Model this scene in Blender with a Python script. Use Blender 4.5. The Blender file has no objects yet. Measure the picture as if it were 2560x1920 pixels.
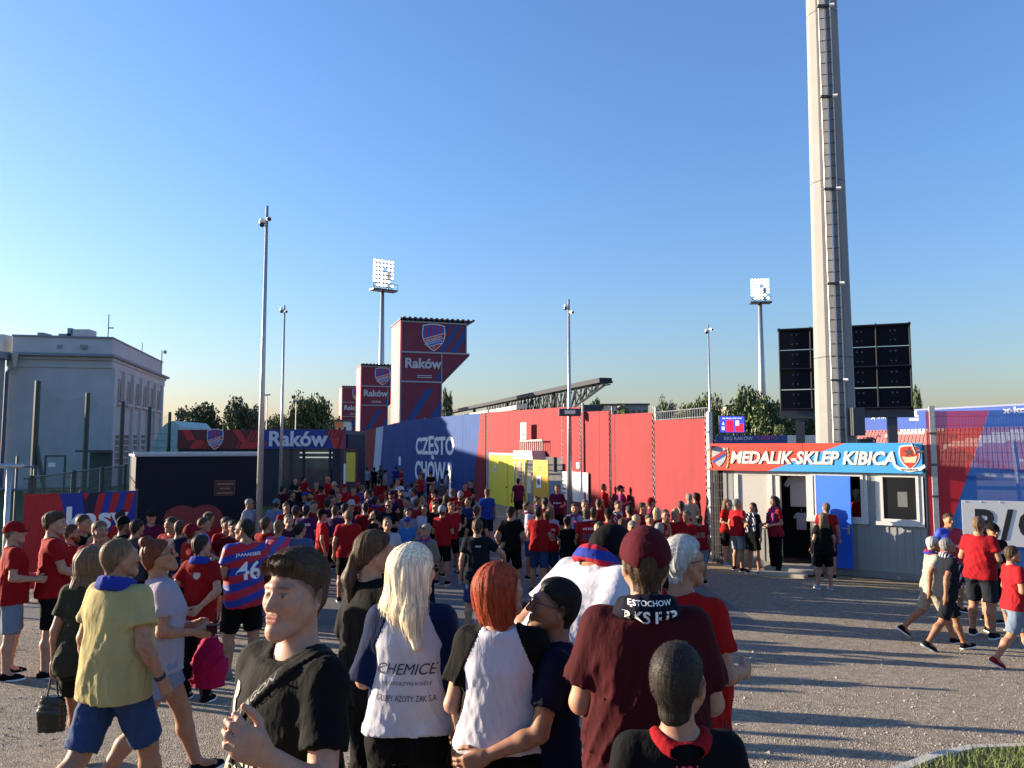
import bpy, math, random
import numpy as np
from mathutils import Vector, Matrix, Euler
from mathutils.bvhtree import BVHTree

# ------------------------------------------------------------------ camera, sky, sun, exposure
SC = bpy.context.scene
CAM_H = 3.0
PITCH = math.radians(4.70)
FPX = 1945.0                       # focal length in pixels of the 2560 px wide photograph
cam = bpy.data.cameras.new('camera')
cam.sensor_width = 36.0
cam.lens = 36.0 * FPX / 2560.0
cam.clip_start = 0.05
cam.clip_end = 3000.0
cam_o = bpy.data.objects.new('camera', cam)
SC.collection.objects.link(cam_o)
cam_o.location = (0, 0, CAM_H)
cam_o.rotation_euler = (math.pi / 2 + PITCH, 0, 0)
SC.camera = cam_o

SUN_EL = math.radians(11.3)
SUN_AZ = math.radians(73.0)        # measured from +Y towards -X
world = bpy.data.worlds.new('World')
SC.world = world
world.use_nodes = True
wn = world.node_tree.nodes
wl = world.node_tree.links
sky = wn.new('ShaderNodeTexSky')
sky.sky_type = 'NISHITA'
sky.sun_disc = False
sky.sun_elevation = SUN_EL
sky.sun_rotation = -SUN_AZ
sky.altitude = 100
sky.air_density = 1.5
sky.dust_density = 1.0
sky.ozone_density = 6.0
wn['Background'].inputs['Strength'].default_value = 0.112
tint = wn.new('ShaderNodeVectorMath')
tint.operation = 'MULTIPLY'
tint.inputs[1].default_value = (1.01, 0.88, 0.985)       # white balance of the sky as a whole
wl.new(sky.outputs[0], tint.inputs[0])
wl.new(tint.outputs[0], wn['Background'].inputs['Color'])

sun = bpy.data.lights.new('sun', 'SUN')
sun.energy = 5.0
sun.angle = math.radians(0.5)
sun.color = (1.0, 0.83, 0.62)
sun_o = bpy.data.objects.new('sun', sun)
SC.collection.objects.link(sun_o)
SUN_DIR = Vector((-math.sin(SUN_AZ) * math.cos(SUN_EL), math.cos(SUN_AZ) * math.cos(SUN_EL), math.sin(SUN_EL)))
sun_o.rotation_euler = SUN_DIR.to_track_quat('Z', 'Y').to_euler()
sun_o.location = SUN_DIR * 60

SC.view_settings.view_transform = 'Standard'
SC.view_settings.look = 'None'
SC.view_settings.exposure = 1.62
SC.view_settings.gamma = 1.0
SC.view_settings.use_curve_mapping = False
SC.render.engine = 'CYCLES'
SC.cycles.max_bounces = 6
SC.cycles.transparent_max_bounces = 12
SC.cycles.use_denoising = True

rng = random.Random(7)
COL = SC.collection

# ------------------------------------------------------------------ photograph pixel -> place
_cp, _sp = math.cos(PITCH), math.sin(PITCH)
def ray(u, v):
    a = (u - 1280.0) / FPX
    b = (960.0 - v) / FPX
    dy = _cp - b * _sp
    return a / dy, (_sp + b * _cp) / dy
def at(u, v, Y):
    rx, rz = ray(u, v)
    return Vector((rx * Y, Y, CAM_H + rz * Y))
def hit(u, v, A, B):
    """distance along the line A-B (plan view) and height where a sight line meets that vertical plane"""
    rx, rz = ray(u, v)
    d = Vector((B[0] - A[0], B[1] - A[1])).normalized()
    s = (rx * A[1] - A[0]) / (d.x - rx * d.y)
    Y = A[1] + s * d.y
    return s, CAM_H + rz * Y
def ground_z(x, y):
    z = 0.12 * 0.9 * math.log1p(math.exp(min(40.0, (11.0 - y) / 0.9)))
    side = 0.085 * 0.6 * math.log1p(math.exp(min(40.0, (-x - 3.0) / 0.6)))      # the yard climbs a little to the left
    f = max(0.0, min(1.0, (15.0 - y) / 5.0)) * max(0.0, min(1.0, (22.0 + x) / 8.0))
    return z + min(side, 0.8) * f * f * (3 - 2 * f)

# ------------------------------------------------------------------ objects
def link(o, parent=None):
    COL.objects.link(o)
    if parent is not None:
        o.parent = parent
    return o
def tag(o, label=None, cat=None, group=None, kind=None):
    if label: o['label'] = label
    if cat: o['category'] = cat
    if group: o['group'] = group
    if kind: o['kind'] = kind
    return o
def thing(name, label, cat, loc=(0, 0, 0), rotz=0.0, group=None):
    o = bpy.data.objects.new(name, None)
    o.empty_display_size = 0.2
    link(o)
    o.location = loc
    o.rotation_euler = (0, 0, rotz)
    return tag(o, label, cat, group)
def frame(A, B):
    """location and rotation of a local frame with +X running from A to B"""
    return (A[0], A[1], 0.0), math.atan2(B[1] - A[1], B[0] - A[0])

class MB:
    def __init__(s):
        s.v = []; s.f = []
    def add(s, vs, fs):
        n = len(s.v)
        s.v += [tuple(p) for p in vs]
        s.f += [tuple(i + n for i in f) for f in fs]
        return s
    def box(s, x0, y0, z0, x1, y1, z1):
        return s.add([(x0, y0, z0), (x1, y0, z0), (x1, y1, z0), (x0, y1, z0), (x0, y0, z1), (x1, y0, z1), (x1, y1, z1), (x0, y1, z1)],
                     [(0, 3, 2, 1), (4, 5, 6, 7), (0, 1, 5, 4), (1, 2, 6, 5), (2, 3, 7, 6), (3, 0, 4, 7)])
    def tube(s, a, b, r0, r1=None, n=8, caps=True, ph=0.0):
        r1 = r0 if r1 is None else r1
        a = Vector(a); b = Vector(b)
        d = (b - a).normalized()
        up = Vector((0, 0, 1)) if abs(d.z) < 0.9 else Vector((1, 0, 0))
        e1 = d.cross(up).normalized(); e2 = d.cross(e1)
        vs = []
        for c, r in ((a, r0), (b, r1)):
            for k in range(n):
                t = 2 * math.pi * k / n + ph
                vs.append(c + (e1 * math.cos(t) + e2 * math.sin(t)) * r)
        fs = [(k, (k + 1) % n, n + (k + 1) % n, n + k) for k in range(n)]
        if caps:
            fs += [tuple(range(n))[::-1], tuple(range(n, 2 * n))]
        return s.add(vs, fs)
    def prism(s, poly, y0, y1):
        """polygon given as (x, z), extruded from y0 to y1"""
        n = len(poly)
        vs = [(x, y0, z) for x, z in poly] + [(x, y1, z) for x, z in poly]
        return s.add(vs, [tuple(range(n)), tuple(range(2 * n - 1, n - 1, -1))] +
                     [(k, k + n, (k + 1) % n + n, (k + 1) % n) for k in range(n)])
    def slab(s, poly, z0, z1):
        n = len(poly)
        vs = [(x, y, z0) for x, y in poly] + [(x, y, z1) for x, y in poly]
        return s.add(vs, [tuple(range(n - 1, -1, -1)), tuple(range(n, 2 * n))] +
                     [(k, (k + 1) % n, (k + 1) % n + n, k + n) for k in range(n)])
    def ico(s, c, r, rs=None):
        t = (1 + 5 ** .5) / 2
        vs = [(-1, t, 0), (1, t, 0), (-1, -t, 0), (1, -t, 0), (0, -1, t), (0, 1, t), (0, -1, -t), (0, 1, -t), (t, 0, -1), (t, 0, 1), (-t, 0, -1), (-t, 0, 1)]
        L = (1 + t * t) ** .5
        rs = rs or (1, 1, 1)
        vs = [(c[0] + x / L * r * rs[0], c[1] + y / L * r * rs[1], c[2] + z / L * r * rs[2]) for x, y, z in vs]
        return s.add(vs, [(0, 11, 5), (0, 5, 1), (0, 1, 7), (0, 7, 10), (0, 10, 11), (1, 5, 9), (5, 11, 4), (11, 10, 2), (10, 7, 6), (7, 1, 8),
                          (3, 9, 4), (3, 4, 2), (3, 2, 6), (3, 6, 8), (3, 8, 9), (4, 9, 5), (2, 4, 11), (6, 2, 10), (8, 6, 7), (9, 8, 1)])
    def mesh(s, name, smooth=False):
        m = bpy.data.meshes.new(name)
        m.from_pydata(s.v, [], s.f)
        if smooth:
            m.polygons.foreach_set('use_smooth', [True] * len(m.polygons))
        m.update()
        return m
    def build(s, name, mat, parent=None, smooth=False, bevel=0.0):
        m = s.mesh(name, smooth)
        m.materials.append(mat)
        o = link(bpy.data.objects.new(name, m), parent)
        if bevel:
            b = o.modifiers.new('bevel', 'BEVEL')
            b.width = bevel; b.segments = 2; b.limit_method = 'ANGLE'
        return o
def mesh_obj(name, me, mat, parent=None, loc=(0, 0, 0), rot=(0, 0, 0), scale=None):
    """an object on shared mesh data with its own material"""
    o = bpy.data.objects.new(name, me)
    if not me.materials:
        me.materials.append(mat)
    o.material_slots[0].link = 'OBJECT'
    o.material_slots[0].material = mat
    link(o, parent)
    o.location = loc; o.rotation_euler = rot
    if scale: o.scale = scale
    return o
def box_part(name, mat, parent, *b, bevel=0.0):
    return MB().box(*b).build(name, mat, parent, bevel=bevel)

# ------------------------------------------------------------------ materials
def srgb(h):
    if isinstance(h, str):
        h = h.lstrip('#')
        c = [int(h[i:i + 2], 16) / 255 for i in (0, 2, 4)]
        return tuple(x / 12.92 if x <= .04045 else ((x + .055) / 1.055) ** 2.4 for x in c)
    return tuple(h)
_mats = {}
def mat(name, col, rough=0.6, var=0.12, scale=6.0, bump=0.0, bscale=60.0, metal=0.0, emit=0.0, coord='Object', spec=0.5, alpha=1.0, sheen=0.0, trans=0.0, stretch=None):
    """a painted or woven surface: base colour with a mild unevenness and fine relief"""
    if name in _mats:
        return _mats[name]
    m = bpy.data.materials.new(name)
    m.use_nodes = True
    nt = m.node_tree; N = nt.nodes; L = nt.links
    p = N['Principled BSDF']
    c = srgb(col)
    p.inputs['Roughness'].default_value = rough
    p.inputs['Metallic'].default_value = metal
    p.inputs['Specular IOR Level'].default_value = spec
    p.inputs['Alpha'].default_value = alpha
    p.inputs['Sheen Weight'].default_value = sheen
    p.inputs['Transmission Weight'].default_value = trans
    p.inputs['Base Color'].default_value = (*c, 1)
    if emit:
        p.inputs['Emission Color'].default_value = (*c, 1)
        p.inputs['Emission Strength'].default_value = emit
    if var or bump:
        tc = N.new('ShaderNodeTexCoord')
        src = tc.outputs[coord]
        if stretch:
            mp = N.new('ShaderNodeMapping'); mp.inputs['Scale'].default_value = stretch
            L.new(src, mp.inputs[0]); src = mp.outputs[0]
    if var:
        no = N.new('ShaderNodeTexNoise'); no.inputs['Scale'].default_value = scale; no.inputs['Detail'].default_value = 4
        no.inputs['Roughness'].default_value = 0.62
        L.new(src, no.inputs['Vector'])
        mr = N.new('ShaderNodeMapRange')
        mr.inputs[1].default_value = .25; mr.inputs[2].default_value = .75
        mr.inputs[3].default_value = 1 - var; mr.inputs[4].default_value = 1 + var
        L.new(no.outputs[0], mr.inputs[0])
        mx = N.new('ShaderNodeVectorMath'); mx.operation = 'SCALE'
        mx.inputs[0].default_value = c
        L.new(mr.outputs[0], mx.inputs['Scale'])
        L.new(mx.outputs[0], p.inputs['Base Color'])
    if bump:
        nb = N.new('ShaderNodeTexNoise'); nb.inputs['Scale'].default_value = bscale; nb.inputs['Detail'].default_value = 3
        L.new(src, nb.inputs['Vector'])
        bp = N.new('ShaderNodeBump'); bp.inputs['Strength'].default_value = bump; bp.inputs['Distance'].default_value = 0.02
        L.new(nb.outputs[0], bp.inputs['Height'])
        L.new(bp.outputs[0], p.inputs['Normal'])
    _mats[name] = m
    return m
def cloth(col, pat=None):
    """woven fabric of one colour with soft creases"""
    key = 'cloth_' + (col if isinstance(col, str) else '%.2f_%.2f_%.2f' % tuple(col))
    return mat(key, tuple(c * .56 for c in srgb(col)), rough=0.88, var=0.14, scale=7.0, bump=0.42, bscale=20.0, sheen=0.0, spec=0.15, stretch=(1.0, 1.0, .38))
def stripes(name, c1, c2, direction, period, duty=0.5, warp=0.0, c3=None, soft=0.02, coord='Object', rough=0.7, bump=0.0):
    """bands of two colours across a direction, for printed and knitted patterns"""
    if name in _mats:
        return _mats[name]
    m = bpy.data.materials.new(name)
    m.use_nodes = True
    nt = m.node_tree; N = nt.nodes; L = nt.links
    p = N['Principled BSDF']
    p.inputs['Roughness'].default_value = rough
    p.inputs['Specular IOR Level'].default_value = 0.3
    tc = N.new('ShaderNodeTexCoord')
    dt = N.new('ShaderNodeVectorMath'); dt.operation = 'DOT_PRODUCT'
    d = Vector(direction).normalized() / period
    dt.inputs[1].default_value = d
    L.new(tc.outputs[coord], dt.inputs[0])
    val = dt.outputs['Value']
    if warp:
        no = N.new('ShaderNodeTexNoise'); no.inputs['Scale'].default_value = 4.0
        L.new(tc.outputs[coord], no.inputs['Vector'])
        ma = N.new('ShaderNodeMath'); ma.operation = 'MULTIPLY_ADD'
        ma.inputs[1].default_value = warp
        L.new(no.outputs[0], ma.inputs[0]); L.new(val, ma.inputs[2])
        val = ma.outputs[0]
    fr = N.new('ShaderNodeMath'); fr.operation = 'FRACT'
    L.new(val, fr.inputs[0])
    cr = N.new('ShaderNodeValToRGB')
    cr.color_ramp.interpolation = 'CONSTANT'
    cr.color_ramp.elements[0].color = (*srgb(c1), 1)
    cr.color_ramp.elements[1].position = duty
    cr.color_ramp.elements[1].color = (*srgb(c2), 1)
    if c3:
        e = cr.color_ramp.elements.new(min(0.98, duty + 0.12)); e.color = (*srgb(c3), 1)
    L.new(fr.outputs[0], cr.inputs[0])
    L.new(cr.outputs[0], p.inputs['Base Color'])
    if bump:
        nb = N.new('ShaderNodeTexNoise'); nb.inputs['Scale'].default_value = 13; nb.inputs['Detail'].default_value = 3
        L.new(tc.outputs[coord], nb.inputs['Vector'])
        bp = N.new('ShaderNodeBump'); bp.inputs['Strength'].default_value = bump; bp.inputs['Distance'].default_value = 0.02
        L.new(nb.outputs[0], bp.inputs['Height']); L.new(bp.outputs[0], p.inputs['Normal'])
    _mats[name] = m
    return m
def see_through(name, col, alpha, rough=0.8):
    """open weave: part of the light passes straight through"""
    if name in _mats:
        return _mats[name]
    m = bpy.data.materials.new(name)
    m.use_nodes = True
    nt = m.node_tree; N = nt.nodes; L = nt.links
    p = N['Principled BSDF']
    p.inputs['Base Color'].default_value = (*srgb(col), 1)
    p.inputs['Roughness'].default_value = rough
    p.inputs['Specular IOR Level'].default_value = 0.2
    tc = N.new('ShaderNodeTexCoord')
    no = N.new('ShaderNodeTexNoise'); no.inputs['Scale'].default_value = 1.3
    L.new(tc.outputs['Object'], no.inputs['Vector'])
    mr = N.new('ShaderNodeMapRange'); mr.inputs[3].default_value = alpha - .06; mr.inputs[4].default_value = min(1, alpha + .06)
    L.new(no.outputs[0], mr.inputs[0])
    L.new(mr.outputs[0], p.inputs['Alpha'])
    _mats[name] = m
    return m

# ------------------------------------------------------------------ lettering
_txt = {}
def text_mesh(s, size=1.0, bold=0.0, shear=0.0, extrude=0.004, align='CENTER', spacing=1.0):
    key = (s, size, bold, shear, extrude, align, spacing)
    if key in _txt:
        return _txt[key]
    c = bpy.data.curves.new('lettering', 'FONT')
    c.body = s; c.size = size; c.offset = bold * size; c.shear = shear
    c.extrude = extrude; c.align_x = align; c.align_y = 'CENTER'; c.resolution_u = 3
    c.space_character = spacing
    o = bpy.data.objects.new('lettering', c)
    ts = bpy.data.scenes.new('lettering_bench')            # a scene of its own keeps this quick
    ts.collection.objects.link(o)
    ts.view_layers[0].update()
    m = bpy.data.meshes.new_from_object(o.evaluated_get(ts.view_layers[0].depsgraph))
    bpy.data.objects.remove(o)
    bpy.data.scenes.remove(ts)
    bpy.data.curves.remove(c)
    _txt[key] = m
    return m
def lettering(s, parent, mat_, x, y, z, h=None, w=None, name='lettering', size=1.0, rot=0.0, **kw):
    """upright lettering in the parent's x-z plane, facing local -Y; h and w are the wanted height and width"""
    m = text_mesh(s, 1.0, **kw)
    co = np.zeros(len(m.vertices) * 3); m.vertices.foreach_get('co', co); co = co.reshape(-1, 3)
    ex = co.max(0) - co.min(0); mid = (co.max(0) + co.min(0)) / 2
    sx = w / ex[0] if w else None
    sy = h / ex[1] if h else None
    if sx is None: sx = sy if sy else size
    if sy is None: sy = sx
    o = mesh_obj(name, m, mat_, parent)
    o.scale = (sx, sy, 1.0)
    o.rotation_euler = (math.pi / 2, rot, 0) if rot == 0 else (math.pi / 2, -rot, 0)
    R = Euler(o.rotation_euler).to_matrix()
    off = R @ Vector((mid[0] * sx, mid[1] * sy, 0))
    o.location = Vector((x, y, z)) - off
    return o

RED = '#b5202b'; BLUE = '#1f3f8f'; WHITE = '#e6e4e0'
M_WHITE = mat('white_paint', (0.78, 0.78, 0.76), 0.5, 0.05)
M_PRINTW = mat('white_print', (0.72, 0.72, 0.70), 0.7, 0.05)
M_BLACK = mat('black_print', (0.012, 0.012, 0.014), 0.6, 0.1)
M_STEEL = mat('galvanised_steel', (0.42, 0.43, 0.43), 0.45, 0.18, 14.0, metal=0.6)
M_DARKSTEEL = mat('dark_steel', (0.05, 0.055, 0.065), 0.5, 0.15)
M_GLASS = mat('dark_glass', (0.012, 0.014, 0.016), 0.08, 0.0, spec=0.6)
# ================================================================== ground
def ramp_mat(name, stops, scale, rough=.9, bump=.5, bscale=90., bdist=.02, detail=6, second=None):
    m = bpy.data.materials.new(name); m.use_nodes = True
    nt = m.node_tree; N = nt.nodes; L = nt.links
    p = N['Principled BSDF']; p.inputs['Roughness'].default_value = rough; p.inputs['Specular IOR Level'].default_value = .25
    tc = N.new('ShaderNodeTexCoord')
    no = N.new('ShaderNodeTexNoise'); no.inputs['Scale'].default_value = scale; no.inputs['Detail'].default_value = detail; no.inputs['Roughness'].default_value = .7
    L.new(tc.outputs['Object'], no.inputs['Vector'])
    cr = N.new('ShaderNodeValToRGB')
    els = cr.color_ramp.elements
    while len(els) < len(stops): els.new(.5)
    for e, (pos, c) in zip(els, stops):
        e.position = pos; e.color = (*c, 1)
    L.new(no.outputs[0], cr.inputs[0])
    out = cr.outputs[0]
    vo = N.new('ShaderNodeTexVoronoi'); vo.inputs['Scale'].default_value = bscale
    L.new(tc.outputs['Object'], vo.inputs['Vector'])
    if second:                                   # stones of differing tone
        mr = N.new('ShaderNodeMapRange'); mr.inputs[3].default_value = 1 - second; mr.inputs[4].default_value = 1 + second
        sep = N.new('ShaderNodeSeparateColor'); L.new(vo.outputs['Color'], sep.inputs[0])
        L.new(sep.outputs[0], mr.inputs[0])
        sc_ = N.new('ShaderNodeVectorMath'); sc_.operation = 'SCALE'
        L.new(out, sc_.inputs[0]); L.new(mr.outputs[0], sc_.inputs['Scale']); out = sc_.outputs[0]
    L.new(out, p.inputs['Base Color'])
    n2 = N.new('ShaderNodeTexNoise'); n2.inputs['Scale'].default_value = bscale * .35; n2.inputs['Detail'].default_value = 4
    L.new(tc.outputs['Object'], n2.inputs['Vector'])
    ad = N.new('ShaderNodeMath'); ad.operation = 'ADD'
    L.new(vo.outputs['Distance'], ad.inputs[0]); L.new(n2.outputs[0], ad.inputs[1])
    bp = N.new('ShaderNodeBump'); bp.inputs['Strength'].default_value = bump; bp.inputs['Distance'].default_value = bdist
    L.new(ad.outputs[0], bp.inputs['Height']); L.new(bp.outputs[0], p.inputs['Normal'])
    _mats[name] = m
    return m
M_GRAVEL = ramp_mat('gravel', [(.26, (.20, .166, .125)), (.5, (.305, .26, .20)), (.74, (.415, .36, .285))], 7.0, bump=1.0, bscale=70., bdist=.03, second=.45)
M_ASPHALT = ramp_mat('asphalt', [(.3, (.10, .095, .094)), (.7, (.155, .147, .142))], 1.6, bump=.35, bscale=120., bdist=.006, second=.15)
M_LAWN = ramp_mat('lawn', [(.3, (.045, .075, .022)), (.7, (.10, .12, .04))], 2.0, bump=.6, bscale=60., bdist=.03)
M_LIT_GRAVEL = ramp_mat('lit_sandy_gravel', [(.3, (.27, .19, .10)), (.7, (.40, .29, .16))], 4.0, bump=.7, bscale=60., bdist=.02, second=.2)  # tan gravel by the shop with its sunlit orange put into the colour
def sheet(name, xs, ys, m_, z=lambda x, y: ground_z(x, y), dz=0.0, kind='structure', keep=None):
    vs = [(x, y, z(x, y) + dz) for y in ys for x in xs]
    n = len(xs); fs = []
    for j in range(len(ys) - 1):
        for i in range(n - 1):
            if keep is None or keep((xs[i] + xs[i + 1]) / 2, (ys[j] + ys[j + 1]) / 2):
                fs.append((j * n + i, j * n + i + 1, (j + 1) * n + i + 1, (j + 1) * n + i))
    mb = MB(); mb.add(vs, fs)
    return tag(mb.build(name, m_, None, True), kind=kind)
_gx = [-900, -300, -120, -60] + [x * 1.0 for x in range(-40, 41, 2)] + [60, 120, 300, 900]
_gy = [-60, -20, -8] + [y * .5 for y in range(-8, 44)] + [24, 28, 34, 42, 52, 64, 80, 110, 160, 260, 500, 1500]
_gr = random.Random(3)
_bumps = [(_gr.uniform(-9, 9), _gr.uniform(2, 14), _gr.uniform(.5, 1.4), _gr.uniform(-.02, .02)) for _ in range(40)]
_ground_smooth = ground_z
sheet('ground', _gx, _gy, M_GRAVEL)
sheet('asphalt_yard', [-9.3, -7, -5, -3, -1, 1, 2.2, 3.4, 4.2], [13.2, 15, 17, 19, 21, 24, 28, 34, 42, 52, 64, 74], M_ASPHALT, dz=.004,
      keep=lambda x, y: x < 4.0 - max(0, (y - 22)) * .30)
sheet('lit_gravel_strip', [5.0 + .25 * k for k in range(22)], [14.6 + .25 * k for k in range(26)], M_LIT_GRAVEL, dz=.006,
      keep=lambda x, y: 22.75 + .25 * math.sin(2.1 * x) < y + .727 * x < 24.6)
sheet('lawn', [-200, -90, -40, -20, -14, -10.6], [12, 16, 22, 30, 45, 70, 120], M_LAWN, dz=.008)
# loose stones on the near gravel
def scatter_stones():
    r = random.Random(11)
    vs, fs = [], []
    for i in range(14000):
        y = 4.2 + 9.5 * r.random() ** 1.4
        x = r.uniform(-.75, .75) * y
        s_ = r.uniform(.006, .016) * (1 if r.random() < .93 else 1.9)
        z = ground_z(x, y)
        a = r.uniform(0, 6.28)
        b = len(vs)
        for k in range(4):
            t = a + k * math.pi / 2
            vs.append((x + math.cos(t) * s_ * r.uniform(.7, 1.3), y + math.sin(t) * s_ * r.uniform(.7, 1.3), z - .002))
        vs.append((x + r.uniform(-.3, .3) * s_, y + r.uniform(-.3, .3) * s_, z + s_ * r.uniform(.5, .9)))
        fs += [(b, b + 1, b + 4), (b + 1, b + 2, b + 4), (b + 2, b + 3, b + 4), (b + 3, b, b + 4)]
    mb = MB(); mb.v = vs; mb.f = fs
    o = mb.build('loose_gravel', mat('stone_chips', (.29, .24, .185), .9, .3, 9.0))
    tag(o, 'loose stone chips scattered over the near gravel', None, kind='stuff')
scatter_stones()
# kerb and grass in the near right corner
def kerb_corner():
    pts = [at(2210, 1925, 5.6), at(2330, 1884, 6.35), at(2412, 1865, 6.75), at(2575, 1858, 6.75)]
    pl = []
    for (u, v) in ((2195, 1935), (2320, 1887), (2418, 1864), (2600, 1858)):
        lo, hi = 2.0, 20.0
        rx, rz = ray(u, v)
        for _ in range(40):
            mdl = (lo + hi) / 2
            if CAM_H + rz * mdl > ground_z(0, mdl) + .07: lo = mdl
            else: hi = mdl
        pl.append(Vector((rx * lo, lo)))
    m_ = mat('concrete_kerb', (.38, .36, .33), .85, .15, 8.0, bump=.3, bscale=50)
    for a, b in zip(pl[:-1], pl[1:]):
        L = (b - a).length; n_ = max(1, round(L / 0.5))
        for i in range(n_):
            p, q = a + (b - a) * (i / n_), a + (b - a) * ((i + 1) / n_)
            d = (q - p).normalized(); nn = Vector((-d.y, d.x))
            p2, q2 = p + d * .003, q - d * .003
            mb = MB()
            ring = [p2 + nn * .01, q2 + nn * .01, q2 - nn * .08, p2 - nn * .08]
            zs = [ground_z(0, c.y) for c in ring]
            mb.add([(c.x, c.y, z - .1) for c, z in zip(ring, zs)] + [(c.x, c.y, z + .075) for c, z in zip(ring, zs)],
                   [(3, 2, 1, 0), (4, 5, 6, 7), (0, 1, 5, 4), (1, 2, 6, 5), (2, 3, 7, 6), (3, 0, 4, 7)])
            if i == 0 and a is pl[0]:
                root = mb.build('kerb', m_); tag(root, kind='structure'); first = root
            else:
                o = mb.build('kerb_stone', m_, first)
    # grass bed behind the kerb
    inner = [pl[0] + Vector((.09, -.03)), pl[1] + Vector((.06, -.07)), pl[2] + Vector((.03, -.085)), pl[3] + Vector((0, -.085)), Vector((6.5, 3.2)), Vector((pl[0].x + .1, 3.2))]
    mb = MB()
    mb.add([(c.x, c.y, ground_z(0, c.y) + .05) for c in inner], [tuple(range(len(inner)))[::-1]])
    tag(mb.build('grass_bed', mat('grass_bed_soil', (.05, .055, .025), .95, .35, 9)), kind='structure')
    r = random.Random(5); vs = []; fs = []
    def inside(x, y):
        c = False
        for i in range(len(inner)):
            a, b = inner[i], inner[i - 1]
            if (a.y > y) != (b.y > y) and x < (b.x - a.x) * (y - a.y) / (b.y - a.y) + a.x: c = not c
        return c
    while len(fs) < 9000:
        x, y = r.uniform(2.6, 5.2), r.uniform(4.2, 7.0)
        if not inside(x, y): continue
        h = r.uniform(.03, .10); a = r.uniform(0, 6.28); w = .004
        z = ground_z(0, y) + .05; b = len(vs)
        lx, ly = r.gauss(0, .03), r.gauss(0, .03)
        vs += [(x - math.cos(a) * w, y - math.sin(a) * w, z), (x + math.cos(a) * w, y + math.sin(a) * w, z), (x + lx, y + ly, z + h)]
        fs.append((b, b + 1, b + 2))
    mb = MB(); mb.v = vs; mb.f = fs
    tag(mb.build('grass', mat('grass_blades', (.12, .15, .04), .7, .35, 3.0)), 'short dry grass behind the kerb', None, kind='stuff')
kerb_corner()

# ================================================================== stadium wall
WA, WC, WB = (-15.4, 72.1), (-1.4, 43.0), (5.3, 21.0)
def wall_print(name, stops):
    """cloth printed in colour fields whose edges lean; stops along x + lean*z"""
    m = bpy.data.materials.new(name); m.use_nodes = True
    nt = m.node_tree; N = nt.nodes; L = nt.links
    p = N['Principled BSDF']; p.inputs['Roughness'].default_value = .75; p.inputs['Specular IOR Level'].default_value = .25
    tc = N.new('ShaderNodeTexCoord'); dt = N.new('ShaderNodeVectorMath'); dt.operation = 'DOT_PRODUCT'
    dt.inputs[1].default_value = (1, 0, stops[0]); L.new(tc.outputs['Object'], dt.inputs[0])
    cur = None
    for x, c in stops[1:]:
        if cur is None:
            rgb = N.new('ShaderNodeRGB'); rgb.outputs[0].default_value = (*srgb(c), 1); cur = rgb.outputs[0]; continue
        gt = N.new('ShaderNodeMath'); gt.operation = 'GREATER_THAN'; gt.inputs[1].default_value = x
        L.new(dt.outputs['Value'], gt.inputs[0])
        mx = N.new('ShaderNodeMix'); mx.data_type = 'RGBA'
        L.new(gt.outputs[0], mx.inputs[0]); L.new(cur, mx.inputs[6]); mx.inputs[7].default_value = (*srgb(c), 1); cur = mx.outputs[2]
    no = N.new('ShaderNodeTexNoise'); no.inputs['Scale'].default_value = .8; no.inputs['Detail'].default_value = 5
    L.new(tc.outputs['Object'], no.inputs['Vector'])
    mr = N.new('ShaderNodeMapRange'); mr.inputs[1].default_value = .25; mr.inputs[2].default_value = .75; mr.inputs[3].default_value = .86; mr.inputs[4].default_value = 1.1
    L.new(no.outputs[0], mr.inputs[0])
    ms = N.new('ShaderNodeMapping'); ms.inputs['Scale'].default_value = (3.5, 3.5, .22); L.new(tc.outputs['Object'], ms.inputs[0])
    ns = N.new('ShaderNodeTexNoise'); ns.inputs['Scale'].default_value = 1.0; ns.inputs['Detail'].default_value = 6; ns.inputs['Roughness'].default_value = .7
    L.new(ms.outputs[0], ns.inputs['Vector'])
    mq = N.new('ShaderNodeMapRange'); mq.inputs[1].default_value = .3; mq.inputs[2].default_value = .72; mq.inputs[3].default_value = .84; mq.inputs[4].default_value = 1.12
    L.new(ns.outputs[0], mq.inputs[0])
    mm = N.new('ShaderNodeMath'); mm.operation = 'MULTIPLY'; L.new(mr.outputs[0], mm.inputs[0]); L.new(mq.outputs[0], mm.inputs[1]); mr = mm
    v2 = N.new('ShaderNodeVectorMath'); v2.operation = 'SCALE'
    L.new(cur, v2.inputs[0]); L.new(mr.outputs[0], v2.inputs['Scale']); L.new(v2.outputs[0], p.inputs['Base Color'])
    mp = N.new('ShaderNodeMapping'); mp.inputs['Scale'].default_value = (2.2, 2.2, .35); L.new(tc.outputs['Object'], mp.inputs[0])
    nb = N.new('ShaderNodeTexNoise'); nb.inputs['Scale'].default_value = 1.0; nb.inputs['Detail'].default_value = 3; L.new(mp.outputs[0], nb.inputs['Vector'])
    bp = N.new('ShaderNodeBump'); bp.inputs['Strength'].default_value = .35; bp.inputs['Distance'].default_value = .12
    L.new(nb.outputs[0], bp.inputs['Height']); L.new(bp.outputs[0], p.inputs['Normal'])
    return m
CRED, CBLUE, CLBLUE = '#7f2228', '#1f4580', '#386a98'
M_ROPE = mat('white_rope', (.66, .63, .58), .8, .1)
M_POST = mat('fence_post', (.34, .33, .31), .6, .2, 10)
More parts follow.
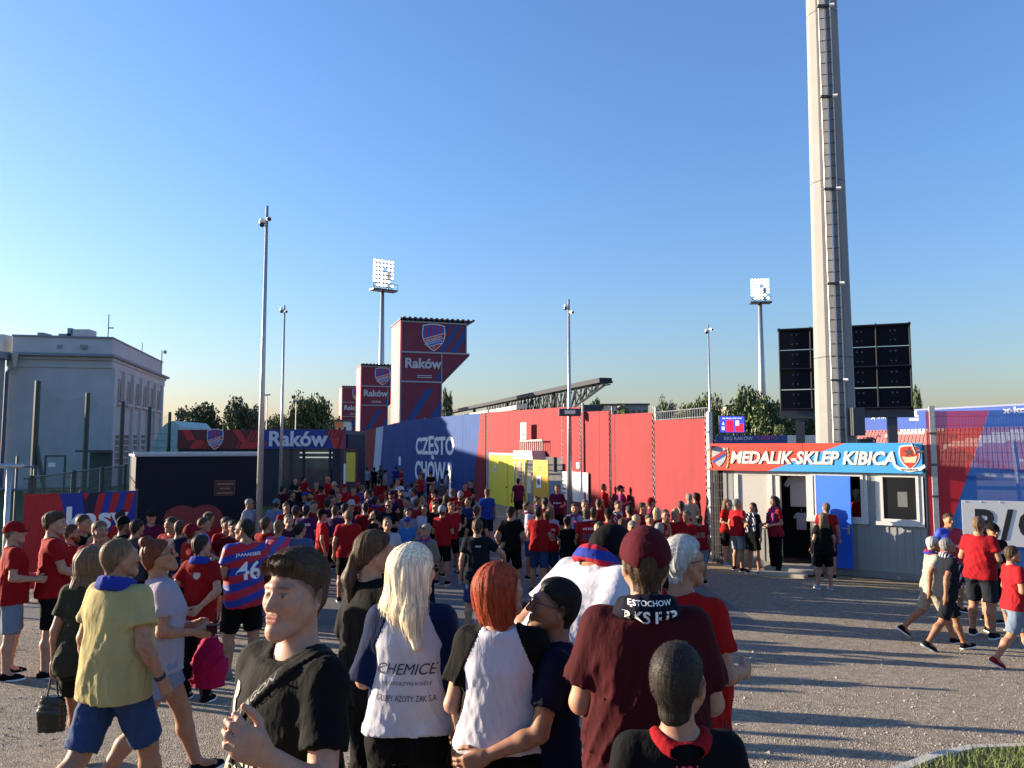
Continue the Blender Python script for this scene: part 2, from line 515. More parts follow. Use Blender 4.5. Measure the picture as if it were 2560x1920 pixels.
def make_wall():
    # blue length
    loc, rz = frame(WA, WC)
    w = thing('stadium_wall', 'long blue cloth-covered wall carrying the big two-line town lettering', 'wall', loc, rz)
    L = (Vector(WC) - Vector(WA)).length
    S = lambda u, v: hit(u, v, WA, WC)
    e_top = S(1201, 1036); e_bot = S(1182, 1250)
    lean = -(e_top[0] - e_bot[0]) / (e_top[1] - e_bot[1])
    st = [lean, (0, CLBLUE), (S(881, 1100)[0], CRED), (S(932, 1090)[0], '#b9c4cf'), (S(949, 1090)[0], CBLUE), (e_bot[0] + lean * e_bot[1], CRED)]
    mw = wall_print('wall_cloth_blue', st)
    cols = [(866, 1086), (905, 1079), (949, 1068), (983, 1059), (1015, 1052), (1058, 1047), (1103, 1042), (1157, 1037), (1214, 1032)]
    for (u0, v0), (u1, v1) in zip(cols[:-1], cols[1:]):
        s0, z0 = S(u0, v0); s1, z1 = S(u1, v1)
        MB().prism([(s0 + .012, .02), (s1 - .012, .02), (s1 - .012, z1), (s0 + .012, z0)], 0, .05).build('panel', mw, w)
    mb = MB()
    for (u0, v0) in cols:
        s0, z0 = S(u0, v0)
        MB().box(s0 - .04, .06, 0, s0 + .04, .14, z0 + .05).build('post', M_POST, w)
    tx = mat('wall_letters', (.80, .78, .72), .7, .06)
    s0 = S(1040, 1115)[0]; s1 = S(1136, 1115)[0]
    zt, zb = S(1085, 1093)[1], S(1085, 1146)[1]
    lettering('CZĘSTO', w, tx, (s0 + s1) / 2, -.012, (zt + zb) / 2, h=(zt - zb) * 1.12, w=s1 - s0, bold=.03, extrude=.006)
    zt, zb = S(1085, 1153)[1], S(1085, 1205)[1]
    lettering('CHOWA', w, tx, (s0 + s1) / 2 - .2, -.012, (zt + zb) / 2, h=(zt - zb) * .98, w=(s1 - s0) * .98, bold=.03, extrude=.006)
    MB().box(S(997, 1140)[0], -.01, S(1000, 1163)[1], S(1002, 1140)[0], 0.001, S(1000, 1141)[1]).build('lettering', tx, w)
    # red length
    loc, rz = frame(WC, WB)
    w2 = thing('stadium_wall', 'red cloth-covered wall with stepped top behind the turnstile and lamp post', 'wall', loc, rz)
    S = lambda u, v: hit(u, v, WC, WB)
    mw2 = wall_print('wall_cloth_red', [0, (0, CRED)])
    M_LACE = M_ROPE
    segs = [((1217, 1031), (1273, 1027)), ((1273, 1027), (1334, 1023)), ((1334, 1023), (1405, 1018)), ((1405, 1018), (1449, 1018)),
            ((1453, 1030), (1498, 1028)), ((1498, 1028), (1522, 1027)), ((1526, 1036), (1536, 1036)), ((1536, 1036), (1630, 1031)), ((1635, 1051), (1762, 1046))]
    for i, ((u0, v0), (u1, v1)) in enumerate(segs):
        s0, z0 = S(u0, v0); s1, z1 = S(u1, v1)
        if i < 3:
            # opening for the gates and turnstile is cut below
            zb = S((u0 + u1) / 2, 1131)[1]
            zb = 2.75 if i != 2 else 2.62
        else:
            zb = .02
        MB().prism([(s0 + .01, zb), (s1 - .01, zb), (s1 - .01, z1), (s0 + .01, z0)], 0, .05).build('panel', mw2, w2)
    for u, v in ((1217, 1029), (1405, 1016), (1451, 1015), (1525, 1024), (1633, 1028), (1765, 1040)):
        s0, z0 = S(u, v)
        MB().box(s0 - .035, .06, 0, s0 + .035, .14, z0 + .12).build('post', M_POST, w2)
        lc = MB(); z = .15; k = 0
        while z < z0:
            lc.tube((s0 - .05, -.012, z), (s0 + .05, -.012, z + .09), .008, n=4); lc.tube((s0 + .05, -.012, z + .09), (s0 - .05, -.012, z + .18), .008, n=4)
            z += .18
        o = lc.build('lacing', M_LACE, w2); tag(o, kind='stuff')
    # welded rail above the lowest panel
    rl = MB(); s0, z0 = S(1637, 1050); s1, z1 = S(1762, 1046)
    for k in range(23):
        s_ = s0 + (s1 - s0) * k / 22
        rl.tube((s_, .08, z0 - .1), (s_, .08, z0 + .26), .012, n=4)
    for dz in (.0, .24): rl.tube((s0, .08, z0 + dz), (s1, .08, z0 + dz), .012, n=4)
    tag(rl.build('railing', M_STEEL, w2), kind='stuff')
    s0, z0 = S(1768, 1028)
    p = thing('fence_post', 'tall galvanised post with clamps closing the red wall', 'post', loc, rz)
    box_part('shaft', M_STEEL, p, s0 + .02, -.05, 0, s0 + .14, .07, S(1768, 1030)[1], bevel=.01)
    for k in range(7):
        box_part('clamp', M_DARKSTEEL, p, s0 - .02, -.075, .4 + k * .5, s0 + .17, -.052, .46 + k * .5)
    # small boxes seen over the wall
    for (u0, u1, v0, v1, nm, lb) in ((1453, 1505, 1012, 1035, 'roof_cabin', 'low dark grey cabin roof showing above the red wall'),):
        a, b = at(u0, v1, 48), at(u1, v0, 48)
        c = thing(nm, lb, 'cabin', (a.x, 48, 0))
        box_part('wall', mat('cabin_grey', (.10, .11, .12), .6), c, 0, 0, 0, b.x - a.x, 3, b.z - .25)
        box_part('roof', mat('cabin_roof', (.05, .05, .055), .6), c, -.1, -.1, b.z - .25, b.x - a.x + .1, 3.1, b.z)
    # gate
    loc, rz = frame(WC, WB)
    g = thing('double_gate', 'yellow double-leaf steel gate in the red wall', 'gate', loc, rz)
    my = mat('yellow_gate_paint', (.78, .62, .03), .45, .08, 3, bump=.1, bscale=8)
    sa, sb, sc_ = S(1224, 1140)[0], S(1269, 1140)[0], S(1317, 1140)[0]
    for a, b in ((sa, sb), (sb, sc_)):
        lf = box_part('gate_leaf', my, g, a + .02, .0, .08, b - .02, .05, 2.62, bevel=.008)
        for x in (a + .05, b - .05): box_part('stile', my, lf, x - .02, -.02, .12, x + .02, 0.001, 2.58)
    box_part('lintel', M_ROPE, g, sa - .06, -.02, 2.64, sc_ + .06, .08, 2.74)
    box_part('jamb', M_ROPE, g, sa - .08, -.02, 0, sa - .005, .08, 2.64)
    box_part('handle', M_DARKSTEEL, g, sb - .16, -.07, 1.02, sb - .06, -.021, 1.08)
    pl = box_part('plate', M_WHITE, g, sa + .95, -.03, 1.72, sa + 1.45, -.021, 2.05)
    lettering('B', g, M_BLACK, sa + 1.2, -.036, 1.88, h=.22, extrude=.004)
    return S
S_RED = make_wall()
def make_turnstile():
    loc, rz = frame(WC, WB)
    S = S_RED
    t = thing('turnstile', 'full-height steel turnstile cage with orange-yellow side panel numbered 45', 'turnstile', loc, rz)
    s0, s1, s2 = S(1316, 1200)[0], S(1366, 1200)[0], S(1405, 1200)[0]
    mo = mat('orange_panel', (.62, .33, .02), .5, .1, 3)
    box_part('side_panel', mo, t, s1 + .05, -.62, .05, s2, -.57, 2.5, bevel=.01)
    box_part('side_panel', mat('pink_panel', (.52, .16, .20), .6, .1), t, s0 - .45, -.25, .05, s0 - .05, -.20, 2.35)
    tr = mat('turnstile_tube', (.38, .36, .30), .4, .1, metal=.5)
    for z in [0.12 + .17 * k for k in range(14)]:
        MB().tube((s0, -.55, z), (s0 + (s1 - s0) * .55, -.55, z), .022, n=6).build('bar', tr, t)
    for x in (s0, s0 + (s1 - s0) * .55, s1):
        MB().tube((x, -.55, 0), (x, -.55, 2.42), .035, n=8).build('upright', tr, t)
    for z in (1.15, 2.0, .5):
        MB().tube((s0 + (s1 - s0) * .6, -.50, z), (s1, -.50, z), .02, n=6).build('bar', tr, t)
    box_part('reader', mat('reader_cream', (.55, .48, .30), .5), t, s0 + (s1 - s0) * .70, -.60, 1.05, s0 + (s1 - s0) * .88, -.56, 1.9)
    MB().prism([(s0 - .05, 2.5), (s1 + .10, 2.5), (s1 - .05, 2.88), (s0 + .05, 2.88)], -.65, -.05).build('canopy', mat('canopy_grey', (.45, .44, .40), .5), t)
    for k in range(12):
        x = s0 + (s1 + .3 - s0) * k / 11
        box_part('rail_bar', M_STEEL, t, x - .02, -.30, 2.88, x + .02, -.26, 3.3)
    box_part('rail', M_STEEL, t, s0 - .02, -.31, 3.3, s1 + .32, -.25, 3.36)
    bd = box_part('number_board', M_WHITE, t, s0 + .45, -.42, 3.36, s0 + 1.25, -.40, 4.15)
    lettering('42 43', t, M_BLACK, s0 + .85, -.43, 3.92, w=.55, extrude=.004)
    lettering('44 45', t, M_BLACK, s0 + .85, -.43, 3.60, w=.55, extrude=.004)
    pl = box_part('plate', M_WHITE, t, s1 + .55, -.645, 1.35, s1 + 1.15, -.622, 1.85)
    lettering('45', t, M_BLACK, s1 + .85, -.655, 1.6, h=.26, extrude=.004, bold=.02)
    for z in (2.2, 2.08): lettering('PODKARPACIE', t, M_BLACK, s1 + .85, -.63, z, w=.7, extrude=.002) if False else MB().box(s1 + .45, -.628, z - .02, s1 + 1.25, -.621, z + .02).build('notice_line', M_BLACK, t)
    # information boards next to the turnstile
    b = thing('notice_board', 'large white rules board on the red wall with a small crest in its corner', 'notice board', loc, rz)
    sa, za = S(1425, 1172); sb, zb = S(1476, 1226)
    box_part('board', mat('board_white', (.74, .72, .66), .6, .05), b, sa, -.10, .95, sb, -.06, 2.08, bevel=.006)
    box_part('text_line', mat('print_faint', (.30, .30, .30), .7), b, sa + (sb - sa) * .15, -.104, 1.96, sa + (sb - sa) * .85, -.1005, 1.99)
    box_part('crest_print', mat('board_crest', (.35, .05, .08), .6), b, sb - .42, -.106, 1.08, sb - .18, -.101, 1.36)
    b = thing('notice_board', 'narrow grey-white rules board tucked behind the lamp post beside the turnstile', 'notice board', loc, rz)
    sa = S(1409, 1172)[0]
    sb = S(1423, 1172)[0]
    box_part('board', mat('board_white', (.74, .72, .66), .6, .05), b, sa, -.10, .95, sb, -.06, 2.06, bevel=.006)
    for k in range(5): MB().box(sa + .1, -.106, 1.2 + k * .16, sb - .1, -.101, 1.24 + k * .16).build('text_line', M_BLACK, b)
    b = thing('wall_plate', 'small white plate with a black figure on the red wall above the rules board', 'sign', loc, rz)
    sa, za = S(1443, 1156); sb, zb = S(1450, 1171)
    box_part('plate', M_WHITE, b, sa, -.04, zb, sb, -.01, za)
    lettering('B', b, M_BLACK, (sa + sb) / 2, -.046, (za + zb) / 2, h=.16, extrude=.002)
make_turnstile()

# ================================================================== crest
SHIELD = [(-.40, .44), (-.2, .485), (0, .5), (.2, .485), (.40, .44), (.43, .2), (.42, .02), (.36, -.15), (.25, -.30), (.12, -.42), (0, -.5),
          (-.12, -.42), (-.25, -.30), (-.36, -.15), (-.42, .02), (-.43, .2)][::-1]
def clip_poly(poly, a, b, c):
    """keep the part with a*x + b*z + c >= 0"""
    out = []
    for i in range(len(poly)):
        p, q = poly[i - 1], poly[i]
        dp, dq = a * p[0] + b * p[1] + c, a * q[0] + b * q[1] + c
        if (dp >= 0) != (dq >= 0):
            t = dp / (dp - dq); out.append((p[0] + (q[0] - p[0]) * t, p[1] + (q[1] - p[1]) * t))
        if dq >= 0: out.append(q)
    return out
M_CR = mat('crest_red', '#b4202e', .6, .05); M_CB = mat('crest_blue', '#2450a8', .6, .05)
M_CRW = mat('crest_white', (.74, .73, .70), .6, .04)
def crest(parent, x, y, z, h, red=None, blue=None, text=True):
    red, blue = red or M_CR, blue or M_CB
    def P(poly, e, m_, nm='crest_field', par=None):
        o = MB().prism([(x + a * h, z + b * h) for a, b in poly], y - .004 * e - .006, y - .004 * (e - 1) - .006 + .0005).build(nm, m_, par)
        return o
    base = P(SHIELD, 1, M_CRW, 'crest', parent)
    inner = [(a * .93, b * .93) for a, b in SHIELD]
    k = .30                                                  # slope of the bands
    top = clip_poly(inner, k * -1, 1, -.06)
    P(top, 2, blue, par=base)
    for i in range(4):
        x0 = -.30 + i * .17
        s_ = clip_poly(clip_poly(top, 1, 0, -x0), -1, 0, x0 + .075)
        if len(s_) > 2: P(s_, 3, red, par=base)
    b1 = clip_poly(clip_poly(inner, -k, 1, .105), k, -1, .035)
    P(b1, 2, red, par=base)
    b2 = clip_poly(clip_poly(inner, -k, 1, .27), k, -1, -.125)
    P(b2, 2, blue, par=base)
    P(clip_poly(inner, k, -1, -.295), 2, red, par=base)
    if text:
        a = math.atan(k)
        lettering('RKS RAKÓW', base, M_CRW, x + .0 * h, y - .022, z - .035 * h, w=.60 * h, extrude=.004, rot=a, bold=.02)
        lettering('CZĘSTOCHOWA', base, M_CRW, x - .01 * h, y - .022, z - .195 * h, w=.66 * h, extrude=.004, rot=a, bold=.02)
        lettering('1921', base, M_CRW, x, y - .022, z - .36 * h, w=.13 * h, extrude=.004)
    return base

# ================================================================== stair towers
def make_towers():
    DX, DY = .953, .304
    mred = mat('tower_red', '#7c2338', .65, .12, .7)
    mside = mat('tower_red_lit', '#c8696c', .7, .1, .5)  # paler red: sunlight on the side face put into the colour
    mblue = mat('tower_blue', '#23407c', .65, .1, .7)
    mfr = mat('tower_frame', (.30, .31, .33), .5, .1, metal=.4)
    mlit = mat('tower_letters', (.52, .50, .50), .6, .05)
    lab = ['nearest and largest red stair tower carrying the crest and club name', 'middle red stair tower, half hidden by the nearest tower', 'farthest narrow red stair tower, leftmost of the three']
    for k in range(3):
        d = [0, 41.0, 82.0][k]
        ox, oy = -10.1 - .262 * d * 1.04, 70 + .953 * d
        A = (ox, oy); B = (ox + DX, oy + DY)
        loc, rz = frame(A, B)
        t = thing('stair_tower', lab[k], 'tower', loc, rz, 'stair towers along the stadium wall')
        W, Wl, D, H = 6.2, 3.85, 5.0, 15.0
        zt, zm, zb = H - .5, 11.7, 9.0
        box_part('shaft', mred, t, 0, .05, 0, Wl, D, zm)
        box_part('cabin', mred, t, 0, .05, zm, W, D, zt)
        MB().prism([(Wl, zb), (W + .25, zm), (Wl, zm)], .08, D - .05).build('bracket', mred, t)
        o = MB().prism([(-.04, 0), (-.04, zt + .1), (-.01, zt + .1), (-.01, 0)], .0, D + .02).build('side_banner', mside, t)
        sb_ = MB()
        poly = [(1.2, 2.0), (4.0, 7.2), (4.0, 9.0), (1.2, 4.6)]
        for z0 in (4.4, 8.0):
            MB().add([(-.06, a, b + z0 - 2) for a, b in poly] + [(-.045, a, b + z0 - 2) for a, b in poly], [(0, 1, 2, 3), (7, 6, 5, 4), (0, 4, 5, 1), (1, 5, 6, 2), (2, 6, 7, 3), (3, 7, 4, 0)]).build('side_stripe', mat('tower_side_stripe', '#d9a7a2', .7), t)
        # corrugated roof
        mb = MB(); n = 28
        for i in range(n):
            x = -.1 + (W + .75) * i / n
            mb.box(x, -.35, zt + .14 + (.10 if i % 2 else 0), x + (W + .75) / n, D + .2, zt + .30 + (.10 if i % 2 else 0))
        tag(mb.build('roof', M_DARKSTEEL, t), kind=None)
        # blue slanting stripes on the front
        def stripe(x0, wd, z0, z1, lim, nm='stripe'):
            sl = .62
            poly = [(x0, z0), (x0 + wd, z0), (x0 + wd + (z1 - z0) * sl, z1), (x0 + (z1 - z0) * sl, z1)]
            poly = clip_poly(clip_poly(poly, 1, 0, -.08), -1, 0, lim)
            if len(poly) > 2: MB().prism(poly, .035, .052).build(nm, mblue, t)
        stripe(3.55, .55, zm + .1, zt - .1, W - .1); stripe(4.55, .7, zm + .1, zt - .1, W - .1)
        stripe(2.7, .45, zm + .1, zt - .1, W - .1)
        for x0 in (-2.2, -.2, 1.6): stripe(x0, .75, 1.0, zb - .6, Wl - .05)
        stripe(3.2, .5, zb + .2, zm - .1, Wl - .05)
        MB().prism(clip_poly(clip_poly([(3.9, zb + .1), (4.5, zb + .1), (6.1, zm - .02), (5.4, zm - .02)], 1, 0, -Wl - .02), .72, .7 * 1, -2.8 - 6.25 + 20), .06, .075).build('stripe', mblue, t) if False else None
        # frame
        for (a, b) in (((.03, zt), (W, zt)), ((.03, zm), (W + .25, zm)), ((.03, zb), (Wl, zb))):
            box_part('rail', mfr, t, a[0], -.03, a[1] - .07, b[0], .03, a[1] + .07)
        for x in (.06, W - .06): box_part('upright', mfr, t, x - .05, -.02, zm, x + .05, .04, zt)
        for x in (.06, Wl - .03): box_part('upright', mfr, t, x - .04, -.02, 0, x + .04, .04, zm)
        MB().add([(Wl, .0, zb), (W + .25, .0, zm), (W + .25, .0, zm - .16), (Wl, .0, zb - .16), (Wl, D, zb), (W + .25, D, zm), (W + .25, D, zm - .16), (Wl, D, zb - .16)],
                 [(0, 1, 2, 3), (7, 6, 5, 4), (0, 4, 5, 1), (1, 5, 6, 2), (2, 6, 7, 3), (3, 7, 4, 0)]).build('brace', M_DARKSTEEL, t)
        crest(t, 3.05, .02, (zm + zt) / 2 + .02, 2.55)
        lettering('Raków', t, mlit, 2.15, .02, (zb + zm) / 2 + .35, w=3.4, bold=.035, extrude=.01)
        for z in (zb + .55, zb + .38): MB().box(1.55, .03, z, 2.9, .046, z + .07).build('small_print', mlit, t)
make_towers()

# ================================================================== main stand roof behind the wall
def make_roof():
    a, b = Vector((-15.5, 170, 10.3)), at(1503, 955, 80)
    b = Vector((b.x, 80, b.z))
    t = thing('stand_roof', 'dark steel lattice roof of the main stand rising over the red wall', 'roof', (0, 0, 0))
    d = (b - a)
    n = Vector((d.y, -d.x, 0)).normalized()               # towards the pitch
    if n.x < 0: n = -n
    md = mat('roof_steel', (.022, .027, .038), .6, .15, spec=.2)
    P = lambda s_, off, dz: a + d * s_ + n * off + Vector((0, 0, dz))
    def quadbox(s0, s1, o0, o1, z0a, z1a, z0b, z1b, nm, m_):
        vs = [P(s0, o0, z0a), P(s1, o0, z0b), P(s1, o1, z0b), P(s0, o1, z0a), P(s0, o0, z1a), P(s1, o0, z1b), P(s1, o1, z1b), P(s0, o1, z1a)]
        MB().add(vs, [(0, 3, 2, 1), (4, 5, 6, 7), (0, 1, 5, 4), (1, 2, 6, 5), (2, 3, 7, 6), (3, 0, 4, 7)]).build(nm, m_, t)
    quadbox(0, 1, -.2, 1.2, -.05, .45, -.05, .45, 'roof_edge', md)
    quadbox(0, .985, 1.2, 1.9, .05, .25, .05, .25, 'roof_sheet', mat('roof_sheet', (.035, .042, .055), .6, .1))
    quadbox(.25, .72, -.25, -.12, -1.5, -.9, -1.5, -.9, 'fascia_strip', mat('roof_cream', (.42, .38, .33), .6))
    N_ = 30
    tp = MB()
    for i in range(N_ + 1):
        s_ = .45 + .55 * i / N_
        dep = -.35 - 2.3 * min(1, (1 - s_) / .12) if s_ > .88 else -2.65
        MB().tube(P(s_, .3, 0), P(s_, .3, dep), .10, n=5).build('strut', md, t)
        if i < N_:
            s2 = .45 + .55 * (i + 1) / N_
            dep2 = -.35 - 2.3 * min(1, (1 - s2) / .12) if s2 > .88 else -2.65
            if i % 2: MB().tube(P(s_, .3, 0), P(s2, .3, dep2), .09, n=5).build('diagonal', md, t)
            else: MB().tube(P(s_, .3, dep), P(s2, .3, 0), .09, n=5).build('diagonal', md, t)
            MB().tube(P(s_, .3, dep), P(s2, .3, dep2), .14, n=5).build('bottom_chord', md, t)
            MB().tube(P(s_, 1.7, -.1), P(s2, .3, dep2), .07, n=5).build('diagonal', md, t)
    for s_ in (.3, .55, .8):
        MB().tube(P(s_, 1.2, .1), P(s_, 1.2, -10.3), .25, n=8).build('column', md, t)
make_roof()

# ================================================================== poles and floodlights
def lamp_pole(label, u, vtop, Y, r0, r1, heads, group='camera poles around the entrance'):
    b = at(u, 1120, Y); zt = at(u, vtop, Y).z
    t = thing('camera_pole', label, 'pole', (b.x, Y, 0), 0, group)
    z0 = ground_z(b.x, Y)
    MB().tube((0, 0, z0), (0, 0, zt), r0, r1, 14).build('shaft', M_STEEL, t, True)
    MB().tube((0, 0, z0), (0, 0, z0 + .04), r0 * 2.4, n=10).build('base_plate', M_STEEL, t)
    for (kind, dz, dx) in heads:
        z = zt + dz
        if kind == 'dome':
            a = MB().tube((0, 0, z), (dx, -.05, z), .025, n=6).build('arm', M_STEEL, t)
            mb = MB().tube((dx, -.05, z - .03), (dx, -.05, z + .09), .085, .05, 10)
            o = mb.build('camera', M_WHITE, t, True)
            MB().ico((dx, -.05, z - .07), .075).build('lens', M_GLASS, o, True)
        elif kind == 'bullet':
            o = MB().tube((dx * .3, -.05, z), (dx, -.22, z - .05), .05, .06, 8).build('camera', M_WHITE, t)
            MB().tube((dx, -.22, z - .05), (dx * 1.04, -.235, z - .053), .045, n=8).build('lens', M_GLASS, o)
        elif kind == 'box':
            o = box_part('junction_box', mat('box_grey', (.35, .36, .36), .5), t, -.10, -.18, z - .15, .10, -.02, z + .15)
        elif kind == 'flood':
            o = box_part('floodlight', M_DARKSTEEL, t, -.42, -.28, z - .16, .42, -.06, z + .12, bevel=.03)
            box_part('pane', mat('lamp_glass', (.75, .72, .62), .3), o, -.20, -.287, z - .08, .20, -.281, z + .06)
    return t
lamp_pole('tall galvanised pole with dome camera in front of the black ticket container', 652, 515, 19.0, .085, .035, [('dome', -.42, -.10), ('bullet', -.35, .13)])
lamp_pole('slender galvanised pole with camera rising behind the black ticket container', 703, 763, 31.0, .075, .035, [('bullet', -.25, .14), ('dome', -.2, -.1)])
lamp_pole('galvanised pole with floodlight box standing close to the red wall', 1424, 748, 29.6, .115, .04, [('dome', -.3, -.12), ('bullet', -.5, .14), ('flood', -4.35, 0)])
lamp_pole('thin galvanised pole with camera behind the end of the red wall', 1777, 810, 37.0, .085, .03, [('bullet', -.25, .14), ('dome', -.35, -.1)])
def far_mast(label, u, vtop, vplat, Y, rot, r0):
    b = at(u, 1100, Y); zt = at(u, vtop, Y).z; zp = at(u, vplat, Y).z
    t = thing('floodlight_mast', label, 'floodlight mast', (b.x, Y, 0), rot, 'lit stadium floodlight masts')
    MB().tube((0, 0, 0), (0, 0, zp), r0, r0 * .42, 12).build('shaft', M_STEEL, t, True)
    W = (zt - zp) * .70
    o = box_part('platform', M_DARKSTEEL, t, -W * .62, -1.6, zp - .25, W * .62, .6, zp + .05)
    for x in (-.62, -.3, 0, .3, .62): MB().tube((W * x, -1.6, zp), (W * x, -1.6, zp + 1.1), .05, n=4).build('rail_post', M_DARKSTEEL, o)
    MB().tube((-W * .62, -1.6, zp + 1.1), (W * .62, -1.6, zp + 1.1), .05, n=4).build('rail', M_DARKSTEEL, o)
    rows, cols = 7, 6
    em = mat('lit_lamp', (1.0, .98, .92), .3, 0, emit=3.0)
    for i in range(rows):
        z = zp + 1.0 + (zt - zp - 1.2) * i / (rows - 1)
        MB().tube((-W * .52, -.3, z - .35), (W * .52, -.3, z - .35), .09, n=4).build('crossbar', M_DARKSTEEL, t)
        for j in range(cols):
            x = -W * .46 + W * .92 * j / (cols - 1)
            if (i, j) in ((0, 0), (2, 4), (3, 4), (1, 5), (0, 4), (4, 3)): continue
            h = MB().tube((x, -.35, z), (x, .15, z + .08), .33, .2, 10).build('lamp', M_DARKSTEEL, t)
            MB().tube((x, -.40, z - .012), (x, -.36, z - .006), .27, n=10).build('lamp_glass', em, h)
    for x in (-W * .3, W * .3): MB().tube((x, 0, zp), (x, 0, zt), .12, n=6).build('upright', M_DARKSTEEL, t)
far_mast('lit floodlight mast behind the red stair towers', 951, 652, 726, 155, math.radians(34), .85)
far_mast('lit floodlight mast between the thin pole and the scoreboard', 1909, 699, 757, 168, math.radians(-6), 1.0)
def near_mast():
    Y = 26.0
    b = at(2091, 1110, Y)
    t = thing('floodlight_mast', 'huge twelve-sided concrete mast with a climbing ladder behind the fan shop', 'floodlight mast', (b.x, Y, 0))
    H = 42.0; r0, r1 = .67, .30
    mc = mat('mast_concrete', (.215, .213, .205), .75, .10, 1.2, bump=.12, bscale=30)
    r = lambda z: r0 + (r1 - r0) * z / H
    z = 0; k = 0
    while z < H - .1:
        z2 = min(H, z + 6.0)
        MB().tube((0, 0, z + .01), (0, 0, z2 - .01), r(z), r(z2), 12, ph=math.radians(15)).build('shaft', mc, t)
        z = z2
    rail = mat('ladder_steel', (.55, .56, .57), .4, .1, metal=.6)
    # ladder on the face turned to the camera and a little right
    a = math.radians(-104)
    d = Vector((math.cos(a), math.sin(a), 0)); e = Vector((-d.y, d.x, 0))
    c = lambda z: d * (r(z) + .10)
    lad = []
    for off in (0.0,):
        MB().tube(c(.5) + Vector((0, 0, .5)), c(30) + Vector((0, 0, 30)), .028, n=6).build('safety_rail', rail, t)
    z = .8; i = 0
    while z < 20.5:
        p = c(z) + Vector((0, 0, z))
        MB().tube(p - e * .19, p + e * .19, .016, n=5).build('rung', M_DARKSTEEL, t)
        if i % 8 == 3:
            o = box_part('step_plate', M_DARKSTEEL, t, p.x - .26, p.y - .12, z - .03, p.x + .10, p.y + .04, z + .03)
            MB().tube(p + e * .16 + d * .05, p + e * .30 + d * .10, .06, .05, 8).build('marker_lamp', M_WHITE, t)
        z += .40; i += 1
    for s_ in (-1, 1):
        MB().tube(c(.5) + e * .19 * s_ + Vector((0, 0, .5)), c(30) + e * .19 * s_ + Vector((0, 0, 30)), .018, n=5).build('ladder_stile', M_STEEL, t)
    a2 = math.radians(-84); d2 = Vector((math.cos(a2), math.sin(a2), 0))
    MB().tube(d2 * (r(0) + .03), d2 * (r(30) + .03) + Vector((0, 0, 30)), .014, n=5).build('cable', M_STEEL, t)
    box_part('cable_box', M_DARKSTEEL, t, .18, -.95, 3.4, .55, -.62, 4.3)
near_mast()

# ================================================================== scoreboard, screen and the far stand
def make_scoreboard():
    a = at(1952, 1030, 36.6); b = at(2282, 1020, 34.7)
    A, B = (a.x, a.y), (b.x, b.y)
    loc, rz = frame(A, B)
    t = thing('scoreboard', 'black back of a large video scoreboard standing behind the mast', 'scoreboard', loc, rz)
    L = (Vector(B) - Vector(A)).length
    zb = hit(1955, 1024, A, B)[1]; zt = hit(1952, 826, A, B)[1]
    mk = mat('cabinet_black', (.0035, .0045, .010), .6, .2, 2, spec=.15)
    n = 4
    cw, ch = L / n, (zt - zb) / 4
    for i in range(n):
        for j in range(4):
            o = box_part('cabinet', mk, t, i * cw + .03, .0, zb + j * ch + .03, (i + 1) * cw - .03, .35, zb + (j + 1) * ch - .03, bevel=.01)
            for dx in (-.10, .10):
                for dz in (-.22, .22):
                    c = (i + .5) * cw + dx; z = zb + (j + .5) * ch + dz
                    MB().ico((c, -.02, z), .05).build('bolt_cap', mat('bolt_grey', (.10, .11, .13), .5), o)
    mf = mat('board_frame', (.012, .014, .022), .6, .1, spec=.2)
    for i in range(n + 1):
        MB().tube((min(L - .02, max(.02, i * cw)), -.08, zb - .1), (min(L - .02, max(.02, i * cw)), -.08, zt + .1), .045, n=6).build('frame_bar', mf, t)
    for j in (0, 2, 4):
        MB().tube((0, -.10, zb + j * ch), (L, -.10, zb + j * ch), .05, n=6).build('frame_bar', mf, t)
    box_part('top_cap', M_DARKSTEEL, t, -.05, -.12, zt - .02, L + .05, .45, zt + .06)
    box_part('bottom_beam', M_DARKSTEEL, t, -.05, .0, zb - .42, L + .05, .4, zb - .03)
    for x in (cw * .6, L - cw * .6): box_part('leg', M_DARKSTEEL, t, x - .2, .05, 0, x + .2, .45, zb - .42)
make_scoreboard()
def make_led():
    Y = 118
    a, b = at(1801, 1081, Y), at(1860, 1041, Y)
    t = thing('video_screen', 'small lit blue and red video screen beyond the red wall', 'screen', (a.x, Y, 0))
    w, z0, z1 = b.x - a.x, a.z, b.z
    box_part('housing', M_DARKSTEEL, t, -.1, 0, z0 - .15, w + .1, .6, z1 + .15)
    E = lambda c, s_: mat('screen_' + c.strip('#'), c, .4, 0, emit=s_)
    box_part('screen', E('#3a46c8', .55), t, 0, -.04, z0, w, -.001, z1)
    h = z1 - z0
    box_part('screen_panel', E('#c8183c', .7), t, w * .24, -.06, z0 + h * .03, w * .56, -.041, z0 + h * .76)
    box_part('screen_panel', E('#d02038', .7), t, w * .62, -.06, z0 + h * .03, w * .97, -.041, z0 + h * .55)
    box_part('screen_panel', E('#d9a8e0', .8), t, w * .63, -.07, z0 + h * .42, w * .78, -.061, z0 + h * .74)
    box_part('screen_panel', E('#b8c0f0', .8), t, w * .06, -.06, z0 + h * .14, w * .17, -.041, z0 + h * .36)
    lettering('SUPER MECZ DZISIAJ', t, E('#c8d0ff', .9), w / 2, -.06, z0 + h * .89, w=w * .9, h=h * .10, extrude=.01) if False else lettering('RAKÓW', t, E('#c8d0ff', .9), w / 2, -.06, z0 + h * .89, w=w * .8, h=h * .11, extrude=.01)
    MB().tube((w * .12, -.06, z0 + h * .48), (w * .12, -.06, z0 + h * .66), w * .05, .02, 3).build('screen_mark', E('#c8d0ff', .9), t)
    for x in (w * .2, w * .8): box_part('leg', M_DARKSTEEL, t, x - .15, .1, 0, x + .15, .4, z0 - .15)
make_led()
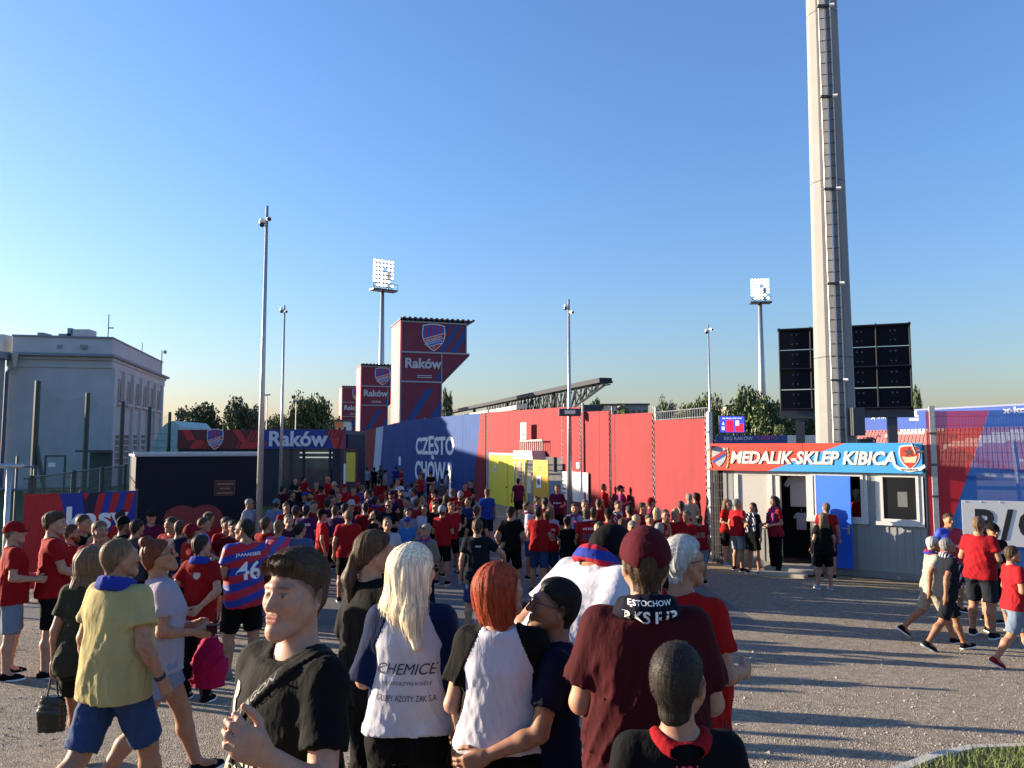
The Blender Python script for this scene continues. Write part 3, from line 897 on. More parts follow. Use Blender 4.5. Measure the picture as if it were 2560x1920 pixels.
def make_far_stand():
    A, B = (44.9, 105.0), (62.0, 66.2)
    loc, rz = frame(A, B)
    t = thing('grandstand', 'far blue grandstand with red and white seats behind the fan shop', 'grandstand', loc, rz)
    L = (Vector(B) - Vector(A)).length
    S = lambda u, v: hit(u, v, A, B)
    mb_ = mat('stand_blue', '#123f8e', .6, .08, .5, spec=.2)
    zt = S(2400, 1012)[1]; zf = S(2200, 1066)[1]
    box_part('back_board', mb_, t, -6, 8.0, zf - .8, L + 20, 8.3, zt)
    box_part('top_rail', mat('stand_rail', '#123a86', .5), t, -6, 7.9, zt, L + 20, 8.4, zt + .22)
    S8 = lambda u, v: hit(u, v, (A[0] + 8 * math.sin(-rz), A[1] + 8 * math.cos(rz)), (B[0] + 8 * math.sin(-rz), B[1] + 8 * math.cos(rz)))
    def word(s_, u0, u1, v, hpx, **kw):
        a, z = S8(u0, v); b, _ = S8(u1, v)
        z2 = S8(u0, v - hpx / 2)[1]; z1 = S8(u0, v + hpx / 2)[1]
        return lettering(s_, t, M_PRINTW, (a + b) / 2, 7.97, z, h=z2 - z1, w=b - a, extrude=.02, bold=.03, **kw)
    word('x-kom', 2118, 2158, 1043, 12); word('TAURON', 2193, 2234, 1041, 11); word('ZML', 2274, 2296, 1034, 16); word('x-kom', 2508, 2590, 1026, 15)
    a, z = S8(2274, 1048); b, _ = S8(2297, 1048)
    box_part('logo_bar', M_PRINTW, t, a, 7.97, z - .2, b, 7.99, z + .12)
    a, z = S8(2183, 1041)
    MB().prism([(a - .35, z - .5), (a - .1, z), (a - .35, z + .5), (a, z + .2), (a + .35, z + .5), (a + .15, z), (a + .35, z - .5), (a, z - .2)], 7.95, 7.97).build('logo_star', M_PRINTW, t)
    # stepped terrace and seats
    mt = mat('terrace_concrete', (.38, .37, .36), .9, .1)
    rows = 15; z_hi = zf - .3; z_lo = .8
    red, wht = MB(), MB()
    for r_ in range(rows):
        y = 7.6 - r_ * .8; z = z_hi - (z_hi - z_lo) * r_ / (rows - 1)
        box_part('terrace_step', mt, t, -6, y - .78, 0, L + 18, y + .02, z - .40)
        x = -5.5
        while x < L + 17:
            f = math.sin(x * .33 + r_ * .55) + .6 * math.sin(x * .13 - r_ * .3)
            q = wht if f > .72 else red
            q.box(x, y - .40, z - .38, x + .40, y - .02, z - .32); q.box(x, y - .06, z - .38, x + .40, y - .005, z + .05)
            x += .56
    tag(red.build('seats', mat('seat_red', '#7c2029', .6, .1), t), kind='stuff'); tag(wht.build('seats', mat('seat_white', (.36, .35, .35), .6, .1), t), kind='stuff')
    # low perimeter boards in front of the pitch side
    A2, B2 = at(1790, 1100, 98), at(2045, 1097, 98)
    p = thing('perimeter_board', 'row of blue and white advertising boards above the shop roof', 'advertising board', (A2.x, 98, 0))
    w = B2.x - A2.x; z1 = at(1790, 1088, 98).z; z0 = at(1790, 1106, 98).z
    box_part('board', mat('board_blue', '#2b4380', .5, .2, .5), p, 0, 0, z0 - 1.5, w * .70, .3, z1)
    box_part('board', mat('board_pale', (.62, .60, .54), .6, .1), p, w * .70, 0, z0 - 1.5, w * 1.12, .3, z1)
    lettering('RKS RAKÓW', p, M_PRINTW, w * .22, -.03, (z1 + z0) / 2 + .1, w=w * .28, extrude=.02)
    lettering('CZĘSTO', p, mat('board_pink', '#d8508c', .5), w * .50, -.03, (z1 + z0) / 2 + .1, w=w * .2, extrude=.02)
    a = at(2150, 1100, 60)
    c = thing('player_tunnel', 'low black box structure beside the mast foot', 'cabin', (a.x, 60, 0))
    box_part('body', M_BLACK, c, 0, 0, 0, 1.25, 2, at(2150, 1097, 60).z)
    box_part('lamp', M_WHITE, c, 1.0, -.05, at(2150, 1104, 60).z, 1.08, -.001, at(2150, 1100, 60).z)
make_far_stand()

# ================================================================== fan shop
SA, SB = (5.25, 20.5), (9.26, 17.58)
def make_shop():
    loc, rz = frame(SA, SB)
    S = lambda u, v: hit(u, v, SA, SB)
    t = thing('fan_shop', 'grey container fan shop with a red and light blue name board and open door', 'shop', loc, rz)
    L = (Vector(SB) - Vector(SA)).length
    sid = mat('siding_grey', (.27, .28, .265), .55, .1, 2, bump=.08, bscale=20)
    wht = mat('shop_white', (.58, .57, .53), .55, .08)
    H = 2.45; z_f = .18
    x = lambda u, v=1250: S(u, v)[0]
    xs_sh0, xs_sh1 = x(1847), x(1922)
    xd0, xd1 = x(1951), x(2037)
    xw0, xw1 = x(2128), x(2153)
    xv0, xv1 = x(2209), x(2291)
    zw0, zw1 = S(2250, 1298)[1], S(2250, 1193)[1]
    # front wall built round its openings, with raised ribs
    def wall(x0, x1, z0, z1):
        box_part('wall_panel', sid, t, x0, .0, z0, x1, .08, z1)
        k = x0 + .06
        while k < x1 - .05:
            if z1 - z0 > .3: MB().prism([(k, z0), (k + .035, z0), (k + .035, z1), (k, z1)], -.014, .0005).build('rib', sid, t)
            k += .165
    xg = xw0 - .95
    wall(x(1809), xs_sh0 - .12, z_f, H); wall(xs_sh0 - .12, xs_sh1 + .1, z_f, .98)
    wall(xs_sh1 + .1, xd0 - .1, z_f, H); wall(xd1 + .08, xg, z_f, H)
    wall(xg, xw1 + .1, z_f, zw0 - .14); wall(xw1 + .1, xv0 - .18, z_f, H); wall(xv0 - .18, xv1 + .2, z_f, zw0 - .16)
    wall(xv1 + .2, L, z_f, H)
    box_part('head_rail', wht, t, xs_sh0 - .12, -.004, H - .12, xv1 + .2, .07, H)
    box_part('sill_rail', mat('shop_base', (.20, .20, .19), .7), t, x(1809), -.02, .02, L, .1, z_f)
    # shutter
    sh = box_part('shutter_frame', wht, t, xs_sh0 - .11, -.03, .98, xs_sh0, .06, H - .12)
    box_part('shutter_frame', wht, t, xs_sh1, -.03, .98, xs_sh1 + .10, .06, H - .12)
    mb = MB(); z = 1.0
    while z < H - .14:
        mb.box(xs_sh0 + .002, .005, z, xs_sh1 - .002, .02, z + .036); mb.box(xs_sh0 + .002, .015, z + .036, xs_sh1 - .002, .025, z + .042); z += .042
    tag(mb.build('shutter', mat('shutter_cream', (.52, .50, .45), .55, .05), t), kind='stuff')
    # door way and open door
    for a, b in ((xd0 - .10, xd0), (xd1, xd1 + .08)): box_part('door_jamb', wht, t, a, -.03, z_f, b, .09, H - .14)
    zdt = S(2000, 1186)[1]
    box_part('door_head', wht, t, xd0, -.03, zdt, xd1, .09, H - .13)
    d = thing('shop_door', 'bright blue shop door swung open flat against the window', 'door', loc, rz) if False else None
    mblue = mat('door_blue', '#1a5fd0', .4, .05, 2)
    dl = (x(2127, 1300) - x(2034, 1300))
    dv = MB()
    A0 = (xd1 + .02, -.06); A1 = (xd1 + .02 + dl, -.24)
    nx, ny = -(A1[1] - A0[1]), A1[0] - A0[0]; nl = math.hypot(nx, ny); nx, ny = nx / nl * .045, ny / nl * .045
    door = MB().slab([A0, A1, (A1[0] + nx, A1[1] + ny), (A0[0] + nx, A0[1] + ny)], .2, zdt - .01).build('door', mblue, t)
    MB().slab([(A0[0] - nx * .2, A0[1] - ny * .2), (A0[0] + .03, A0[1] - .012), (A0[0] + .03 + nx, A0[1] - .012 + ny), (A0[0] + nx * 1.2, A0[1] + ny * 1.2)], .2, zdt).build('door_edge', mat('door_edge', (.55, .56, .58), .4), door)
    hx, hy = A0[0] + (A1[0] - A0[0]) * .93, A0[1] + (A1[1] - A0[1]) * .93
    box_part('handle_plate', M_STEEL, door, hx - .02, hy - .03, 1.0, hx + .02, hy - .004, 1.22)
    MB().tube((hx, hy - .06, 1.13), (hx - .16, hy - .045, 1.13), .010, n=6).build('handle', M_STEEL, door)
    # windows
    def window(x0, x1, z0, z1, fl):
        f = box_part('window_frame', wht, t, x0 - .06, -.045, z0 - .06, x1 + .06, -.0, z0)
        for b in ((x0 - .06, z0, x0, z1), (x1, z0, x1 + .06, z1), (x0 - .06, z1, x1 + .06, z1 + .06)):
            box_part('frame_bar', wht, f, b[0], -.045, b[1], b[2], .0, b[3])
        for b in ((x0 - .17, z0 - .06, x0 - .062, z1 + .06), (x1 + .062, z0 - .06, x1 + .15, z1 + .06)):
            box_part('architrave', wht, f, b[0], -.025, b[1], b[2], -.002, b[3])
        box_part('sill', wht, f, x0 - .17, -.07, z0 - .15, x1 + .15, .0, z0 - .062)
        return f
    f1 = window(xg + .1, xw1, zw0, zw1, 0); f2 = window(xv0, xv1, zw0, zw1, 0)
    gm = mat('window_glass', (.9, .95, .95), .03, 0, trans=1.0, spec=.5)
    gm.node_tree.nodes['Principled BSDF'].inputs['IOR'].default_value = 1.12
    box_part('pane', M_GLASS, f2, xv0, -.015, zw0, xv1, -.008, zw1)
    nt = box_part('window_notice', mat('grey_paper', (.13, .14, .14), .7), f2, xv0 + .30, -.022, zw0 + .28, xv0 + .50, -.016, zw0 + .62)
    # room behind
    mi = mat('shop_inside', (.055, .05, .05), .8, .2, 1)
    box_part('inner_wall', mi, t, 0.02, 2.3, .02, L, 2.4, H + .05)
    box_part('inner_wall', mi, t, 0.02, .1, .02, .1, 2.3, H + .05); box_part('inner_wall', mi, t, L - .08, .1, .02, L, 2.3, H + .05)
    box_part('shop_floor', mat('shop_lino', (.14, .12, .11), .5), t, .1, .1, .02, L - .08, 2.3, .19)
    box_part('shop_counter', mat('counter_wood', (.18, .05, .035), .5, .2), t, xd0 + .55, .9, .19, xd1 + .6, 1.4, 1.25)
    box_part('roof', M_DARKSTEEL, t, -.02, -.02, H + .05, L + .02, 2.42, H + .62)
    # name board
    zb0, zb1 = S(1790, 1174)[1], S(1790, 1108)[1]
    zb0 = (zb0 + S(2300, 1185)[1]) / 2; zb1 = (zb1 + S(2300, 1108)[1]) / 2
    xa, xb = x(1778, 1140), x(2307, 1140)
    xm0, xm1 = x(1924, 1177), x(2117, 1110)
    bd = MB().prism([(xa, zb0), (xm0, zb0), (xm1, zb1), (xa, zb1)], -.14, -.04).build('name_board', mat('board_red', '#d24a3a', .5, .06, 1), t)
    MB().prism([(xm0, zb0), (xb, zb0), (xb, zb1), (xm1, zb1)], -.14, -.04).build('name_board', mat('board_sky', '#3f9bd6', .5, .05, 1), t)
    xs = x(2010, 1140)
    box_part('board_joint', M_DARKSTEEL, bd, xs - .004, -.1425, (zb0 + zb1) / 2 + .08, xs + .004, -.1405, zb1)
    tx0, tx1 = x(1831, 1145), x(2243, 1145)
    zt, zl = S(2040, 1128)[1], S(2040, 1161)[1]
    lettering('MEDALIK-SKLEP KIBICA', t, mat('letter_outline', (.20, .15, .12), .6), (tx0 + tx1) / 2 + .012, -.144, (zt + zl) / 2 - .012, h=zt - zl, w=tx1 - tx0, bold=.035, shear=.22, extrude=.003)  # dark outline of the name, set just behind the cream letters
    lettering('MEDALIK-SKLEP KIBICA', t, mat('letter_cream', (.80, .76, .66), .5, .03), (tx0 + tx1) / 2, -.152, (zt + zl) / 2, h=zt - zl, w=tx1 - tx0, bold=.035, shear=.22, extrude=.004)
    cz = (zb0 + zb1) / 2
    # left badge: pale shield in a wreath
    cx = x(1803, 1140)
    c1 = MB().prism([(cx + a * .44, cz + b * .50) for a, b in SHIELD], -.150, -.139).build('badge', mat('badge_grey', (.42, .44, .46), .6), t)
    MB().prism([(cx - .17, cz - .10), (cx + .17, cz + .10), (cx + .17, cz + .19), (cx - .17, cz - .01)], -.154, -.1505).build('badge_band', M_CR, c1)
    MB().prism([(cx - .17, cz - .17), (cx + .17, cz + .03), (cx + .17, cz + .09), (cx - .17, cz - .11)], -.154, -.1505).build('badge_band', M_CB, c1)
    for s_ in (-1, 1):
        for k in range(7):
            a = math.radians(-80 + k * 22)
            MB().ico((cx + s_ * (.20 + .05 * math.cos(a)), -.145, cz + .26 * math.sin(a)), .035, (.8, .3, 1.2)).build('wreath_leaf', mat('wreath_gold', (.45, .33, .06), .5), c1)
    # right badge: red shield with star, pennant and ribbon
    cx = x(2276, 1140)
    c2 = MB().prism([(cx + a * .50, cz + .02 + b * .56) for a, b in SHIELD], -.150, -.139).build('badge', M_CRW, t)
    MB().prism([(cx + a * .44, cz + .02 + b * .50) for a, b in SHIELD], -.154, -.1505).build('badge_field', mat('badge_red', '#c8402c', .5), c2)
    st = []
    for k in range(10):
        a = math.pi / 2 + k * math.pi / 5; rr = .13 if k % 2 == 0 else .05
        st.append((cx + math.cos(a) * rr * (1.25 if k % 2 == 0 else 1), cz + .13 + math.sin(a) * rr))
    MB().prism(st[::-1], -.158, -.1545).build('badge_star', mat('badge_dark', (.10, .05, .04), .6), c2)
    MB().prism([(cx - .15, cz + .04), (cx - .10, cz - .10), (cx + .12, cz - .10), (cx + .16, cz + .05), (cx, cz + .02)], -.158, -.1545).build('badge_field', mat('badge_sand', (.62, .55, .36), .6), c2)
    rib = [(cx - .30, cz - .13), (cx - .20, cz - .20), (cx, cz - .235), (cx + .20, cz - .20), (cx + .30, cz - .13), (cx + .32, cz - .20), (cx + .22, cz - .275), (cx, cz - .31), (cx - .22, cz - .275), (cx - .32, cz - .20)]
    MB().prism(rib[::-1], -.162, -.1585).build('badge_ribbon', M_CRW, c2)
    lettering('RKS RAKÓW', c2, M_BLACK, cx, -.166, cz - .255, w=.34, extrude=.001)
    # step in front of the door
    s = thing('door_step', 'grey timber step platform below the open shop door', 'step', loc, rz)
    box_part('deck', mat('step_grey', (.26, .25, .22), .8, .2, 6), s, xd0 - .2, -.75, .06, xd1 + .1, -.05, .17, bevel=.01)
    box_part('lower_step', mat('step_pale', (.40, .36, .29), .85, .15, 6), s, xd0 - .45, -1.05, .0, xd1 + .0, -.76, .09, bevel=.01)
    # lamp and camera on the board ends
    lp = thing('wall_lamp', 'small white lamp on the left end of the shop name board', 'lamp', loc, rz)
    box_part('head', M_WHITE, lp, xa - .02, -.26, zb1 - .16, xa + .08, -.16, zb1 - .04, bevel=.02)
    box_part('bracket', M_STEEL, lp, xa - .01, -.17, zb1 - .12, xa + .02, -.139, zb1 - .08)
    cm = thing('security_camera', 'dark camera bracket on the right end of the shop name board', 'camera', loc, rz)
    MB().tube((xb - .18, -.18, zb1 - .02), (xb - .10, -.24, zb1 - .24), .03, n=6).build('arm', M_DARKSTEEL, cm)
    MB().tube((xb - .10, -.24, zb1 - .20), (xb + .06, -.26, zb1 - .20), .03, n=6).build('housing', M_DARKSTEEL, cm)
    # shirts hanging inside the door
    def hung_shirt(px, py, pz, m_, lb, s_=1.0):
        q = thing('hanging_shirt', lb, 'shirt', loc, rz, 'shirts hanging in the shop doorway')
        p = [(-.10, 0), (-.26, -.06), (-.37, -.26), (-.27, -.31), (-.21, -.22), (-.22, -.78), (.22, -.78), (.21, -.22), (.27, -.31), (.37, -.26), (.26, -.06), (.10, 0), (0, -.05)]
        MB().prism([(px + a * s_, pz + b * s_) for a, b in p], py, py + .05).build('cloth', m_, q, bevel=.012)
        MB().tube((px, py + .02, pz), (px, py + .02, pz + .09), .006, n=5).build('hanger', M_STEEL, q)
    hung_shirt((xd0 + xd1) / 2 - .05, .30, zdt - .03, mat('shirt_grey', (.42, .38, .36), .9, .1), 'pale grey shirt hanging at the top of the shop doorway')
    hung_shirt((xd0 + xd1) / 2 + .1, .9, zdt - .62, mat('shirt_stripe', (.30, .06, .07), .9, .1), 'dark red shirt hanging lower inside the shop doorway', .8)
    hung_shirt((xd0 + xd1) / 2 - .02, .35, zdt - .95, mat('shirt_pale', (.30, .29, .32), .9, .1), 'dull striped shirt hanging near the doorway floor', .55)
    # narrow wire fence between the red wall and the shop
    a, b = x(1774, 1250), x(1808, 1250)
    f = thing('wire_gate', 'narrow dark wire panel between red wall and shop', 'fence', loc, rz)
    box_part('backing', mat('gate_dark', (.03, .032, .036), .7), f, a, .35, 0, b, .38, 2.3)
    mb = MB()
    k = a
    while k < b: mb.tube((k, .05, .05), (k, .05, 2.35), .006, n=4); k += .06
    z = .1
    while z < 2.35: mb.tube((a, .05, z), (b, .05, z), .006, n=4); z += .2
    tag(mb.build('wires', mat('wire_grey', (.12, .115, .11), .5), f), kind='stuff')
    return S, L
SHOP_S, SHOP_L = make_shop()

# ================================================================== right-hand fence with mesh banner
def make_right_fence():
    A, B = (9.42, 17.45), (16.2, 14.75)
    loc, rz = frame(A, B)
    S = lambda u, v: hit(u, v, A, B)
    t = thing('banner_fence', 'wire fence covered by see-through red and blue mesh banner', 'fence', loc, rz)
    L = (Vector(B) - Vector(A)).length
    zt = S(2330, 1028)[1]
    e0, e1 = S(2472, 1028), S(2388, 1280)
    x_at = lambda z: e0[0] + (e1[0] - e0[0]) * (z - e0[1]) / (e1[1] - e0[1])
    mr_, mb_ = see_through('mesh_red', '#c2242e', .80), see_through('mesh_blue', '#1f5aa6', .78)
    x0 = S(2317, 1100)[0]
    MB().add([(x0, 0, .05), (x_at(.05), 0, .05), (x_at(zt), 0, zt), (x0, 0, zt), (x0, .006, .05), (x_at(.05), .006, .05), (x_at(zt), .006, zt), (x0, .006, zt)],
             [(0, 1, 2, 3), (0, 4, 5, 1), (1, 5, 6, 2), (2, 6, 7, 3), (3, 7, 4, 0)]).build('mesh_sheet', mr_, t)
    MB().add([(x_at(.05) + .003, 0, .05), (L, 0, .05), (L, 0, zt + .01), (x_at(zt) + .003, 0, zt)], [(0, 1, 2, 3)]).build('mesh_sheet', mb_, t)
    w = MB(); k = x0
    while k < 4.2: w.tube((k, .03, .05), (k, .03, zt), .0035, n=3, caps=False); k += .06
    z = .1
    while z < zt: w.tube((x0, .03, z), (4.2, .03, z), .005, n=3, caps=False); z += .2
    tag(w.build('wires', mat('fence_wire', (.20, .24, .30), .5), t), kind='stuff')
    p = box_part('post', M_STEEL, t, -.06, -.02, 0, .06, .10, zt + .12, bevel=.01)
    for z in (.5, 1.0, 1.9, 2.6, 3.3): box_part('clamp', M_DARKSTEEL, p, -.07, -.035, z, .07, -.021, z + .05)
    for xx in (2.6, 5.2): box_part('post', M_STEEL, t, xx - .04, .05, 0, xx + .04, .13, zt)
    # sector sign
    s = thing('sector_sign', 'white sector banner with big black letters on the mesh fence', 'banner', loc, rz)
    a = S(2403, 1250); b = S(2640, 1250); zl = S(2420, 1362)[1]
    box_part('cloth', mat('banner_white', (.72, .70, .68), .7, .05, 1), s, a[0], -.03, zl, b[0], -.015, a[1])
    lettering('B/C', s, M_BLACK, S(2525, 1300)[0], -.034, (zl + a[1]) / 2 - .02, h=(a[1] - zl) * .68, w=S(2615, 1300)[0] - S(2437, 1300)[0], extrude=.002, bold=.035, spacing=1.25)
    for u in (2412, 2452, 2500): MB().ico((S(u, 1252)[0], -.03, a[1] - .03), .02, (1, .5, 1)).build('eyelet', M_STEEL, s)
    # low wall and dim things behind the fence
    c = thing('inner_wall', 'dim grey low wall seen through the mesh fence', 'wall', loc, rz)
    box_part('body', mat('inner_grey', (.16, .17, .18), .8, .2, 1), c, .3, 5.0, 0, 1.6, 5.3, 2.4)
    q = thing('lamp_post', 'thin pale post behind the blue mesh banner', 'post', loc, rz)
    MB().tube((2.9, 6, 0), (2.7, 6, 3.2), .06, n=6).build('shaft', M_STEEL, q)
make_right_fence()

# ================================================================== left side: ticket container, pavilion, banner, fences
def make_container():
    A, B = (-9.62, 20.0), (-6.92, 21.5)
    loc, rz = frame(A, B)
    t = thing('ticket_container', 'black ticket-office container with a small red notice behind the left crowd', 'container', loc, rz)
    L = (Vector(B) - Vector(A)).length; H = 2.78; D = 2.5
    mk = mat('container_black', (.0045, .006, .013), .6, .15, 1.5, bump=.05, bscale=4, spec=.2)
    box_part('front', mk, t, 0, 0, .1, L, .06, H)
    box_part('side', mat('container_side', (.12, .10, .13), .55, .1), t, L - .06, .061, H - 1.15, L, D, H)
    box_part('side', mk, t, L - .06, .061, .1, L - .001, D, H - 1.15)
    box_part('side', mk, t, 0, .061, .1, .06, D, H); box_part('rear', mk, t, .06, D - .06, .1, L - .06, D, H)
    y = .15
    while y < D - .05:
        box_part('rib', mk, t, L - .0005, y, .12, L + .03, y + .07, H - 1.2); y += .19
    box_part('roof', mat('container_roof', (.30, .31, .33), .5, .1), t, -.04, -.05, H, L + .04, D + .05, H + .06)
    box_part('roof_rib', M_STEEL, t, -.04, .4, H + .06, L + .04, .5, H + .12)
    box_part('edge_strip', M_STEEL, t, L - .02, -.03, H - .02, L + .05, D, H + .0)
    S = lambda u, v: hit(u, v, A, B)
    a = S(536, 1201); b = S(587, 1238)
    f = box_part('notice', mat('notice_red', (.16, .02, .02), .5), t, a[0], -.02, b[1], b[0], -.001, a[1])
    box_part('notice_field', mat('notice_dark', (.02, .006, .01), .5), t, a[0] + .02, -.024, b[1] + .02, b[0] - .02, -.0205, a[1] - .02)
    nm = mat('notice_letters', (.30, .10, .07), .5)
    for i in range(3):
        cx, hw, z = (a[0] + b[0]) / 2, (b[0] - a[0]) * (.38 if i != 1 else .25), a[1] - .10 - i * .12
        box_part('notice_line', nm, t, cx - hw, -.027, z - .018, cx + hw, -.0245, z + .018)
    # big red heart outline print at the bottom
    mr = mat('heart_red', (.20, .015, .015), .6, .1)
    for cx in (S(452, 1330)[0], S(512, 1330)[0]):
        pts = []
        for k in range(17):
            q = math.pi * k / 16
            pts.append((cx + math.cos(q) * .43, 1.16 + math.sin(q) * .34))
        pts += [(cx - .43, .12), (cx + .43, .12)]
        MB().prism(pts[::-1], -.012 - (.003 if cx > 1.2 else 0), -.0005).build('heart_print', mr, t)
make_container()
def make_pavilion():
    A, B = at(446, 1120, 41.5), at(864, 1120, 40.0)
    A, B = (A.x, A.y), (B.x, B.y)
    loc, rz = frame(A, B)
    S = lambda u, v: hit(u, v, A, B)
    t = thing('club_pavilion', 'dark glazed club shop pavilion with crest and white name on its fascia', 'shop', loc, rz)
    L = (Vector(B) - Vector(A)).length
    z0, z1 = S(650, 1122)[1], S(650, 1074)[1]
    mdr = mat('fascia_dark', '#571a22', .6, .4, .9); mrd = mat('fascia_red', '#b52a2c', .6, .12, 1); mbl = mat('fascia_blue', '#253480', .6, .15, .6); mdk = mat('fascia_navy', '#141a30', .6, .2, 1)
    x = lambda u: S(u, 1095)[0]
    um = 658
    box_part('fascia', mdr, t, 0, -.12, z0, x(um), .0, z1)
    box_part('fascia', mbl, t, x(um), -.12, z0, L, .0, z1)
    def para(u0, u1, du, m_, f0=0.0, f1=1.0, e=1):
        za, zb = z0 + (z1 - z0) * f0, z0 + (z1 - z0) * f1
        a, b, d = x(u0), x(u1), x(u0 + du) - x(u0)
        MB().prism([(a, za), (b, za), (b + d, zb), (a + d, zb)], -.12 - .004 * e, -.1195 - .004 * (e - 1)).build('fascia_stripe', m_, t)
    para(472, 492, -14, mrd, .45, 1); para(478, 500, 14, mrd, 0, .45)
    for k in range(4): para(482 + k * 10, 487 + k * 10, 10, mrd, 0, .38, 2)
    para(604, 622, -20, mrd, .35, 1); para(600, 640, 12, mrd, 0, .35); para(640, 655, 20, mrd, 0, .35)
    for k in range(4): para(592 + k * 9, 596 + k * 9, 9, mrd, 0, .35, 2); para(620 + k * 9, 624 + k * 9, 12, mrd, .4, .95, 2)
    MB().prism([(x(838), z0), (L - .02, z0), (L - .02, z1), (x(818), z1)], -.124, -.1205).build('fascia_stripe', mrd, t)
    for k in range(5): para(812 + k * 9, 816 + k * 9, 10, mdr, .55, 1, 2)
    MB().prism([(x(845), z0), (L - .3, z0), (x(862), z0 + (z1 - z0) * .9), (x(852), z0 + (z1 - z0) * .5)], -.128, -.1245).build('fascia_stripe', mdr, t)
    lettering('Raków', t, mat('fascia_letters', (.62, .62, .66), .6, .03), x(749), -.15, (z0 + z1) / 2 + .02, w=x(823) - x(677), h=(z1 - z0) * .80, bold=.03, extrude=.02)
    crest(t, x(541), -.12, (z0 + z1) / 2, (z1 - z0) * 1.1)
    box_part('roof', M_DARKSTEEL, t, 0, 0, z1 - .25, L, 3.0, z1 - .05)
    # glazed front on the right half
    xa = x(700)
    for u in (700, 772 - 12, 826, 848): box_part('mullion', mdk, t, x(u) - .06, -.02, 0, x(u) + .06, .08, z0)
    box_part('pier', mdk, t, x(832), -.05, 0, x(856), .3, z0)
    gp = mat('pavilion_glass', (.05, .07, .08), .05, 0, spec=.6, alpha=.55)
    for a, b in ((700, 760), (760, 826)):
        box_part('pane', gp, t, x(a) + .07, .02, .1, x(b) - .07, .03, z0)
    box_part('side_wall', mdk, t, L - .1, .3, 0, L, 3.0, z1 - .26)
    box_part('rear_wall', mat('pavilion_back', (.20, .24, .24), .7, .2), t, 0, 2.9, 0, L, 3.0, z1 - .26)
    box_part('front_wall', mdk, t, 0, -.02, 0, xa - .06, .1, z0)
    for z in (z0 - .25, z0 - .5): box_part('ceiling_light', mat('ceiling_strip', (.8, .9, .85), .5, 0, emit=.8), t, xa + .2, 2.0, z, x(815), 2.1, z + .07)
    r = random.Random(4)
    for k in range(16):
        xx = xa + .25 + k * .19
        q = [(.42, .03, .05), (.30, .02, .03), (.55, .50, .38), (.05, .05, .07)][(k // 4) % 4 if k < 12 else 2]
        MB().prism([(xx, .9), (xx + .17, .9), (xx + .17, 1.9 - r.uniform(0, .1)), (xx, 1.9)], 1.2, 1.35).build('hanging_garment', mat('garment_%d' % (k % 5), q, .9, .1), t)
    # glass door standing open with yellow poster
    d = thing('glass_door', 'open glass door with dark red frame and yellow poster beside the pavilion', 'door', loc, rz)
    x0, x1 = x(858), x(899)
    zt = S(880, 1121)[1]
    mf = mat('door_frame_maroon', (.10, .02, .025), .5)
    box_part('frame_bar', mf, d, x0, -.3, zt - .12, x1, -.24, zt); box_part('frame_bar', mf, d, x1 - .1, -.3, .05, x1, -.24, zt - .121); box_part('frame_bar', mf, d, x0, -.3, .05, x0 + .08, -.24, zt - .121)
    box_part('pane', gp, d, x0 + .08, -.28, .1, x1 - .1, -.265, zt - .12)
    box_part('poster', mat('poster_yellow', (.62, .48, .05), .6), d, x(872), -.30, 1.3, x(895), -.283, zt - .2)
    box_part('poster', M_WHITE, d, x(866), -.30, 1.2, x(871), -.283, 2.2)
make_pavilion()
def make_kasy():
    A, B = at(62, 1236, 15.0), at(341, 1227, 16.0)
    A2, B2 = (A.x, A.y), (B.x, B.y)
    loc, rz = frame(A2, B2)
    S = lambda u, v: hit(u, v, A2, B2)
    t = thing('ticket_banner', 'red and blue fence banner reading kasy behind the left queue', 'banner', loc, rz)
    L = (Vector(B2) - Vector(A2)).length
    zt = A.z; zb = .32
    mr = mat('banner_red', '#a5161c', .7, .14, 2, bump=.4, bscale=5, stretch=(4, 4, .5)); mb_ = mat('banner_blue', '#1a2f86', .7, .2, 1.5); mn = mat('banner_navy', '#10142e', .7, .1)
    x = lambda u: S(u, 1260)[0]
    MB().prism([(0, zb), (x(168), zb), (x(168), zt - .55), (x(147), zt), (0, zt)], 0, .02).build('cloth', mr, t)
    MB().prism([(x(168), zb), (L, zb), (L, zt + .02), (x(147), zt), (x(168), zt - .55)], 0, .02).build('cloth', mb_, t)
    MB().prism([(x(225), zt - .95), (x(262), zt + .01), (x(222), zt + .0), (x(205), zt - .02)], -.004, -.0005).build('cloth_shape', mn, t)
    for k, u in enumerate((252, 288, 324)):
        MB().prism([(x(u - 24), zt - .62), (x(u - 8), zt - .62), (x(u + 12), zt - .015), (x(u - 6), zt - .015)], -.008, -.0045).build('cloth_stripe', mr, t)
    MB().prism([(x(213), zt - .15), (x(222), zt - .01), (x(204), zt - .01)], -.008, -.0045).build('cloth_shape', mr, t)
    zl, zh = S(250, 1318)[1], S(250, 1270)[1]
    lettering('kasy', t, M_PRINTW, (x(167) + x(322)) / 2, -.012, zl + .12, w=x(322) - x(167), bold=.03, extrude=.002)
    for u in (62, 200, 341):
        box_part('post', M_DARKSTEEL, t, x(u) - .025, .03, 0, x(u) + .025, .08, zt + .05)
make_kasy()
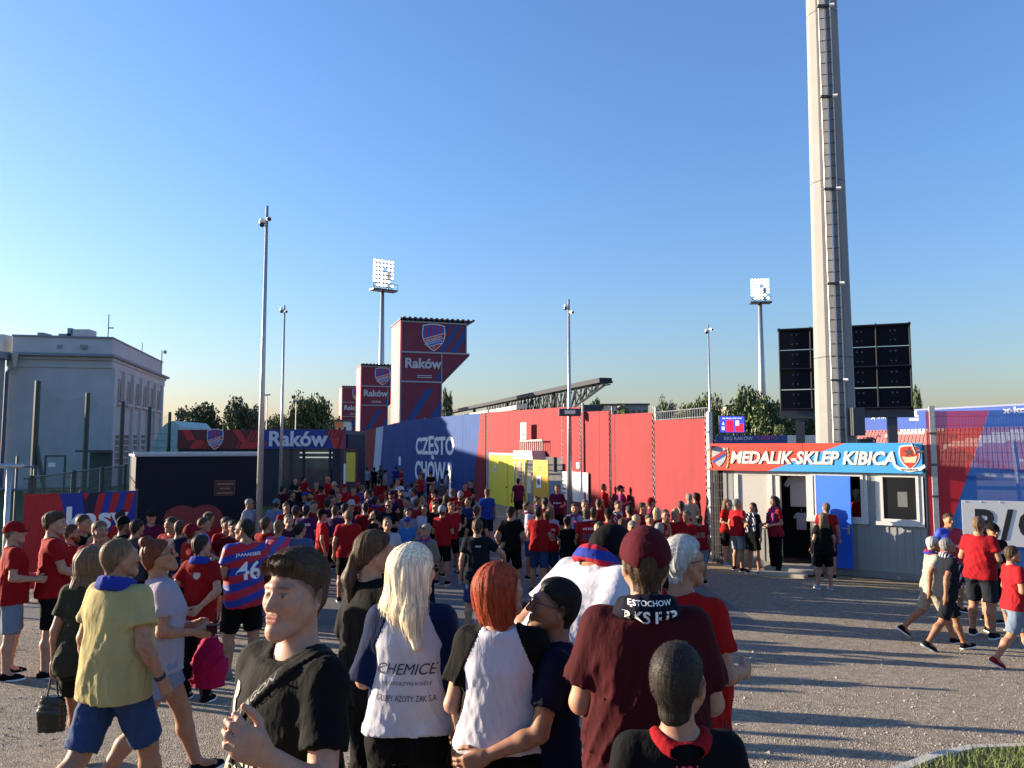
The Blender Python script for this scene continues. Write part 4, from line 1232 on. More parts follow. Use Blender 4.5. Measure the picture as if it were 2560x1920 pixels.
def make_left_fences():
    mg = mat('green_post', (.012, .035, .03), .5, .15)
    A, B = at(60, 1200, 14.9), at(345, 1160, 29.5)
    A2, B2 = (A.x, A.y), (B.x, B.y)
    loc, rz = frame(A2, B2)
    t = thing('wire_fence', 'dark green welded wire fence running back beside the ticket banner', 'fence', loc, rz)
    L = (Vector(B2) - Vector(A2)).length; H = 2.42
    S = lambda u, v: hit(u, v, A2, B2)
    for u in (80, 185, 255, 313):
        s = S(u, 1190)[0]
        box_part('post', mg, t, s - .05, -.05, 0, s + .05, .05, H + .04, bevel=.008)
    w = MB(); k = 0.
    while k < L: w.tube((k, 0, .05), (k, 0, H), .0035, n=3, caps=False); k += .10
    z = .1
    while z < H: w.tube((0, .01, z), (L, .01, z), .005, n=3, caps=False); z += .2
    tag(w.build('wires', mat('wire_green', (.05, .10, .085), .5), t), kind='stuff')
    w = MB().tube((0, 0, H), (L, 0, H), .02, n=5).build('top_rail', mg, t)
    n = thing('ball_stop_net', 'tall dark posts with a fine green net in front of the grey building', 'net fence', (0, 0, 0))
    pts = [(95, 952, 22.9), (220, 982, 27.8), (308, 1003, 33.0), (375, 1017, 37.8), (425, 1030, 43.0)]
    P = []
    for u, v, Y in pts:
        q = at(u, v, Y); P.append(q)
        MB().tube((q.x - .0, q.y, 0), (q.x, q.y, q.z), .10, .085, 8).build('post', mg, n)
    q = P[0]; MB().tube((q.x + .05, q.y, q.z * .62), (q.x + .85, q.y - .2, 0), .06, n=6).build('brace', mg, n)
    q = P[4]; MB().tube((q.x - .05, q.y, q.z * .6), (q.x - .6, q.y, 0), .05, n=6).build('brace', mg, n)
    net = see_through('green_net', '#2f6f66', .13)
    for a, b in zip(P[:-1], P[1:]):
        m = (a + b) / 2
        sag = .45
        MB().add([(a.x, a.y, 0), (m.x, m.y, 0), (b.x, b.y, 0), (b.x, b.y, b.z - .1), (m.x, m.y, (a.z + b.z) / 2 - sag), (a.x, a.y, a.z - .1)], [(0, 1, 4, 5), (1, 2, 3, 4)]).build('net', net, n)
    # galvanised frame at the left edge
    f = thing('steel_frame', 'galvanised pipe frame post at the far left edge', 'frame', (0, 0, 0))
    a = at(24, 1165, 13.6)
    MB().tube((a.x, a.y, 0), (a.x, a.y, a.z), .045, n=10).build('upright', M_STEEL, f, True)
    MB().tube((a.x - 1.5, a.y, a.z), (a.x + .25, a.y, a.z), .04, n=8).build('crossbar', M_STEEL, f, True)
    g = thing('pipe_rail', 'bluish pipe railing behind the galvanised frame', 'railing', (0, 0, 0))
    a, b = at(-40, 1165, 19), at(88, 1167, 19)
    for dz in (0, -.55): MB().tube((a.x, 19, a.z + dz), (b.x, 19, b.z + dz), .03, n=6).build('rail', mat('rail_blue', (.10, .14, .24), .5), g)
    for u in (-10, 43, 88): q = at(u, 1150, 19); MB().tube((q.x, 19, 0), (q.x, 19, at(u, 1140 if u == 43 else 1165, 19).z), .03, n=6).build('post', M_DARKSTEEL, g)
    # barrel shaped tent behind the net
    c = thing('tunnel_tent', 'pale green arched tunnel tent beside the grey building', 'tent', (0, 0, 0))
    a, b = at(378, 1060, 47), at(449, 1060, 47)
    wd = (b.x - a.x); hh = at(400, 1052, 47).z
    mt = mat('tent_green', (.30, .44, .42), .5, .1, 1)
    mb = MB(); N_ = 10
    prof = [(math.cos(math.pi - math.pi * k / N_ * .5) * .55 + .55, math.sin(math.pi * k / N_ * .5)) for k in range(N_ + 1)]
    prof = [(0, 0)] + [(wd * (.8 * (1 - math.cos(q)) ), hh * math.sin(q) ** .6) for q in [math.pi / 2 * k / N_ for k in range(1, N_ + 1)]] + [(wd * 1.0, hh * .92), (wd * 1.05, 0)]
    MB().prism([(a.x + px, pz) for px, pz in prof][::-1], 47, 52).build('cover', mt, c)
    for k in range(9): MB().box(a.x + .02, 46.96, .5 + k * .42, a.x + wd * .8, 46.995, .53 + k * .42).build('seam', mat('tent_seam', (.22, .34, .33), .6), c)
    # long cage crates near the grey wall
    e = thing('dugout', 'dark low roofed dugout by the grey building', 'dugout', (0, 0, 0))
    a, b = at(185, 1190, 40), at(245, 1125, 40)
    box_part('roof', M_DARKSTEEL, e, a.x, 40, b.z - .12, b.x, 41.5, b.z); box_part('back', mat('dugout_back', (.04, .05, .05), .7), e, a.x, 41.4, 0, b.x, 41.5, b.z - .121)
    s2 = thing('wire_gate', 'wire gate with a white plate in front of the grey building', 'gate', (0, 0, 0))
    a, b = at(112, 1180, 30), at(163, 1140, 30)
    for q in (a.x, b.x): MB().tube((q, 30, 0), (q, 30, b.z), .04, n=6).build('post', mg, s2)
    MB().tube((a.x, 30, b.z), (b.x, 30, b.z), .03, n=6).build('rail', mg, s2)
    pa, pb = at(121, 1167, 29.9), at(139, 1157, 29.9)
    box_part('plate', M_WHITE, s2, pa.x, 29.88, pa.z, pb.x, 29.9, pb.z)
make_left_fences()
def make_grey_building():
    A, B = (-31.0, 60.0), (-35.0, 78.0)
    t = thing('grey_building', 'two-storey grey rendered building with projecting cornice at far left', 'building', (0, 0, 0))
    mg = mat('render_grey', (.46, .455, .45), .85, .10, .6, bump=.1, bscale=6)
    mp = mat('render_band', (.46, .46, .46), .85, .08, .6); mdk = mat('render_dark', (.22, .24, .27), .8, .1)
    F = (-38.2, 58.6)
    G = (F[0] - 4.0, 78.0)
    S = lambda u, v: hit(u, v, A, B)
    zc = at(275, 888, 60).z; zp = at(275, 845, 60).z; zb = at(275, 921, 60).z
    poly = [A, B, G, F]
    def grow(o):
        c = Vector((sum(p[0] for p in poly) / 4, sum(p[1] for p in poly) / 4))
        return [tuple(Vector(p) + (Vector(p) - c).normalized() * o) for p in poly]
    MB().slab(poly, 0, zb).build('wall', mg, t)
    MB().slab(grow(.12), zb, zc - .45).build('frieze', mp, t)
    MB().slab(grow(.35), zc - .45, zc - .2).build('cornice', mp, t)
    MB().slab(grow(.9), zc - .2, zc).build('cornice', mdk, t)
    MB().slab(grow(-.4), zc, zp).build('parapet', mg, t)
    MB().slab(grow(-.25), zp, zp + .12).build('parapet_cap', mdk, t)
    # side windows in recessed bays
    loc, rz = frame(A, B)
    L = (Vector(B) - Vector(A)).length
    mw = mat('old_glass', (.045, .06, .085), .25, .1); 
    sub = bpy.data.objects.new('side_windows', None)
    d = Vector((B[0] - A[0], B[1] - A[1])).normalized(); nrm = Vector((-d.y, d.x)) * -1      # outwards (+x)
    if nrm.x < 0: nrm = -nrm
    def side_box(nm, m_, s0, s1, z0, z1, o0, o1, par=t):
        p = [Vector(A) + d * s0 + nrm * o0, Vector(A) + d * s1 + nrm * o0, Vector(A) + d * s1 + nrm * o1, Vector(A) + d * s0 + nrm * o1]
        return MB().slab([tuple(q) for q in p], z0, z1).build(nm, m_, par)
    ws = [(1338, 1392), (1447, 1500), (1550, 1595), (1635, 1685), (1725, 1762), (1795, 1838)]
    for i, (a, b) in enumerate(ws):
        u0, u1 = a / 4.608, b / 4.608
        s0, s1 = S(u0, 960)[0], S(u1, 960)[0]
        zt_, zb_ = S((u0 + u1) / 2, (770 + i * 28) / 4.608 + 780)[1], S((u0 + u1) / 2, (1045 + i * 18) / 4.608 + 780)[1]
        o = side_box('window', mw, s0, s1, zb_, zt_, .02, .05)
        side_box('sill', mp, s0 - .1, s1 + .1, zb_ - .2, zb_ - .02, .02, .25, o)
        side_box('mullion', mp, (s0 + s1) / 2 - .05, (s0 + s1) / 2 + .05, zb_ + .01, zt_ - .01, .051, .08, o)
        side_box('pilaster', mp, s1 + .35, s1 + .75, 0, zb, .0, .22)
        zl = S((u0 + u1) / 2, 1088)[1]
        if i < 4:
            o = side_box('window', mw, s0, s1, zl - 2.6, zl, .02, .05)
            for k in range(5): side_box('shutter_bar', mp, s0, s1, zl - 2.4 + k * .5, zl - 2.3 + k * .5, .051, .08, o)
    side_box('pilaster', mp, .05, .8, 0, zb, 0, .22)
    # vents and rooftop pieces
    fd = Vector((F[0] - A[0], F[1] - A[1])).normalized(); fl = (Vector(F) - Vector(A)).length
    for u in (149, 207):
        q = at(u, 866, 59.6)
        box_part('vent', mdk, t, q.x - .17, q.y - .05, q.z - .15, q.x + .17, q.y + .6, q.z + .12)
    def roof_box(nm, u0, u1, v0, v1, m_, Y=62):
        a, b = at(u0, v1, Y), at(u1, v0, Y)
        return box_part(nm, m_, t, a.x, Y, zp - .3, b.x, Y + 1.2, b.z)
    roof_box('roof_vent', 93, 108, 831, 845, mdk); roof_box('roof_house', 181, 222, 823, 845, mg); roof_box('roof_vent', 146, 180, 834, 845, mdk); roof_box('roof_fan', 168, 178, 820, 836, mdk)
    q = at(270, 844, 61); MB().tube((q.x, 61, q.z), (q.x, 61, at(270, 786, 61).z), .035, n=5).build('aerial', M_DARKSTEEL, t)
    q2 = at(284, 820, 61); MB().tube((q.x, 61, q2.z), (q2.x, 61, q2.z), .05, n=5).build('aerial_arm', M_DARKSTEEL, t)
    q = at(355, 880, 70); MB().tube((q.x, 70, q.z - .5), (q.x, 70, at(355, 857, 70).z), .03, n=5).build('aerial', M_DARKSTEEL, t)
    q = at(404, 905, 77); MB().tube((q.x, 77, q.z - .5), (q.x, 77, at(404, 876, 77).z), .05, n=5).build('camera_mast', M_STEEL, t)
    MB().ico((q.x + .3, 77, at(404, 880, 77).z), .22).build('camera', M_STEEL, t)
    # gutter pipe
    q = at(14, 1000, 58.0); MB().tube((q.x, 58.0, 0), (q.x, 58.0, at(14, 930, 58).z), .12, n=8).build('rain_pipe', mat('pipe_blue', (.06, .09, .16), .5), t)
    q2 = at(36, 905, 58.0); MB().tube((q.x, 58, at(14, 930, 58).z), (q2.x, 58, at(36, 918, 58).z), .12, n=8).build('rain_pipe', M_STEEL, t)
    MB().tube((q2.x, 58, at(36, 918, 58).z), (q2.x, 58, at(36, 882, 58).z), .14, .3, n=8).build('hopper', M_STEEL, t)
    # lower wing; its unseen length towards the camera is shaped to shade the crowd
    w = thing('grey_wing', 'lower grey wing of the building cut by the left edge', 'building', (0, 0, 0))
    P2 = [(-38.25, 56.9), (-38.25, 58.4), (-66, 58.4), (-66, 37.0), (-39.6, 37.0)]
    zr = at(20, 878, 57).z
    MB().slab(P2, 0, zr - .5).build('wall', mg, w)
    MB().slab([(-37.7, 56.8), (-37.7, 58.5), (-66.5, 58.5), (-66.5, 36.4), (-39.1, 36.4)], zr - .5, zr).build('cornice', mdk, w)
    q = at(4, 845, 60); MB().box(q.x - 2.5, 59.5, zr, q.x + .5, 61, at(4, 838, 60).z).build('roof_house', mg, w)
make_grey_building()

# ================================================================== trees and far buildings
M_BARK = mat('bark', (.07, .05, .035), .9, .3, 6)
def leaf_mat(name, c):
    m = mat(name, c, .7, .38, 1.1)
    return m
_crowns = {}
def crown_mesh(seed, n=5200, lobes=19, squash=1.0):
    if (seed, squash) in _crowns: return _crowns[(seed, squash)]
    r = random.Random(seed); vs = []; fs = []
    L = []
    for k in range(lobes):
        a = r.uniform(0, 6.28); rr = r.uniform(.1, .62); z = r.uniform(.10, .80)
        rad = r.uniform(.24, .40) * (1.1 - .35 * abs(z - .45))
        L.append((math.cos(a) * rr * (1.1 - .6 * abs(z - .4)), math.sin(a) * rr * (1.1 - .6 * abs(z - .4)), z, rad))
    for i in range(n):
        cx, cy, cz, rad = r.choice(L)
        while True:
            x, y, z = r.gauss(0, 1), r.gauss(0, 1), r.gauss(0, 1)
            l = math.sqrt(x * x + y * y + z * z)
            if l > .1: break
        q = rad * (r.random() ** .35) * r.uniform(.8, 1.15) / l
        p = Vector((cx + x * q, cy + y * q, cz + z * q * .8))
        s_ = r.uniform(.028, .062)
        e = Vector((r.gauss(0, 1), r.gauss(0, 1), r.gauss(0, 1))).normalized(); f = e.cross(Vector((r.gauss(0, 1), r.gauss(0, 1), r.gauss(0, 1)))).normalized()
        b = len(vs)
        vs += [tuple(p - e * s_), tuple(p + f * s_ * .6), tuple(p + e * s_), tuple(p - f * s_ * .6)]
        fs.append((b, b + 1, b + 2, b + 3))
    mb = MB(); mb.v = vs; mb.f = fs
    _crowns[(seed, squash)] = mb.mesh('crown')
    return _crowns[(seed, squash)]
def tree(label, u, vtop, wpx, Y, leaf, seed, vbase=1085, group=None, cat='tree'):
    b = at(u, 1120, Y); zt = at(u, vtop, Y).z; wd = wpx * 1.18 * Y / FPX
    t = thing('tree' if cat == 'tree' else 'shrub', label, cat, (b.x, Y, 0), seed * 1.3, group)
    zc = min(zt * .35, 2.5)
    mesh_obj('crown', crown_mesh(seed), leaf, t, (0, 0, zc), (0, 0, 0), (wd * .62, wd * .62, (zt - zc) * .98))
    mb = MB().tube((0, 0, 0), (.05 * wd, 0, zt * .55), wd * .035 + .08, wd * .018 + .04, 8)
    mb.build('trunk', M_BARK, t)
    r = random.Random(seed)
    for k in range(4):
        a = r.uniform(0, 6.28); z = zt * r.uniform(.3, .5)
        MB().tube((0, 0, z), (math.cos(a) * wd * .3, math.sin(a) * wd * .3, z + zt * .25), wd * .015 + .03, .03, 6).build('limb', M_BARK, t)
LD = leaf_mat('leaf_dark', (.042, .065, .026)); LM = leaf_mat('leaf_mid', (.07, .105, .03)); LL = leaf_mat('leaf_light', (.115, .14, .045)); LG = leaf_mat('leaf_grey', (.085, .105, .06))
GT = 'trees beyond the entrance'
tree('broad dark tree rising behind the left half of the club fascia', 492, 1006, 118, 105, LD, 1, group=GT)
tree('tall dark tree behind the crest end of the club fascia, right of the broad one', 586, 990, 92, 100, LD, 2, group=GT)
tree('hazy olive tree just left of the tall camera pole', 634, 1014, 50, 120, LG, 3, group=GT)
tree('low green tree between the two left camera poles', 690, 1034, 60, 125, LM, 4, group=GT)
tree('low green tree behind the letter k of the club name', 728, 1030, 50, 130, LM, 5, group=GT)
tree('tall pale-leaved tree standing alone above the club name', 778, 977, 92, 100, LM, 6, group=GT)
tree('small distant tree between the club name and the farthest tower', 848, 1033, 36, 150, LG, 7, group=GT)
tree('dark conifer edge showing right of the nearest stair tower', 1112, 966, 36, 92, LD, 8, group=GT)
tree('small tree top over the stepped red wall beside the dark cabin', 1470, 1002, 52, 90, LM, 9, group=GT)
tree('tree top above the dark cabin roof', 1492, 990, 34, 95, LM, 10, group=GT)
tree('leafy tree hiding the cream block behind the red wall', 1560, 1012, 50, 85, LM, 11, group=GT)
tree('rounded tree over the lowest step of the red wall', 1648, 1000, 66, 120, LM, 12, group=GT)
tree('taller tree right of the rounded one above the red wall', 1672, 993, 46, 128, LG, 13, group=GT)
tree('olive bushy tree above the welded rail of the red wall', 1716, 1006, 58, 115, LL, 14, group=GT)
tree('leafy tree crossed by the thin camera pole', 1775, 982, 66, 128, LL, 1, group=GT)
tree('largest round tree left of the far floodlight mast', 1878, 962, 110, 135, LM, 2, group=GT)
tree('dark tree behind the small video screen', 1850, 1020, 90, 140, LD, 3, group=GT)
tree('dark bushy tree between far mast and scoreboard', 1930, 1028, 70, 138, LD, 5, group=GT)
tree('small bright shrub right of the far floodlight mast', 1948, 1060, 40, 110, LL, 4, group=GT)
tree('dark hedge-like tree below the scoreboard', 2000, 1030, 90, 132, LD, 6, group=GT)
tree('broad hedge tree left of the mast foot under the scoreboard', 2045, 1032, 60, 134, LD, 7, group=GT)
tree('narrow tree edge at the right side of the scoreboard', 2292, 960, 34, 120, LM, 8, group=GT)
def far_block(label, u0, u1, v0, Y, col, trim, wins, name='apartment_block'):
    a, b = at(u0, 1120, Y), at(u1, 1120, Y); zt = at(u0, v0, Y).z
    t = thing(name, label, 'building', (a.x, Y, 0))
    w = b.x - a.x
    m_ = mat('block_' + label[:6].strip() + str(u0), col, .8, .08, .3); m2 = mat('blocktrim_' + str(u0), trim, .7, .08)
    box_part('wall', m_, t, 0, 0, 0, w, 12, zt)
    box_part('roof', M_DARKSTEEL, t, -.3, -.3, zt, w + .3, 12.3, zt + .35)
    n, rows = wins
    for i in range(n):
        for j in range(rows):
            x = w * (i + .3) / n; z = zt - 1.0 - j * 2.9
            o = box_part('window', M_GLASS, t, x, -.06, z - 1.5, x + w / n * .45, .01, z)
            box_part('sill', m2, o, x - .1, -.15, z - 1.65, x + w / n * .45 + .1, .0, z - 1.51)
    return t, w, zt
far_block('cream block partly hidden by a tree above the stepped red wall', 1506, 1545, 1014, 150, (.55, .46, .32), (.6, .6, .6), (3, 2))
far_block('grey flat-roofed block right of the cream one above the red wall', 1548, 1622, 1013, 158, (.22, .23, .24), (.5, .5, .5), (5, 2))
far_block('small tan house roof between trees above the red wall', 1728, 1762, 1022, 150, (.50, .38, .24), (.5, .5, .5), (2, 1))
far_block('yellow flat-roofed building behind the scoreboard', 1925, 2060, 1012, 175, (.60, .42, .12), (.7, .7, .7), (9, 2))
far_block('dull brown house beside the largest tree', 1818, 1870, 1016, 170, (.32, .26, .18), (.4, .4, .4), (3, 2))
tb, wb, zb = far_block('low white and orange school building right of the camera poles', 706, 868, 1054, 145, (.55, .58, .62), (.6, .6, .6), (12, 1), 'school_building')
mo_ = mat('school_orange', (.62, .20, .06), .7, .05)
for f0, f1 in ((.10, .32), (.80, .93)): box_part('colour_panel', mo_, tb, wb * f0, -.09, zb - 1.2, wb * f1, -.07, zb - .1)
for u, v, lb in ((665, 988, 'thin street lamp between the two left camera poles'), (738, 1003, 'thin street lamp left of the lone tall tree')):
    b = at(u, 1110, 85); zt = at(u, v, 85).z
    q = thing('street_lamp', lb, 'street lamp', (b.x, 85, 0), 0, 'thin street lamps by the trees')
    MB().tube((0, 0, 0), (0, 0, zt), .09, .05, 6).build('pole', M_STEEL, q)
    MB().tube((-.35, 0, zt), (.35, 0, zt + .05), .08, n=5).build('lamp_head', M_STEEL, q)
# ================================================================== people: one continuous skin grown from a signed distance field
def axis(lo, hi, res, fine=()):
    out = [lo]; x = lo
    while x < hi:
        st = res
        for a, b, r in fine:
            if a - 1e-9 <= x <= b: st = min(st, r)
            elif x < a < x + st: st = min(st, max(a - x, r))
        x += st; out.append(x)
    return np.array(out)
class Field:
    def __init__(s, xs, ys, zs):
        s.xs, s.ys, s.zs = xs, ys, zs
        s.V = np.full((len(xs), len(ys), len(zs)), 0.5, dtype=np.float32)
    def sub(s, lo, hi):
        sl = []
        for ax, a, b in zip((s.xs, s.ys, s.zs), lo, hi):
            i = max(0, int(np.searchsorted(ax, a)) - 1); j = min(len(ax), int(np.searchsorted(ax, b)) + 1)
            if j - i < 1: return None, None
            sl.append(slice(i, j))
        P = (s.xs[sl[0]][:, None, None], s.ys[sl[1]][None, :, None], s.zs[sl[2]][None, None, :])
        return tuple(sl), P
    def put(s, fn, lo, hi, k=0.02, sub=False, m=0.06):
        sl, P = s.sub([a - m - k for a in lo], [b + m + k for b in hi])
        if sl is None: return
        d = fn(*P)
        a = s.V[sl]
        if sub:
            h = np.clip(0.5 - 0.5 * (a + d) / k, 0, 1)
            s.V[sl] = a * (1 - h) + (-d) * h + k * h * (1 - h)
        else:
            h = np.clip(0.5 + 0.5 * (d - a) / k, 0, 1)
            s.V[sl] = d * (1 - h) + a * h - k * h * (1 - h)
    def cone(s, a, b, r1, r2, k=0.02, cut=None, fy=1.0, **kw):
        a = np.array(a, float); b = np.array(b, float)
        ba = b - a; L2 = max(1e-9, float(ba @ ba)); L = L2 ** .5
        R = max(r1, r2)
        def fn(X, Y, Z):
            px, py, pz = X - a[0], Y - a[1], Z - a[2]
            t = (px * ba[0] + py * ba[1] + pz * ba[2]) / L2
            tc = np.clip(t, 0, 1)
            d = np.sqrt((px - tc * ba[0]) ** 2 + ((py - tc * ba[1]) / fy) ** 2 + (pz - tc * ba[2]) ** 2) - (r1 + (r2 - r1) * tc)
            if cut is not None:                     # flat end across the limb
                d = np.maximum(d, (t - cut) * L)
            return d
        s.put(fn, np.minimum(a, b) - R, np.maximum(a, b) + R, k, **kw)
    def ell(s, c, r, k=0.02, rot=None, **kw):
        c = np.array(c, float); r = np.array(r, float)
        R = float(r.max())
        def fn(X, Y, Z):
            x, y, z = X - c[0], Y - c[1], Z - c[2]
            if rot is not None:
                x, y, z = (rot[0][0] * x + rot[1][0] * y + rot[2][0] * z, rot[0][1] * x + rot[1][1] * y + rot[2][1] * z,
                           rot[0][2] * x + rot[1][2] * y + rot[2][2] * z)
            k0 = np.sqrt((x / r[0]) ** 2 + (y / r[1]) ** 2 + (z / r[2]) ** 2)
            k1 = np.sqrt((x / r[0] ** 2) ** 2 + (y / r[1] ** 2) ** 2 + (z / r[2] ** 2) ** 2)
            return k0 * (k0 - 1) / np.maximum(k1, 1e-6)
        e = r if rot is None else np.array([R, R, R])
        s.put(fn, c - e, c + e, k, **kw)
    def loft(s, secs, k=0.02, n=2.4, grow=0.0, z0=None, z1=None, fold=None, **kw):
        """secs: (z, cx, cy, rx, ry) from low to high"""
        S = np.array(secs, float)
        lo = [(S[:, 1] - S[:, 3]).min() - grow, (S[:, 2] - S[:, 4]).min() - grow, S[0, 0] if z0 is None else z0]
        hi = [(S[:, 1] + S[:, 3]).max() + grow, (S[:, 2] + S[:, 4]).max() + grow, S[-1, 0] if z1 is None else z1]
        def fn(X, Y, Z):
            z = Z.ravel()
            cx, cy, rx, ry = [np.interp(z, S[:, 0], S[:, i])[None, None, :] for i in (1, 2, 3, 4)]
            rx = rx + grow; ry = ry + grow
            q = (np.abs((X - cx) / rx) ** n + np.abs((Y - cy) / ry) ** n) ** (1 / n)
            d = (q - 1) * np.minimum(rx, ry)
            if fold is not None: d = d + fold(X, Y, Z)
            return np.maximum(d, np.maximum(lo[2] - Z, Z - hi[2]))
        s.put(fn, lo, hi, k, **kw)
    def warp_near(s, fn, d=.05):
        i, j, k = np.nonzero(np.abs(s.V) < d)
        if len(i): s.V[i, j, k] += fn(s.xs[i], s.ys[j], s.zs[k]).astype(np.float32)
    def warp(s, fn):
        X, Y, Z = s.xs[:, None, None], s.ys[None, :, None], s.zs[None, None, :]
        s.V += fn(X, Y, Z).astype(np.float32)
    def clip(s, fn):
        X, Y, Z = s.xs[:, None, None], s.ys[None, :, None], s.zs[None, None, :]
        s.V = np.maximum(s.V, fn(X, Y, Z)).astype(np.float32)
    def surface(s):
        V = s.V; ins = V < 0
        c = ins[:-1, :-1, :-1].astype(np.int8)
        c = c + ins[1:, :-1, :-1]; c += ins[:-1, 1:, :-1]; c += ins[:-1, :-1, 1:]
        c += ins[1:, 1:, :-1]; c += ins[1:, :-1, 1:]; c += ins[:-1, 1:, 1:]; c += ins[1:, 1:, 1:]
        act = (c > 0) & (c < 8)
        I = np.argwhere(act)
        if len(I) == 0: return np.zeros((0, 3)), np.zeros((0, 4), int)
        idx = np.full(act.shape, -1, np.int32); idx[act] = np.arange(len(I))
        off = np.array([(i, j, k) for i in (0, 1) for j in (0, 1) for k in (0, 1)])
        C = I[:, None, :] + off[None]
        vals = V[C[..., 0], C[..., 1], C[..., 2]]
        pts = np.stack([s.xs[C[..., 0]], s.ys[C[..., 1]], s.zs[C[..., 2]]], -1)
        acc = np.zeros((len(I), 3)); cnt = np.zeros(len(I))
        for a in range(8):
            for b in range(a + 1, 8):
                if bin(a ^ b).count('1') != 1: continue
                va, vb = vals[:, a], vals[:, b]
                m = (va < 0) != (vb < 0)
                if not m.any(): continue
                t = va[m] / (va[m] - vb[m])
                acc[m] += pts[m, a] + (pts[m, b] - pts[m, a]) * t[:, None]
                cnt[m] += 1
        verts = acc / cnt[:, None]
        faces = []
        for ax in range(3):
            o1, o2 = [(1, 2), (2, 0), (0, 1)][ax]
            A = [slice(None)] * 3; B = [slice(None)] * 3
            A[ax] = slice(0, -1); B[ax] = slice(1, None)
            e = ins[tuple(A)] != ins[tuple(B)]
            E = np.argwhere(e)
            m = (E[:, o1] > 0) & (E[:, o2] > 0) & (E[:, o1] < act.shape[o1]) & (E[:, o2] < act.shape[o2]) & (E[:, ax] < act.shape[ax])
            E = E[m]
            fl = ins[tuple(A)][tuple(E.T)]
            d1 = np.zeros(3, int); d1[o1] = 1
            d2 = np.zeros(3, int); d2[o2] = 1
            q = np.stack([idx[tuple((E - d1 - d2).T)], idx[tuple((E - d2).T)], idx[tuple(E.T)], idx[tuple((E - d1).T)]], 1)
            q[~fl] = q[~fl][:, ::-1]
            faces.append(q)
        F = np.concatenate(faces)
        F = F[(F >= 0).all(1)]
        return verts, F
def np_mesh(name, verts, F, color=None, smooth=True):
    me = bpy.data.meshes.new(name)
    me.vertices.add(len(verts)); me.vertices.foreach_set('co', np.asarray(verts, np.float32).ravel())
    k = F.shape[1]
    me.loops.add(F.size); me.loops.foreach_set('vertex_index', F.ravel().astype(np.int32))
    me.polygons.add(len(F)); me.polygons.foreach_set('loop_start', np.arange(0, F.size, k, dtype=np.int32))
    try: me.polygons.foreach_set('loop_total', np.full(len(F), k, np.int32))
    except Exception: pass
    me.update(calc_edges=True)
    if smooth: me.polygons.foreach_set('use_smooth', np.ones(len(F), bool))
    if color is not None:
        at_ = me.color_attributes.new('tint', 'FLOAT_COLOR', 'POINT')
        cc = np.ones((len(verts), 4), np.float32); cc[:, :3] = color
        at_.data.foreach_set('color', cc.ravel())
    me.update()
    return me

def smooth01(x):
    x = np.clip(x, 0, 1)
    return x * x * (3 - 2 * x)
def folds(seed, amp, f=26.0, up=0.35):
    """creases: ridged waves running mostly down the cloth, strong in some places and fading out in others"""
    r = np.random.RandomState(seed)
    W = [(r.normal(0, 1, 3) * np.array([1, 1, up])) for _ in range(6)]
    W = [w / np.linalg.norm(w) * f * s for w, s in zip(W, (0.5, 0.9, 1.3, 1.8, 2.4, 3.1))]
    ph = r.uniform(0, 6.28, 12)
    def fn(X, Y, Z):
        wx = np.sin(7.1 * Z + 4.3 * X + ph[6]) + .6 * np.sin(11 * Z - 6 * Y + ph[7]); wz = np.sin(8.3 * X + 5.0 * Y + ph[8])
        o = 0
        for i, (w, a) in enumerate(zip(W, (.55, .75, .85, .75, .55, .4))):
            t = np.sin(w[0] * X + w[1] * Y + w[2] * Z + ph[i] + 1.3 * wx + 0.7 * wz)
            m = .5 + .5 * np.sin(6.5 * X * (1 + .2 * i) + 5.5 * Z + 4 * Y + ph[(i * 5 + 3) % 12])
            o = o + a * m * ((1 - np.abs(t)) ** 2 * -1.25 + .10)
        return amp * o
    return fn

# ------------------------------------------------------------------ joints
# local frame: +Z up, the person faces -Y, the left side is +X; built for a standing height of 1.75 m
ARMS = {  # elbow and wrist of the left arm
    'down': ((.245, .035, 1.165), (.265, -.035, .925)),
    'loose': ((.27, .05, 1.17), (.30, -.06, .945)),
    'swingf': ((.235, -.06, 1.165), (.235, -.20, .97)),
    'swingb': ((.25, .13, 1.175), (.27, .14, .93)),
    'bent': ((.25, .02, 1.16), (.17, -.22, 1.12)),
    'phone': ((.24, -.01, 1.16), (.11, -.24, 1.23)),
    'cross': ((.235, -.07, 1.17), (-.02, -.20, 1.19)),
    'crossl': ((.235, -.07, 1.15), (-.01, -.235, 1.155)),
    'behind': ((.29, .12, 1.19), (.075, .205, .985)),
    'hip': ((.36, .09, 1.20), (.21, .01, 1.02)),
    'pocket': ((.29, .07, 1.18), (.215, -.05, .97)),
    'chin': ((.20, -.09, 1.17), (.09, -.17, 1.40)),
    'raise': ((.32, -.05, 1.40), (.25, -.12, 1.64)),
    'out': ((.36, -.01, 1.21), (.42, -.13, 1.02)),
    'fwd': ((.24, -.08, 1.17), (.20, -.31, 1.07)),
    'lift': ((.25, .0, 1.16), (.31, -.20, 1.32)),
}
def rotm(yaw=0, pitch=0, roll=0):
    return np.array(Euler((math.radians(-pitch), math.radians(roll), math.radians(yaw)), 'XYZ').to_matrix())
